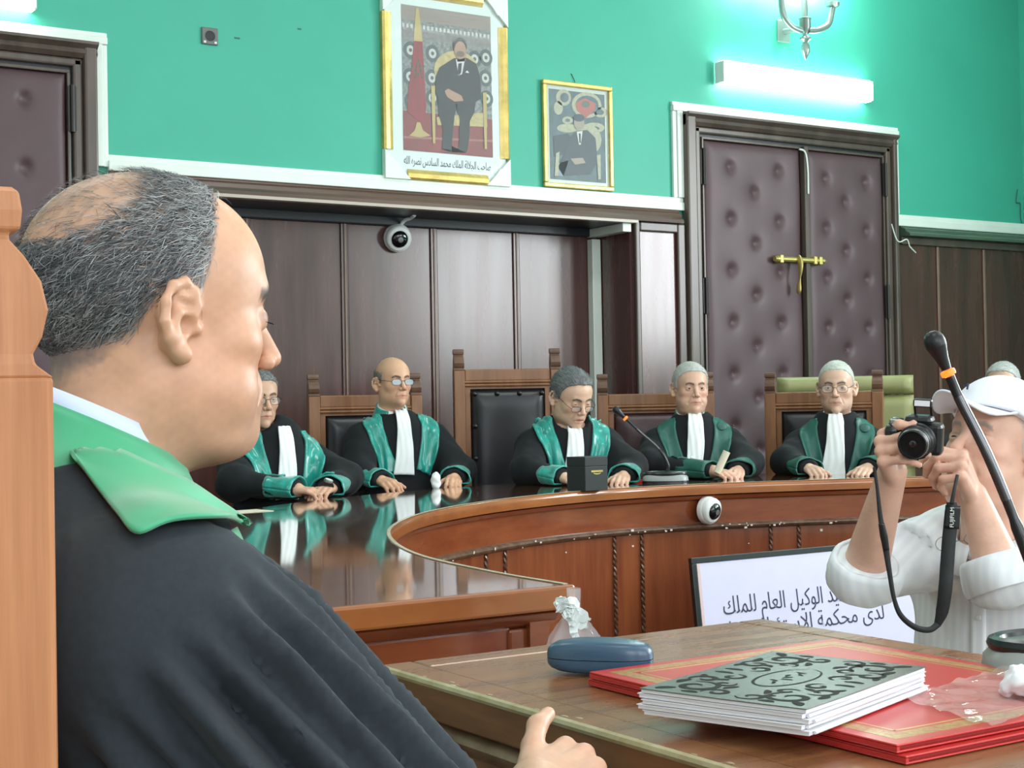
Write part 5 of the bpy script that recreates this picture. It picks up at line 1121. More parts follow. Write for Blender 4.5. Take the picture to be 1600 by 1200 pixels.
def ntint(V, C, blend):
    x, y, z = np.abs(V[:, 0]), V[:, 1], V[:, 2]; sk = np.array(SKN)
    blend(np.exp(-((x-0.07)/0.03)**2-((y-0.03)/0.05)**2-((z+0.03)/0.05)**2), sk*np.array([1.06, 0.90, 0.88]), 0.6)
    blend(np.clip((z-0.045)/0.03, 0, 1)*np.clip((y-0.03)/0.03, 0, 1), sk*np.array([1.10, 0.92, 0.74]), 0.7)  # warm light on the forehead put into the skin colour
    blend(np.exp(-((z-0.0055)/0.0028)**2)*np.exp(-((x-0.034)/0.014)**4)*(y > 0.065), (0.06, 0.035, 0.03), 0.8)
    blend(np.exp(-((z-np.interp(x, [0.01, 0.035, 0.05], [0.023, 0.031, 0.025]))/0.0055)**4)*((x > 0.010) & (x < 0.050) & (y > 0.05)), (0.06, 0.05, 0.045), 0.8)
    blend(np.clip((-0.02-y)/0.04, 0, 1)*np.clip((-0.04-z)/0.03, 0, 1), sk*np.array([0.96, 0.96, 0.90]), 0.6)
no['browcol'] = (0.05, 0.04, 0.035)
no['stubble'] = 0.35
V, Q, C = make_head(no, nR, nc, nsc, 0.0026, SKN, tint=ntint, it=2)
def nmix(P):   # greyer towards the temples and the lower back, dark band behind
    return np.clip(0.32+0.50*np.clip((P[:, 1]-0.0)/0.05, 0, 1)+0.35*np.clip((-0.02-P[:, 2])/0.03, 0, 1)-0.25*np.exp(-((P[:, 2]-0.03)/0.03)**2)*(P[:, 1] < 0.0), 0, 1)
C = C*(1+0.05*noise3(V, 180, 6)+0.05*noise3(V, 520, 8)+0.04*noise3(V, 60, 9))[:, None]
scalp_paint(V, C, nhair, (0.15, 0.14, 0.14), amt=0.80, soft=0.020)
# thinning crown: faint shade of short hairs over the scalp
m_ = np.clip((V[:, 2]-0.06)/0.02, 0, 1)*np.clip((0.035-V[:, 1])/0.06, 0, 1)*0.30; C = C*(1-m_[:, None])+np.array((0.33, 0.27, 0.20))*m_[:, None]
nbody = Geo().add(xf(V, nR, nc, nsc), Q, C)
hg = Geo()
for a_, n_, ln_, wd_, tn in ((nhair, 15000, 0.016, 0.00033, 0.0), (dict(nhair, spot=None), 2600, 0.018, 0.00022, 0.0)):
    Vs, Qs, Cs = strands(no, a_, 0.0008, n_, ln_, wd_, (0.030, 0.034, 0.040), (0.55, 0.56, 0.56), seed=11+n_, mix=nmix); hg.add(xf(Vs, nR, nc, nsc), Qs, Cs)
hg.build('hair', M_HAIR, near)
for sd in (-1, 1):
    Ve, Qe, Ce = make_eye(nR, nc, nsc, (0, -12), side=sd); Geo().add(Ve, Qe, Ce).build('eye', M_EYE, near)
# eyelashes on the visible lid
lash = MB()
for k in range(9):
    a0_ = np.array([0.024+0.0022*k, 0.0905-0.0009*k-0.00012*k*k, 0.0045]); lash.tube(xf(np.array([a0_, a0_+np.array([0.001*k*0.4, 0.010, -0.003])]), nR, nc, nsc), [0.0007, 0.0002], 4)
lash.build('eyelashes', M_WIRE, near)
# robe
sz = HZ-0.195
hand_w = at_d(880, 1212, 1.56); hl = to_l(hand_w)[0]
S_r = np.array([0.205, -0.005, sz-0.035]); E_r = np.array([0.240, 0.225, sz-0.335]); 
S_l = np.array([-0.205, -0.005, sz-0.035]); E_l = np.array([-0.25, 0.10, sz-0.30]); H_l = np.array([-0.12, 0.30, 0.66])
Hn = hl+(E_r-hl)*0.78
def nrobe(q, folds=True):
    a = q.copy(); a[:, 0] = np.abs(a[:, 0])
    d = ell(a, (0, -0.015, sz-0.22), (0.205, 0.150, 0.36))
    d = smin(d, rc(a, (0, -0.045, sz-0.005), (0.175, -0.02, sz-0.045), 0.078, 0.080), 0.06)
    d = smin(d, rc(a, (0, -0.060, sz+0.028), (0.11, -0.035, sz+0.002), 0.052, 0.052), 0.05)
    d = smin(d, rc(a, (0, 0, 0.62), (0, 0.16, 0.58), 0.21, 0.18), 0.1)
    d = smax(d, -ell(a, (0, 0.005, HZ-0.062), (0.116, 0.160, 0.085)), 0.02)
    for S_, E_, H_, rr in ((S_r, E_r, Hn, 1), (S_l, E_l, H_l, 0)):
        e = rc(q, S_, E_, 0.090, 0.108); e = smin(e, rc(q, E_, H_, 0.105, 0.098, sq=(1, 1, 1.1)), 0.05)
        if rr and folds:
            ax = E_-S_; L_ = np.linalg.norm(ax); u = ax/L_; t = (q-S_.astype(F32))@u.astype(F32)/L_
            rv = q-S_.astype(F32)-(t*L_)[:, None]*u.astype(F32); b1 = np.cross(u, [0, 0, 1]); b1 /= np.linalg.norm(b1); b2 = np.cross(u, b1)
            th = np.arctan2(rv@b2.astype(F32), rv@b1.astype(F32))
            amp = 0.023*np.clip((t+0.05)/0.16, 0, 1)*np.clip(1.25-t*0.45, 0.6, 1)
            w1 = np.sin(17*th+1.3*np.sin(2.5*t+1.0*th)+0.6); w2 = np.sin(10*th-1.7*t+1.0)
            e = e-amp*(0.62*w1+0.38*w2)*(0.75+0.25*np.sin(3*th+2))
        d = smin(d, e, 0.035)
    if folds:
        d = d+0.004*noise3(q*np.array([1, 1, 0.4], F32), 26, 4)
        # fine gathers in the yoke on the shoulder
        g = np.exp(-((q[:, 0]-0.19)/0.045)**2-((q[:, 2]-sz-0.03)/0.05)**2); d = d+0.0011*g*np.sin(q[:, 1]*420+q[:, 0]*90)
    return np.maximum(d, 0.03-q[:, 2])
V, Q = surf(nrobe, (-0.42, -0.30, 0.30), (0.42, 0.62, sz+0.16), 0.0058, k=3.2)
nrb = Geo().add(V, Q).build('robe', M_NROBE, near)
def nskirt(q):
    a = q.copy(); a[:, 0] = np.abs(a[:, 0]); d = smin(rc(a, (0.10, 0.0, 0.57), (0.11, 0.36, 0.54), 0.12, 0.10), rc(a, (0.11, 0.36, 0.52), (0.12, 0.38, 0.05), 0.11, 0.13), 0.08); return np.maximum(d, 0.02-a[:, 2])
V, Q = surf(nskirt, (-0.36, -0.2, 0.0), (0.36, 0.6, 0.75), 0.03); Geo().add(V, Q).build('robe_skirt', M_NROBE, nrb)
# hands
dd = hl-E_r; dd = dd/np.linalg.norm(dd)
d1_ = np.array([-0.35, 0.85, 0.10])
seg = hand_segs(hl-d1_*0.055, d1_, (0.55, -0.25, 0.75), -1, L=0.19, curl=(48, 62, 40), spread=4, thumb=(40, 5, 25), tcurl=-0.15)
seg.append((E_r, hl-d1_*0.045, 0.045, 0.030))
Vh, Qh, Ch = segs_mesh(seg, 0.0028, k=0.006, skin=(0.64, 0.38, 0.26)); nbody.add(Vh, Qh, Ch)
seg = hand_segs(H_l, (0.5, 0.8, -0.1), (-0.2, 0, 1), 1, L=0.185); seg.append((E_l, H_l, 0.045, 0.030))
Vh, Qh, Ch = segs_mesh(seg, 0.006, skin=SKN); nbody.add(Vh, Qh, Ch)
V, Q = surf(lambda q: nrobe(q, False)+0.035, (-0.3, -0.25, 0.45), (0.3, 0.5, sz+0.12), 0.03); nbody.add(V, Q, SKN)
nbody.build('body', M_SKIN, near)
# collars: pale shirt collar standing just above the green band, both rings tilted forward
def ring_patch(name, m, rows, A0, A1, n=60, solid=0.004):
    P = []
    for r_, cz, cy, tilt in rows:
        row = []
        for a in np.linspace(A0, A1, n):
            x = r_*math.cos(a)*1.02; y = cy+r_*math.sin(a)*1.06; row.append((x, y, cz-tilt*(y-cy)))
        P.append(row)
    return MB().grid(np.array(P)).build(name, m, nrb, smooth=True, angle=180, solid=solid)
nrobe_full = nrobe
cy0 = -0.012; cz0 = HZ-0.083
# image outlines laid onto the robe surface, from the camera's side
def cam_patch(name, m, topc, botc, n, mcols, off, solid=0.003, wr=0.0):
    nrobe = lambda q: nrobe_full(q, False)
    A = catmull([np.array(q, float) for q in topc], 8); B = catmull([np.array(q, float) for q in botc], 8)
    def res(L_): 
        s = np.concatenate([[0], np.cumsum([np.linalg.norm(b-a) for a, b in zip(L_[:-1], L_[1:])])]); t = np.linspace(0, s[-1], n); L_ = np.array(L_); return np.stack([np.interp(t, s, L_[:, 0]), np.interp(t, s, L_[:, 1])], 1)
    A, B = res(A), res(B); P = np.stack([A+(B-A)*v for v in np.linspace(0, 1, mcols)], 1)
    D_ = np.array([ray(*q) for q in P.reshape(-1, 2)]); D_ /= np.linalg.norm(D_, axis=1, keepdims=True)
    Dl = np.stack([D_@rgt, D_@fwd, D_[:, 2]], 1); O = to_l(CAMPOS)+Dl*0.55; t = np.zeros(len(O))
    for _ in range(60): t = t+np.clip(nrobe((O+t[:, None]*Dl).astype(F32)), -0.05, 0.1)*0.8
    bad = np.abs(nrobe((O+t[:, None]*Dl).astype(F32))) > 0.012
    T_ = t.reshape(n, mcols); K = ~bad.reshape(n, mcols)
    for j in range(mcols):
        if K[:, j].any(): T_[:, j] = np.interp(np.arange(n), np.flatnonzero(K[:, j]), T_[:, j][K[:, j]])
    H = O+T_.reshape(-1)[:, None]*Dl; g = grad(nrobe, H, 0.004); uu = np.repeat(np.linspace(0, 1, n), mcols); vv = np.tile(np.linspace(0, 1, mcols), n)
    H = H+g*(off+wr*np.sin(uu*9+vv*7))[:, None]
    return MB().grid(H.reshape(n, mcols, 3)).build(name, m, nrb, smooth=True, angle=180, solid=solid)

ring_patch('shirt_collar', M_SHIRTB, [(0.070, cz0-0.020, cy0, 0.45), (0.0685, cz0+0.004, cy0, 0.45), (0.0675, cz0+0.014, cy0, 0.45)], PI/2+0.35, PI/2+2*PI-0.35)
ring_patch('green_collar_band', M_NGREEN, [(0.122, cz0-0.066, cy0-0.006, 0.45), (0.106, cz0-0.052, cy0-0.005, 0.45), (0.090, cz0-0.030, cy0-0.002, 0.45), (0.0745, cz0-0.006, cy0, 0.45), (0.0725, cz0+0.002, cy0, 0.45)], PI/2+0.40, PI/2+2*PI-0.40)
cam_patch('green_facing', M_NGREEN, [(112, 715), (170, 717), (228, 736), (282, 760), (328, 792), (373, 819)], [(116, 722), (150, 775), (185, 815), (216, 845), (270, 828), (374, 823)], 40, 14, 0.009, wr=0.0008)
for sg in (-1, 1):
    P = patch(nrobe, [(sg*0.105, sz-0.01), (sg*0.115, sz-0.06), (sg*0.10, sz-0.15), (sg*0.085, sz-0.28)], [0.04, 0.045, 0.045, 0.04], 30, 9, (0, -0.86, -0.51), off=0.006, pleat=0.001)
    MB().grid(P).build('green_facing', M_NGREEN, nrb, smooth=True, angle=180, solid=0.006)
# ------------------------------------------------------------------ near chair placement (post at the left edge)
q_ = at_d(0, 800, 0.90)
nch.rotation_euler = (0, 0, n_ang-PI/2)
_hx = 0.58/2-0.032
nch.location = (q_[0]-rgt[0]*_hx, q_[1]-rgt[1]*_hx, 0)
# ------------------------------------------------------------------ things on the desk
def thing_z(name, px, z, label, cat, rz=0.0, group=None):
    p = at_z(px[0], px[1], z); return empty(name, (p[0], p[1], z), rz, label, cat, group)
# spectacle case: rounded clamshell, two halves
cs_ = empty('glasses_case', tuple(at_z(938, 1052, DZ)), math.atan2(-0.104, 0.092), 'blue-grey hard spectacle case lying on the desk', 'case')
def clam(z0, z1, sgn):
    V = []; n = 40; rows = [(1.0, 0), (1.0, 0.25), (0.985, 0.5), (0.94, 0.72), (0.84, 0.88), (0.6, 0.97), (0.25, 1.0), (0.001, 1.0)]
    for r_, h_ in rows:
        for k in range(n):
            a = 2*PI*k/n; e = 0.72; V.append((0.074*r_*math.copysign(abs(math.cos(a))**e, math.cos(a)), 0.033*(r_ if r_ > 0.5 else r_)*math.copysign(abs(math.sin(a))**0.8, math.sin(a)), z0+(z1-z0)*h_*(1-0.16*(math.cos(a)*r_)**2)))
    m = len(rows); return MB().add(V, [(i*n+k, i*n+(k+1) % n, (i+1)*n+(k+1) % n, (i+1)*n+k) for i in range(m-1) for k in range(n)]+[tuple(range(n))[::-1], tuple((m-1)*n+k for k in range(n))])
clam(0.0225, 0.048, 1).build('lid', M_CASE, cs_, smooth=True, angle=60); clam(0.0215, 0.0015, -1).build('base', M_CASE, cs_, smooth=True, angle=60)
MB().lathe([(0.010, 0.0), (0.010, 0.0015)], n=12).build('hinge_rest', M_CASE, cs_)
# red folders, one on the other
for i, (x0, x1, y0, y1, z0, lb) in enumerate(((1.152, 1.600, 1.075, 1.628, DZ, 'lower red gilt-edged folder on the desk'), (1.150, 1.592, 1.085, 1.622, DZ+0.010, 'upper red gilt-edged folder under the booklets'))):
    cx, cy = (x0+x1)/2, (y0+y1)/2; fo = empty('red_folder', (cx, cy, z0)); tag(fo, lb, 'folder', 'red folders on the desk')
    hx, hy = (x1-x0)/2, (y1-y0)/2
    MB().box(-hx, hx, -hy, hy, 0.0068, 0.0092).build('front_cover', M_RED, fo, bevel=0.001)
    MB().box(-hx, hx, -hy, hy, 0.0002, 0.0026).build('back_cover', M_RED, fo, bevel=0.001)
    MB().box(-hx, -hx+0.004, -hy, hy, 0.0026, 0.0068).build('spine', M_RED, fo)
    MB().box(-hx+0.006, hx-0.006, -hy+0.006, hy-0.006, 0.0027, 0.0067).build('leaves', mat('red_leaf_edge', (0.36, 0.02, 0.022), 0.5), fo)
    if i:
        GB = mat('gilt_border_print', (0.55, 0.42, 0.12), 0.3, col2=(0.46, 0.10, 0.05), scale=(170, 170, 170), metal=0.3)
        for a, b, c, d in ((-hx+0.018, hx-0.018, -hy+0.018, -hy+0.040), (-hx+0.018, hx-0.018, hy-0.040, hy-0.018), (-hx+0.018, -hx+0.040, -hy+0.040, hy-0.040), (hx-0.040, hx-0.018, -hy+0.040, hy-0.040)):
            MB().box(a, b, c, d, 0.0092, 0.0094).build('gilt_border', GB, fo)
        for a, b, c, d in ((-hx+0.046, hx-0.046, -hy+0.046, -hy+0.049), (-hx+0.046, hx-0.046, hy-0.049, hy-0.046), (-hx+0.046, -hx+0.049, -hy+0.046, hy-0.046), (hx-0.049, hx-0.046, -hy+0.046, hy-0.046)):
            MB().box(a, b, c, d, 0.0092, 0.0094).build('gilt_line', M_GOLD, fo)
FT = DZ+0.0195
# stack of stapled booklets, the top one with an ornamental cover
bang = math.atan2(0.33, 0.95); bc = np.array([1.213, 1.312])
labs = ['topmost booklet of the stack with dark arabesque cover', 'second booklet from the top of the stack', 'third booklet from the top of the stack', 'fourth booklet from the top of the stack', 'bottom booklet of the stack on the red folder']
bh = 0.0056; HX, HY = 0.155, 0.104
for k in range(5):   # k=0 bottom
    z0 = FT+0.0006+k*bh; dx, dy, da = random.uniform(-0.004, 0.004), random.uniform(-0.003, 0.003), random.uniform(-0.015, 0.015)
    if k == 4: dx = dy = 0; da = 0
    bk = empty('booklet', (bc[0]+dx, bc[1]+dy, z0), bang+da, labs[4-k], 'booklet', 'booklets stacked on the red folder')
    def bend(x, y): return 0.0012*max(0, -x/HX)**2+0.0008*max(0, y/HY)
    for nm, m, za, zb, ex in (('pages', M_PAPER, 0.0004, bh-0.0012, -0.0015), ('cover', M_GREYCARD if k == 4 else M_PAPER, bh-0.0011, bh-0.0001, 0.0)):
        mb = MB(); X = np.linspace(-HX-ex, HX+ex, 9); Y = np.linspace(-HY-ex, HY+ex, 7)
        top_ = np.array([[(x, y, zb+bend(x, y)*(k/4)) for y in Y] for x in X]); bot_ = np.array([[(x, y, za+bend(x, y)*(k/4)) for y in Y] for x in X])
        mb.grid(top_); mb.grid(bot_)
        def side(A, B): mb.grid(np.stack([A, B], 0))
        side(top_[0], bot_[0]); side(top_[-1], bot_[-1]); side(top_[:, 0], bot_[:, 0]); side(top_[:, -1], bot_[:, -1])
        o = mb.build(nm, m, bk)
    if k < 4: MB().tube([(-HX+0.01, -HY-0.001, bh*0.5), (HX-0.01, -HY-0.001, bh*0.5)], bh*0.36, 8).build('folded_spine', M_PAPER, bk, smooth=True)
    if k == 4:
        zt = bh+0.0003; orn = MB()
        def stroke(pts, w0):
            P = [np.array(q) for q in catmull(pts, 6)]; n = len(P); vs = []
            for i_, q in enumerate(P):
                t = P[min(i_+1, n-1)]-P[max(i_-1, 0)]; t /= np.linalg.norm(t)+1e-9; w = 1.25*w0*(0.25+0.95*math.sin(PI*min(1, (i_+0.6)/n))); nn = np.array([-t[1], t[0]])*w
                zz = zt+bend(q[0], q[1]); vs += [(q[0]+nn[0], q[1]+nn[1], zz), (q[0]-nn[0], q[1]-nn[1], zz)]
            orn.add(vs, [(2*i_, 2*i_+1, 2*i_+3, 2*i_+2) for i_ in range(n-1)])
        def spiral(cx, cy, r, a0, turns, sgn, w):
            stroke([(cx+r*(1-0.78*t)*math.cos(a0+sgn*2*PI*turns*t), cy+r*(1-0.78*t)*math.sin(a0+sgn*2*PI*turns*t)) for t in np.linspace(0, 1, 12)], w)
        def leaf(cx, cy, a, l, w): stroke([(cx-l*math.cos(a), cy-l*math.sin(a)), (cx+0.2*l*math.sin(a), cy-0.2*l*math.cos(a)), (cx+l*math.cos(a), cy+l*math.sin(a))], w)
        for sx in (-1, 1):
            for sy in (-1, 1):
                f_ = lambda x, y: (sx*x, sy*y); sg = sx*sy
                for (x, y, r, a, tn, w) in ((0.105, 0.060, 0.030, 2.6, 1.2, 0.0030), (0.060, 0.075, 0.020, 0.5, 1.1, 0.0025), (0.125, 0.022, 0.018, 1.2, 1.1, 0.0022), (0.030, 0.055, 0.016, 3.0, 1.0, 0.0022), (0.075, 0.040, 0.014, 4.0, 1.0, 0.002)):
                    spiral(sx*x, sy*y, r, a if sx > 0 else PI-a, tn, sg, w)
                for (x, y, a, l, w) in ((0.135, 0.082, 0.8, 0.012, 0.004), (0.085, 0.088, 0.1, 0.013, 0.0035), (0.045, 0.088, 2.8, 0.010, 0.003), (0.140, 0.048, 1.5, 0.010, 0.0032), (0.092, 0.022, 0.4, 0.011, 0.003), (0.012, 0.078, 1.57, 0.012, 0.0028), (0.112, 0.036, 2.2, 0.008, 0.0026), (0.055, 0.056, 1.0, 0.009, 0.0026)):
                    leaf(sx*x, sy*y, a*sg if sg > 0 else PI-a, l, w)
        stroke([(0.062*math.cos(a), 0.030*math.sin(a)) for a in np.linspace(0.1, 2*PI-0.1, 20)], 0.0012)
        for i_ in range(7): leaf(-0.036+0.012*i_, 0.006*math.sin(i_*2.1), 0.4+i_*0.7, 0.007, 0.0014)
        orn.build('ornament', M_ORN, bk, fix=False)
# crinkled clear sleeve on the folder
sl = empty('plastic_sleeve', (1.44, 1.20, FT)); tag(sl, 'crinkled clear plastic sleeve lying on the red folder', 'plastic sleeve')
X, Y = np.meshgrid(np.linspace(-0.135, 0.15, 40), np.linspace(-0.09, 0.075, 34), indexing='ij')
Zs = 0.0008+0.0035*np.abs(np.sin(X*48+3*np.sin(Y*35))*np.cos(Y*40+2*np.sin(X*25)))+0.002*np.sin(X*90+Y*60)**2
MB().grid(np.stack([X+0.03*np.sin(Y*9), Y+0.25*X, Zs], -1)).build('film', M_SLEEVE, sl, smooth=True, angle=180, fix=False)
# crumpled tissue at the right edge
tp = at_z(1606, 1090, FT); ts = empty('tissue', (tp[0], tp[1], FT)); tag(ts, 'crumpled white tissue at the right end of the folder', 'tissue')
fnT = lambda q: ell(q, (0, 0, 0.018), (0.035, 0.03, 0.017))+0.006*noise3(q, 130, 1)+0.004*noise3(q, 260, 2)
V, Q = surf(fnT, (-0.05, -0.05, -0.006), (0.05, 0.05, 0.05), 0.003); V[:, 2] = np.maximum(V[:, 2], 0.0003); Geo().add(V, Q).build('crumple', M_PAPER, ts, smooth=False)

# ------------------------------------------------------------------ gooseneck microphones
def microphone(base, neck, headdir, s, label, body_rz, hs=0.82):
    # base: floor point; neck: list of world points from base top to capsule
    t = empty('gooseneck_microphone', base, 0, label, 'microphone', 'gooseneck microphones'); b = np.asarray(base, float)
    ca, sa = math.cos(body_rz), math.sin(body_rz)
    def slab(rx, ry, z0, z1, top, name, m, par=t, n=36, off=(0, 0)):
        vs = []
        for z, k in ((z0, 1.0), (z0+(z1-z0)*0.5, 0.985), (z1, top)):
            for i_ in range(n):
                a = 2*PI*i_/n; x = rx*k*math.copysign(abs(math.cos(a))**0.75, math.cos(a))+off[0]; y = ry*k*math.copysign(abs(math.sin(a))**0.75, math.sin(a))+off[1]; vs.append((ca*x-sa*y, sa*x+ca*y, z))
        return MB().add(vs, [(j*n+i_, j*n+(i_+1) % n, (j+1)*n+(i_+1) % n, (j+1)*n+i_) for j in range(2) for i_ in range(n)]+[tuple(range(n))[::-1], tuple(2*n+i_ for i_ in range(n))]).build(name, m, par, smooth=True, angle=40)
    slab(0.098*s, 0.070*s, 0.0005, 0.012*s, 1.0, 'foot', M_BPLAST); bd = slab(0.096*s, 0.068*s, 0.012*s, 0.040*s, 0.84, 'housing', M_GPLAST)
    MB().tube([(ca*0.084*s*math.cos(a)-sa*0.058*s*math.sin(a), sa*0.084*s*math.cos(a)+ca*0.058*s*math.sin(a), 0.041*s) for a in np.linspace(0, 2*PI, 40)], 0.009*s, 8).build('black_rim', M_BPLAST, bd, smooth=True)
    slab(0.076*s, 0.050*s, 0.040*s, 0.043*s, 0.97, 'control_panel', mat('panel_grey_green', (0.16, 0.22, 0.19), 0.25), bd)
    for ox, oy in ((-0.030, 0.004), (-0.016, 0.004)):
        MB().tube([(ca*(ox+0.008*math.cos(a))*s-sa*(oy+0.006*math.sin(a))*s, sa*(ox+0.008*math.cos(a))*s+ca*(oy+0.006*math.sin(a))*s, 0.0445*s) for a in np.linspace(0, 2*PI, 18)], 0.0016*s, 6).build('control_ring', M_BPLAST, bd)
    x, y = -0.052*s, -0.024*s; MB().lathe([(0.0045*s, 0.040*s), (0.0045*s, 0.047*s), (0.001, 0.0485*s)], (ca*x-sa*y, sa*x+ca*y, 0), n=12).build('indicator_led', M_LED, bd, smooth=True)
    N_ = [np.asarray(q, float)-b for q in neck]; P = catmull(N_, 10)
    nk = MB().tube(P, [0.0075*s if i_ < len(P)*0.45 else 0.0058*s for i_ in range(len(P))], 12).build('gooseneck', M_BPLAST, t, smooth=True)
    MB().tube(P[len(P)//2:len(P)//2+max(3, len(P)//3)], 0.0062*s, 12).build('steel_section', mat('dark_chrome', (0.10, 0.10, 0.105), 0.2, metal=0.8), nk, smooth=True)
    e = P[-1]; d = np.asarray(headdir, float); d /= np.linalg.norm(d)
    hd = MB().lathe([(0.0075, 0.012), (0.0085, 0.018), (0.0105, 0.030), (0.0135, 0.042), (0.0160, 0.050), (0.0165, 0.052)], e, d, 24)
    hd.v = [tuple(e+(np.array(v)-e)*hs) for v in hd.v]; hd = hd.build('capsule_body', M_BPLAST, t, smooth=True)
    g_ = MB().lathe([(0.0165, 0.052), (0.0172, 0.058), (0.0165, 0.066), (0.013, 0.073), (0.007, 0.077), (0.001, 0.078)], e, d, 24); g_.v = [tuple(e+(np.array(v)-e)*hs) for v in g_.v]
    g_.build('grille', mat('mic_grille', (0.02, 0.02, 0.022), 0.35, metal=0.4, var=0.5, scale=(700, 700, 700), bump=0.03), hd, smooth=True)
    r_ = MB().lathe([(0.0080, 0.001), (0.0116, 0.002), (0.0122, 0.006), (0.0116, 0.010), (0.0080, 0.011)], e, d, 24); r_.v = [tuple(e+(np.array(v)-e)*hs) for v in r_.v]
    r_.build('led_ring', M_LEDCORE, t, smooth=True)
    return t
mb_ = at_z(1668, 1058, DZ)
microphone((mb_[0], mb_[1], DZ), [np.array([mb_[0], mb_[1], DZ+0.04]), at_d(1640, 960, 1.93), at_d(1600, 850, 1.95), at_d(1545, 715, 1.96), at_d(1500, 625, 1.97), at_d(1484, 588, 1.97)], at_d(1468, 548, 1.97)-at_d(1482, 580, 1.97), 1.12, 'tall gooseneck microphone on the foreground desk with glowing ring', math.radians(-33))
jb = at_z(1040, 755, BZ); Zj = float((jb-CAMPOS)@CF)
microphone((jb[0], jb[1], BZ), [np.array([jb[0], jb[1], BZ+0.04]), at_d(1044, 728, Zj), at_d(1030, 702, Zj), at_d(1000, 675, Zj), at_d(979, 655, Zj)], at_d(970, 646, Zj)-at_d(980, 655, Zj), 1.05, 'small gooseneck microphone on the curved bench beside the reading judge', math.radians(-40), hs=1.0)

# ------------------------------------------------------------------ things on the bench
bx = at_z(915, 768, BZ); bb = empty('gift_box', (bx[0], bx[1], BZ)); tag(bb, 'small black cardboard box on the bench edge', 'box'); Zb = float((bx-CAMPOS)@CF)
v1 = at_d(886, 760, Zb+0.06)-bx; v2 = at_d(950, 762, Zb+0.07)-bx; v1[2] = v2[2] = 0; hb_ = 54/FPX*Zb
c4 = [np.zeros(3), v2, v1+v2, v1]
MB().add([tuple(c+np.array([0, 0, 0.0005])) for c in c4]+[tuple(c+np.array([0, 0, hb_*0.72])) for c in c4], [(0, 1, 2, 3), (4, 5, 6, 7), (0, 1, 5, 4), (1, 2, 6, 5), (2, 3, 7, 6), (3, 0, 4, 7)]).build('base', M_BLACKCARD, bb, bevel=0.002)
MB().add([tuple(c*1.012+np.array([0, 0, hb_*0.722])) for c in c4]+[tuple(c*1.012+np.array([0, 0, hb_])) for c in c4], [(0, 1, 2, 3), (4, 5, 6, 7), (0, 1, 5, 4), (1, 2, 6, 5), (2, 3, 7, 6), (3, 0, 4, 7)]).build('lid', M_BLACKCARD, bb, bevel=0.002)
nv = np.cross(v2, [0, 0, 1.0]); nv /= np.linalg.norm(nv)
em = lambda u, v: v2*u+nv*0.0013+np.array([0, 0, hb_*v])
emb = MB().add([em(0.26, 0.545), em(0.78, 0.545), em(0.78, 0.600), em(0.26, 0.600)], [(0, 1, 2, 3)])
arc = [em(0.52+0.17*math.cos(a), 0.525+0.05*math.sin(a)) for a in np.linspace(PI, 2*PI, 9)]+[em(0.52+0.15*math.cos(a), 0.53+0.02*math.sin(a)) for a in np.linspace(2*PI, PI, 9)]
emb.add(arc, [tuple(range(len(arc)))]); emb.build('gold_emblem', M_GOLD, bb, fix=False)
def sheet(name, px, z, w, d, rz, m, label, cat, th=0.0015, group=None):
    p = at_z(px[0], px[1], z); o = empty(name, (p[0], p[1], z), rz); tag(o, label, cat, group)
    MB().box(-w/2, w/2, -d/2, d/2, 0.0003, th).build('sheets', m, o, bevel=0.0004); return o
rzj = face(at_z(950, 750, BZ), 12)
fo = sheet('red_folder', (975, 752, ), BZ, 0.42, 0.26, rzj, M_RED, 'flat red folder on the bench before the reading judge', 'folder', th=0.010)
sheet('paper_sheet', (920, 749), BZ+0.0105, 0.30, 0.21, rzj, M_PAPER, 'white sheets the reading judge is reading from', 'paper', th=0.004)
sheet('paper_sheet', (858, 753), BZ, 0.20, 0.10, rzj+0.2, M_PAPER, 'white sheet under the left hand of the reading judge', 'paper', th=0.002)
sheet('paper_stack', (1066, 743), BZ, 0.13, 0.07, rzj, M_CREAM, 'small stack of cream papers behind the bench microphone', 'paper', th=0.022)
sheet('paper_sheet', (375, 800), BZ, 0.20, 0.12, face(at_z(375, 800, BZ), 30), M_CREAM, 'cream sheet at the left end of the bench', 'paper', th=0.002)
# rolled paper in the white-haired judge's hand; white cloth in the balding judge's hand
p = at_d(1128, 722, 6.85); rl = empty('rolled_paper', p); tag(rl, 'cream rolled paper held by the white-haired judge', 'paper')
v = at_d(1133, 712, 6.85)-at_d(1122, 736, 6.85); MB().tube([-v*0.7, v*0.7], 0.017, 14).build('roll', M_CREAM, rl, smooth=True)
p = at_d(681, 752, 6.55); cl2 = empty('folded_gloves', p); tag(cl2, 'folded white gloves held by the balding judge', 'gloves')
V, Q = surf(lambda q: ell(q, (0, 0, 0), (0.022, 0.02, 0.042))+0.003*noise3(q, 150, 1), (-0.04, -0.04, -0.06), (0.04, 0.04, 0.06), 0.004); Geo().add(V, Q).build('cloth', M_LINEN, cl2)

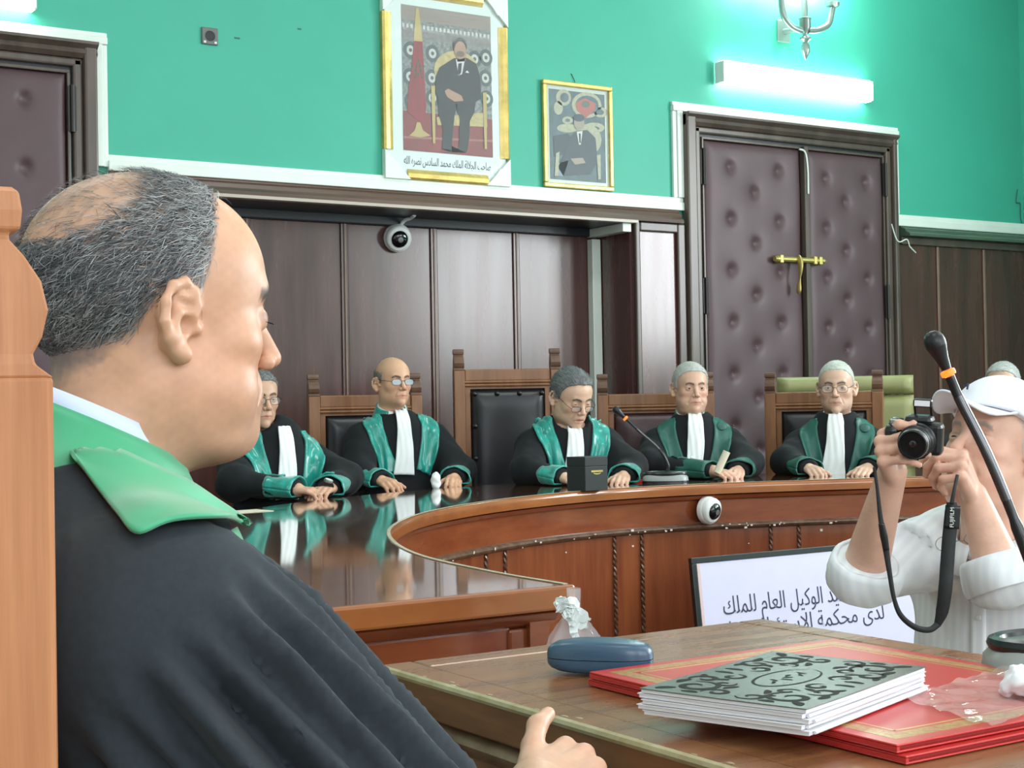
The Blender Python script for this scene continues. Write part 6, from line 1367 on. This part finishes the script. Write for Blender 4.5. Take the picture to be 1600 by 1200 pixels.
# ------------------------------------------------------------------ framed sign leaning on the bench
sA = at_y(1080, 872, 4.62); sz0 = FZ; sW = 1.30
sg_ = empty('framed_sign', (sA[0], 4.50, FZ)); tag(sg_, 'white framed sign with dark Arabic writing leaning against the bench', 'sign')
Hs = math.hypot(sA[2]-FZ, 0.12); tilt = math.atan2(0.12, sA[2]-FZ); sg_.rotation_euler = (-tilt, 0, 0)
MB().box(0.02, sW-0.02, 0.004, 0.016, 0.02, Hs-0.02).build('board', mat('lilac_white_board', (0.60, 0.59, 0.76), 0.25, var=0.02), sg_)
for a, b, c, d in ((0, sW, 0, 0.024), (0, sW, Hs-0.024, Hs), (0, 0.024, 0.024, Hs-0.024), (sW-0.024, sW, 0.024, Hs-0.024)):
    MB().box(a, b, 0.0, 0.022, c, d).build('frame_bar', M_BPLAST, sg_, bevel=0.003)
MB().box(0.026, 0.040, 0.001, 0.006, 0.024, Hs-0.024).build('inner_bead', mat('pink_bead', (0.6, 0.45, 0.45), 0.4), sg_)
def sgn(px, py): p = at_y(px, py, 4.57); return p[0]-sA[0], (p[2]-FZ)
u0, h0 = sgn(1345, 935); u1, _ = sgn(1138, 940); u2, h2_ = sgn(1380, 966); u3, _ = sgn(1120, 975)
text('word', arabic('السيد الوكيل العام للملك'), 0.10, M_INK, sg_, frame_mtx(((u0+u1)/2, 0.0028, h0), (1, 0, 0), (0, 0, 1)), width=abs(u0-u1), offset=-0.0006, gap=0.014)
text('word', arabic('لدى محكمة الاستئناف بفاس'), 0.095, M_INK, sg_, frame_mtx(((u2+u3)/2, 0.0028, h2_), (1, 0, 0), (0, 0, 1)), width=abs(u2-u3)*1.05, offset=-0.0006, gap=0.014)

# ------------------------------------------------------------------ cellophane-wrapped gift by the bench end
gp_ = at_d(897, 985, 2.80); gf = empty('wrapped_gift', (gp_[0], gp_[1], 0)); tag(gf, 'cellophane wrapped gift with white ribbon between bench and desk', 'gift')
gz = at_d(880, 952, 2.80)[2]
def cello(q):
    r = np.hypot(q[:, 0], q[:, 1]); z = q[:, 2]; R_ = np.interp(z, [0, 0.05, gz-0.12, gz-0.05, gz, gz+0.03], [0.075, 0.08, 0.062, 0.045, 0.012, 0.014]); th = np.arctan2(q[:, 1], q[:, 0])
    return (r-R_*(1+0.10*np.sin(7*th+z*14)+0.05*np.sin(17*th-z*30)))*0.7
V, Q = surf(cello, (-0.1, -0.1, 0.002), (0.1, 0.1, gz+0.028), 0.008); Geo().add(V, Q).build('cellophane', M_CELLO, gf)
fnL = lambda q: ell(q, (-0.012, -0.01, gz-0.14), (0.032, 0.032, 0.075))+0.008*noise3(q, 70, 2)
V, Q = surf(fnL, (-0.07, -0.07, gz-0.24), (0.06, 0.06, gz-0.04), 0.006); Geo().add(V, Q).build('lilac_bouquet', M_LILAC, gf)
MB().lathe([(0.05, 0.0005), (0.062, 0.02), (0.06, gz-0.26), (0.045, gz-0.22), (0.02, gz-0.2)]).build('basket', M_CREAM, gf, smooth=True)
rb_ = MB()
cu_ = lambda x, y: at_d(x, y, 2.77)-np.array([gp_[0], gp_[1], 0])
for pts, w in (([(881, 952), (898, 958), (923, 968)], 0.012), ([(881, 955), (900, 968), (918, 981)], 0.012), ([(881, 953), (890, 957), (907, 956)], 0.008), ([(883, 956), (895, 975), (897, 990), (905, 1000)], 0.007), ([(880, 952), (877, 940), (876, 931)], 0.010), ([(881, 952), (886, 942), (884, 935)], 0.013), ([(881, 952), (893, 945), (894, 950)], 0.014), ([(880, 954), (872, 948), (868, 949)], 0.010)):
    P = catmull([cu_(*q) for q in pts], 6); n = len(P); vs = []
    for i_, q in enumerate(P):
        t = P[min(i_+1, n-1)]-P[max(i_-1, 0)]; t /= np.linalg.norm(t); nn = np.cross(t, CF); nn /= np.linalg.norm(nn); ww = w*(0.5+math.sin(PI*(i_+1)/(n+1))*0.6)*(1 if i_ < n-2 else 0.3); vs += [q+nn*ww+CF*0.006*math.sin(i_), q-nn*ww-CF*0.006*math.sin(i_*1.3)]
    rb_.add(vs, [(2*i_, 2*i_+1, 2*i_+3, 2*i_+2) for i_ in range(n-1)])
rb_.build('ribbon_bow', M_RIBBON, gf, solid=0.001, fix=False)
# ------------------------------------------------------------------ photographer
pp = at_d(1568, 900, 3.16); prz = face(pp, -22)
pho = empty('person', (pp[0], pp[1], FZ), prz); tag(pho, 'man in white cap and white shirt taking a picture', 'person')
_c, _s = math.cos(prz), math.sin(prz)
def tp_(P): P = np.atleast_2d(np.asarray(P, float))-np.array([pp[0], pp[1], FZ]); return np.stack([P[:, 0]*_c+P[:, 1]*_s, -P[:, 0]*_s+P[:, 1]*_c, P[:, 2]], 1)
def tl(x, y, Z): return tp_(at_d(x, y, Z))[0]
def tv(r, u, f): v = r*CR+u*CU+f*CF; v = v/np.linalg.norm(v); return np.array([v[0]*_c+v[1]*_s, -v[0]*_s+v[1]*_c, v[2]])   # image right, up, away -> local
PSK = (0.69, 0.42, 0.315)
po = dict(HD, w=0.98, jaw=1.02, lid=0.22, nose=1.05, brow=1.15, neck=0.055, neckdir=(0, -0.06, -0.2), ears=0.9, fat=0.002, browcol=(0.30, 0.26, 0.24), eary=0.004)
pR = rot(-15, -19, -2); pc = tl(1555, 706, 3.04); psc = 1.06
def ptint(V, C, blend):
    n = np.clip(noise3(V, 55, 3)*0.5+0.5, 0, 1)**2; blend(n, np.array(PSK)*np.array([0.92, 0.74, 0.68]), 0.35)
    for cx, cy, cz in ((-0.05, 0.06, -0.035), (-0.062, 0.035, -0.03), (-0.058, 0.05, -0.05), (0.03, 0.09, -0.04)): blend(np.exp(-(((V-np.array([cx, cy, cz]))**2).sum(1))/0.004**2), np.array(PSK)*0.55, 0.6)
V, Q, C = make_head(po, pR, pc, psc, 0.0030, PSK, tint=ptint)
ph_h = dict(col=(0.55, 0.54, 0.50), col2=(0.35, 0.34, 0.32)); scalp_paint(V, C, ph_h, (0.45, 0.43, 0.40), amt=0.7)
pb = Geo().add(xf(V, pR, pc, psc), Q, C)
hg = Geo(); Vs, Qs, Cs = strands(po, ph_h, 0.001, 2600, 0.012, 0.0005, (0.62, 0.61, 0.58), (0.36, 0.35, 0.33), seed=5); hg.add(xf(Vs, pR, pc, psc), Qs, Cs); hg.build('hair', M_HAIR, pho)
for sd in (-1, 1):
    Ve, Qe, Ce = make_eye(pR, pc, psc, (-6, -10), side=sd); Geo().add(Ve, Qe, Ce).build('eye', M_EYE, pho)
# cap: crown following the skull, curved peak
def capf(p):
    d = head_sdf(p, dict(po, ears=0), False); d = smin(d, ell(p, (0, -0.004, 0.045), (0.086, 0.106, 0.098)), 0.02)-0.006
    lo_ = np.interp(p[:, 1], [-0.12, 0.0, 0.06, 0.12], [0.018, 0.046, 0.062, 0.062]); return smax(d, lo_-p[:, 2], 0.004)
V, Q = surf(capf, (-0.12, -0.15, -0.01), (0.12, 0.15, 0.175), 0.005); V = relax(capf, V, 1)
cap = Geo().add(xf(V, pR, pc, psc), Q).build('cap', M_CAP, pho)
rows = []
for t in np.linspace(0, 1, 12):
    row = []
    for a in np.linspace(-1.02, 1.02, 27):
        x = math.sin(a)*0.083*(1+0.10*t*math.cos(a)); y = math.cos(a)*0.100+0.082*t*max(0.0, math.cos(a*1.53))**0.6; z = 0.061+0.004*t-0.034*t*math.sin(abs(a)/1.02*PI/2)**2*(1-(abs(a)/1.02)**6); row.append((x, y, z))
    rows.append(row)
Pk = np.array(rows); Pk = xf(Pk.reshape(-1, 3), pR, pc, psc).reshape(Pk.shape)
MB().grid(Pk).build('peak', M_CAP, cap, smooth=True, angle=180, solid=0.004)
bt = xf(np.array([[0, -0.004, 0.1475]]), pR, pc, psc)[0]; MB().lathe([(0.007, 0), (0.006, 0.003), (0.001, 0.005)], bt, pR[:, 2], 12).build('top_button', M_CAP, cap, smooth=True)
lg = xf(np.array([[0.022, 0.096, 0.098], [0.010, 0.100, 0.101], [0.008, 0.102, 0.090]]), pR, pc, psc)+pR[:, 1]*0.006; MB().tube(list(lg), 0.0022, 6).build('cap_logo', M_INK, cap)
# arms: elbows, wrists
Er, Wr = tl(1350, 893, 2.98), tl(1397, 742, 2.86); El, Wl = tl(1562, 893, 2.86), tl(1523, 782, 2.90)
Sr, Sl = tl(1478, 850, 3.16), tl(1652, 855, 3.20)
def oriented(w, d, n, up, **kw):   # choose the side so that the thumb points to the wanted direction
    s_ = np.cross(d, n); s_ = 1 if s_@up > 0 else -1; return hand_segs(w, d, n, s_, **kw)
segR = oriented(Wr, tv(-0.42, 0.62, -0.66), tv(-0.92, 0.05, 0.25), tv(0.1, 1, 0.2), L=0.185, each=[(58, 55, 20), (82, 30, 15), (86, 32, 18), (86, 36, 22)], spread=10, thumb=(30, 35, 10), tcurl=0.75)
segR.append((Er, Wr+tv(-0.42, 0.62, -0.66)*0.012, 0.046, 0.0275))
segL = oriented(Wl, tv(-0.42, 0.80, -0.42), tv(0.80, 0.30, -0.52), tv(-0.2, 0.3, 1), L=0.185, each=[(62, 42, 20), (72, 55, 30), (80, 62, 35), (86, 66, 38)], spread=6, thumb=(42, 18, 12), tcurl=0.7)
segL.append((El, Wl+tv(-0.42, 0.80, -0.42)*0.012, 0.046, 0.0275))
for sg2 in (segR, segL):
    Vh, Qh, Ch = segs_mesh(sg2, 0.0030, k=0.0055, skin=PSK); pb.add(Vh, Qh, Ch)
# shirt
shz = pc[2]-0.225; Ct = np.array([0.0, 0.0, shz])
def shirt(q, folds=True):
    a = q.copy(); a[:, 0] = np.abs(a[:, 0])
    d = ell(a, (0, 0.0, shz-0.25), (0.195, 0.135, 0.40))
    d = smin(d, rc(a, (0, -0.01, shz+0.01), (0.165, -0.01, shz-0.03), 0.07, 0.066), 0.06)
    d = smin(d, rc(a, (0, -0.015, shz+0.065), (0.08, -0.015, shz+0.02), 0.050, 0.045), 0.04)
    for S_, E_, W_ in ((Sr, Er, Wr), (Sl, El, Wl)):
        u = (W_-E_)/np.linalg.norm(W_-E_); v = (E_-S_)/np.linalg.norm(E_-S_)
        e = rc(q, S_, E_-v*0.01, 0.078, 0.070); e = smin(e, rc(q, E_-v*0.01, E_+u*0.012, 0.066, 0.062), 0.03)
        d = smin(d, e, 0.045)
    if folds: d = d+0.0065*noise3(q*np.array([1, 1, 0.6], F32), 24, 7)+0.004*noise3(q*np.array([1, 1, 0.7], F32), 55, 9)
    for E_, W_ in ((Er, Wr), (El, Wl)):   # sleeve opening
        u = (W_-E_)/np.linalg.norm(W_-E_); d = smax(d, ((q-(E_+u*0.030).astype(F32))@u.astype(F32))*(np.linalg.norm(q-E_.astype(F32), axis=1) < 0.16)-10*(np.linalg.norm(q-E_.astype(F32), axis=1) >= 0.16), 0.006) if True else d
    nk_ = pc+pR@np.array(po['neckdir']); d = smax(d, -rc(q, nk_-np.array([0, 0, 0.02]), pc, 0.066, 0.075), 0.01)
    return smax(d, (shz-0.62)-q[:, 2], 0.01)
lo_ = np.minimum.reduce([Sr, Er, Sl, El, np.array([-0.25, -0.2, shz-0.62])])-0.11; hi_ = np.maximum.reduce([Sr, Er, Sl, El, np.array([0.25, 0.2, shz+0.12])])+0.11
V, Q = surf(shirt, lo_, hi_, 0.0085); shm = mat('striped_white_shirt', (0.72, 0.76, 0.80), 0.7, col2=(0.78, 0.82, 0.84), scale=(1, 1, 0.02), wave=('X', 16.0, 0.6, 1.0), spec=0.2)
sho = Geo().add(V, Q).build('shirt', shm, pho)
# rolled cuffs
for E_, W_, S_ in ((Er, Wr, Sr), (El, Wl, Sl)):
    u = (W_-E_)/np.linalg.norm(W_-E_); b1 = np.cross(u, E_-S_); b1 /= np.linalg.norm(b1); b2 = np.cross(u, b1); rows = []
    for t, r_ in ((-0.035, 0.071), (-0.02, 0.076), (0.0, 0.0765), (0.02, 0.074), (0.030, 0.069), (0.031, 0.060), (0.012, 0.057)):
        rows.append([E_+u*t+(b1*math.cos(a)+b2*math.sin(a))*r_*(1+0.05*math.sin(3*a+t*30)+0.02*math.sin(8*a)) for a in np.linspace(0, 2*PI, 33)])
    MB().grid(np.array(rows)).build('rolled_cuff', shm, sho, smooth=True, angle=180)
# collar leaves, placket and buttons
nb_ = pc+pR@(np.array(po['neckdir'])*0.80)
for nm, A0, A1, rows_ in (('collar', PI/2+0.28, PI/2+2*PI-0.28, ((0.067, 0.018), (0.066, 0.040), (0.070, 0.046), (0.086, 0.012), (0.096, -0.014))),):
    P = []
    for r_, z_ in rows_: P.append([(nb_[0]+r_*math.cos(a)*1.04, nb_[1]+r_*math.sin(a), nb_[2]+z_-0.035-0.030*math.sin(a)) for a in np.linspace(A0, A1, 40)])
    MB().grid(np.array(P)).build(nm, shm, sho, smooth=True, angle=180, solid=0.003)
P = patch(shirt, [(0.0, shz+0.02), (0.004, shz-0.15), (0.0, shz-0.35), (0.0, shz-0.5)], [0.016]*4, 30, 5, (0, -0.95, -0.3), off=0.004)
MB().grid(P).build('placket', shm, sho, smooth=True, angle=180, solid=0.003)
bm_ = None
for z_ in (-0.06, -0.15, -0.24, -0.33):
    q = patch(shirt, [(0.002, shz+z_), (0.002, shz+z_-0.004)], [0.002]*2, 2, 2, (0, -0.95, -0.3), off=0.0055).reshape(-1, 3).mean(0)
    if bm_ is None: bm_ = MB().lathe([(0.006, 0), (0.006, 0.002), (0.004, 0.003), (0.001, 0.0025)], (0, 0, 0), (0, 1, 0.2), 14).build('button', M_PLAST, sho, smooth=True); b_ = bm_
    else: b_ = dup(bm_, sho)
    b_.location = q
# trousers and shoes down to the hall floor
def trs(q):
    a = q.copy(); a[:, 0] = np.abs(a[:, 0]); d = smin(ell(a, (0, 0, 0.92), (0.17, 0.125, 0.14)), rc(a, (0.085, 0, 0.86), (0.11, 0.0, 0.10), 0.095, 0.065), 0.06); return np.maximum(d, 0.05-a[:, 2])
V, Q = surf(trs, (-0.25, -0.2, 0.0), (0.25, 0.2, 1.10), 0.02); Geo().add(V, Q).build('trousers', mat('dark_trousers', (0.03, 0.035, 0.05), 0.8), pho)
for sg in (-1, 1):
    V, Q = surf(lambda q: np.maximum(ell(q, (sg*0.11, 0.05, 0.03), (0.048, 0.135, 0.055)), 0.003-q[:, 2]), (sg*0.11-0.08, -0.12, -0.01), (sg*0.11+0.08, 0.22, 0.11), 0.01); Geo().add(V, Q).build('shoe', M_BLEATHER, pho)
V, Q = surf(lambda q: shirt(q, False)+0.03, lo_, hi_, 0.03); pb.add(V, Q, PSK); pb.build('body', M_SKIN, pho)

# ------------------------------------------------------------------ his camera with strap
kc = at_d(1430, 681, 2.80); kl = -0.42*CR-0.10*CU-0.90*CF; kl /= np.linalg.norm(kl)
ku = CU+0.06*CR; ku = ku-kl*(ku@kl); ku /= np.linalg.norm(ku); kr = np.cross(kl, ku)   # kr: to image right or left
if kr@CR < 0: kr = -kr
kam = empty('compact_camera', kc); tag(kam, 'black compact zoom camera with raised flash held by the photographer', 'camera')
KB = mat('camera_black', (0.010, 0.011, 0.012), 0.32, var=0.3, scale=(80, 80, 80), bump=0.01)
KS = 0.86
def kp(r, u, f): return (kr*r+ku*u+kl*f)*KS
def kbox(r0, r1, u0, u1, f0, f1, nm, m, par=kam, bevel=0.008): return MB().obox(kp((r0+r1)/2, (u0+u1)/2, (f0+f1)/2), kr*(r1-r0)/2*KS, ku*(u1-u0)/2*KS, kl*(f1-f0)/2*KS).build(nm, m, par, bevel=bevel)
kbd = kbox(-0.058, 0.058, -0.040, 0.030, -0.030, 0.014, 'body', KB)
kbox(-0.062, -0.030, -0.040, 0.026, -0.02, 0.036, 'grip', KB, kbd, 0.012)
kbox(-0.022, 0.038, 0.026, 0.046, -0.026, 0.022, 'viewfinder_hump', KB, kbd, 0.010)
fl_ = kbox(-0.006, 0.034, 0.064, 0.082, -0.006, 0.012, 'raised_flash', KB, kbd, 0.004); kbox(-0.002, 0.030, 0.067, 0.079, 0.012, 0.0135, 'flash_window', M_PAPER, fl_, 0.0)
for r_ in (-0.003, 0.031): MB().tube([kp(r_, 0.044, -0.016), kp(r_, 0.066, 0.0)], 0.003, 6).build('flash_arm', KB, fl_)
ln_ = MB().lathe([(r_*KS, z_*KS) for r_, z_ in [(0.040, 0.010), (0.040, 0.022), (0.037, 0.024), (0.037, 0.046), (0.034, 0.048), (0.034, 0.062), (0.031, 0.064), (0.0305, 0.078), (0.028, 0.079), (0.026, 0.072)]], kp(0.008, -0.008, 0), kl, 40).build('lens_barrel', KB, kam, smooth=True, angle=35)
MB().lathe([(r_*KS, z_*KS) for r_, z_ in [(0.026, 0.072), (0.020, 0.070), (0.014, 0.068), (0.013, 0.066)]], kp(0.008, -0.008, 0), kl, 32).build('front_ring', M_BPLAST, ln_, smooth=True)
MB().lathe([(r_*KS, z_*KS) for r_, z_ in [(0.018, 0.0665), (0.013, 0.0705), (0.006, 0.0725), (0.0005, 0.073)]], kp(0.008, -0.008, 0), kl, 28).build('front_glass', M_DGLASS, ln_, smooth=True)
MB().lathe([(r_*KS, z_*KS) for r_, z_ in [(0.0315, 0.0645), (0.0325, 0.0655), (0.0325, 0.0675), (0.0315, 0.0685)]], kp(0.008, -0.008, 0), kl, 40).build('lens_ring', M_STEEL, ln_, smooth=True)
MB().lathe([(r_*KS, z_*KS) for r_, z_ in [(0.009, 0), (0.009, 0.006), (0.007, 0.008), (0.001, 0.0085)]], kp(-0.044, 0.028, 0.018), ku, 18).build('shutter_button', M_STEEL, kbd, smooth=True)
MB().lathe([(r_*KS, z_*KS) for r_, z_ in [(0.012, 0), (0.012, 0.007), (0.010, 0.008)]], kp(-0.040, 0.028, -0.012), ku, 20).build('mode_dial', KB, kbd, smooth=True)
def ribbon(name, px, wid, Zs, m, par, th=0.0016):
    P = catmull([np.array([x, y, z]) for (x, y), z in zip(px, Zs)], 8); W3 = np.interp(np.linspace(0, 1, len(P)), np.linspace(0, 1, len(wid)), wid)
    P3 = [at_d(q[0], q[1], q[2])-kc for q in P]; rows = []
    for i_, q in enumerate(P3):
        t = P3[min(i_+1, len(P3)-1)]-P3[max(i_-1, 0)]; t /= np.linalg.norm(t); n = np.cross(t, CF*0.9+CR*0.3); n /= np.linalg.norm(n)+1e-9; rows.append([q+n*W3[i_], q, q-n*W3[i_]])
    return MB().grid(np.array(rows)).build(name, m, par, smooth=True, angle=180, solid=th)
st_ = ribbon('strap', [(1366, 730), (1371, 765), (1376, 810), (1383, 850), (1390, 895), (1397, 935), (1408, 962), (1430, 980), (1452, 984), (1466, 975)], [0.003, 0.003, 0.0045, 0.006, 0.0045, 0.004, 0.005, 0.0055, 0.0055, 0.006], [2.80]*10, M_STRAP, kam)
wd_ = ribbon('neck_pad', [(1464, 978), (1472, 955), (1477, 920), (1480, 880), (1483, 840), (1487, 800), (1487, 785)], [0.006, 0.0115, 0.0125, 0.0125, 0.0125, 0.0125, 0.009], [2.80, 2.79, 2.78, 2.78, 2.78, 2.78, 2.78], M_STRAP, st_, th=0.003)
ribbon('strap', [(1487, 787), (1491, 765), (1496, 742)], [0.004, 0.003, 0.003], [2.78, 2.78, 2.79], M_STRAP, kam)
ribbon('slide_buckle', [(1377, 818), (1381, 838), (1385, 860)], [0.0055, 0.007, 0.0055], [2.795]*3, M_BPLAST, st_, th=0.005)
bt_ = ribbon('brand_patch', [(1487, 826), (1489, 790)], [0.0135, 0.0135], [2.776]*2, M_BPLAST, wd_, th=0.001)
tx0 = at_d(1486, 824, 2.770)-kc; tx1 = at_d(1488, 793, 2.770)-kc
text('strap_lettering', 'FUJIFILM', 0.0105, M_PLAST, wd_, frame_mtx((tx0+tx1)/2-CR*-0.004, tx1-tx0, -CR), width=0.036, extrude=0.0003)
# spectacles hanging on the shirt front
hgz = 2.93; hs = empty('hanging_spectacles', at_d(1500, 850, hgz)); tag(hs, 'thin wire spectacles hanging on the front of the white shirt', 'spectacles'); h0_ = at_d(1500, 850, hgz)
for cx, cy, rx, ry in ((1475, 850, 13, 11), (1520, 842, 14, 9)):
    MB().tube([at_d(cx+rx*math.cos(a), cy+ry*math.sin(a), hgz)-h0_ for a in np.linspace(0, 2*PI, 24)], 0.0011, 6).build('rim', M_SILVERW, hs, smooth=True)
    pts = [tuple(at_d(cx+rx*math.cos(a), cy+ry*math.sin(a), hgz)-h0_) for a in np.linspace(0, 2*PI, 20)[:-1]]; MB().add(pts, [tuple(range(len(pts)))]).build('lens', M_LENS, hs, fix=False)
MB().tube(catmull([at_d(1488, 848, hgz)-h0_, at_d(1497, 845, hgz)-h0_, at_d(1506, 845, hgz)-h0_], 4), 0.0011, 6).build('bridge', M_SILVERW, hs)
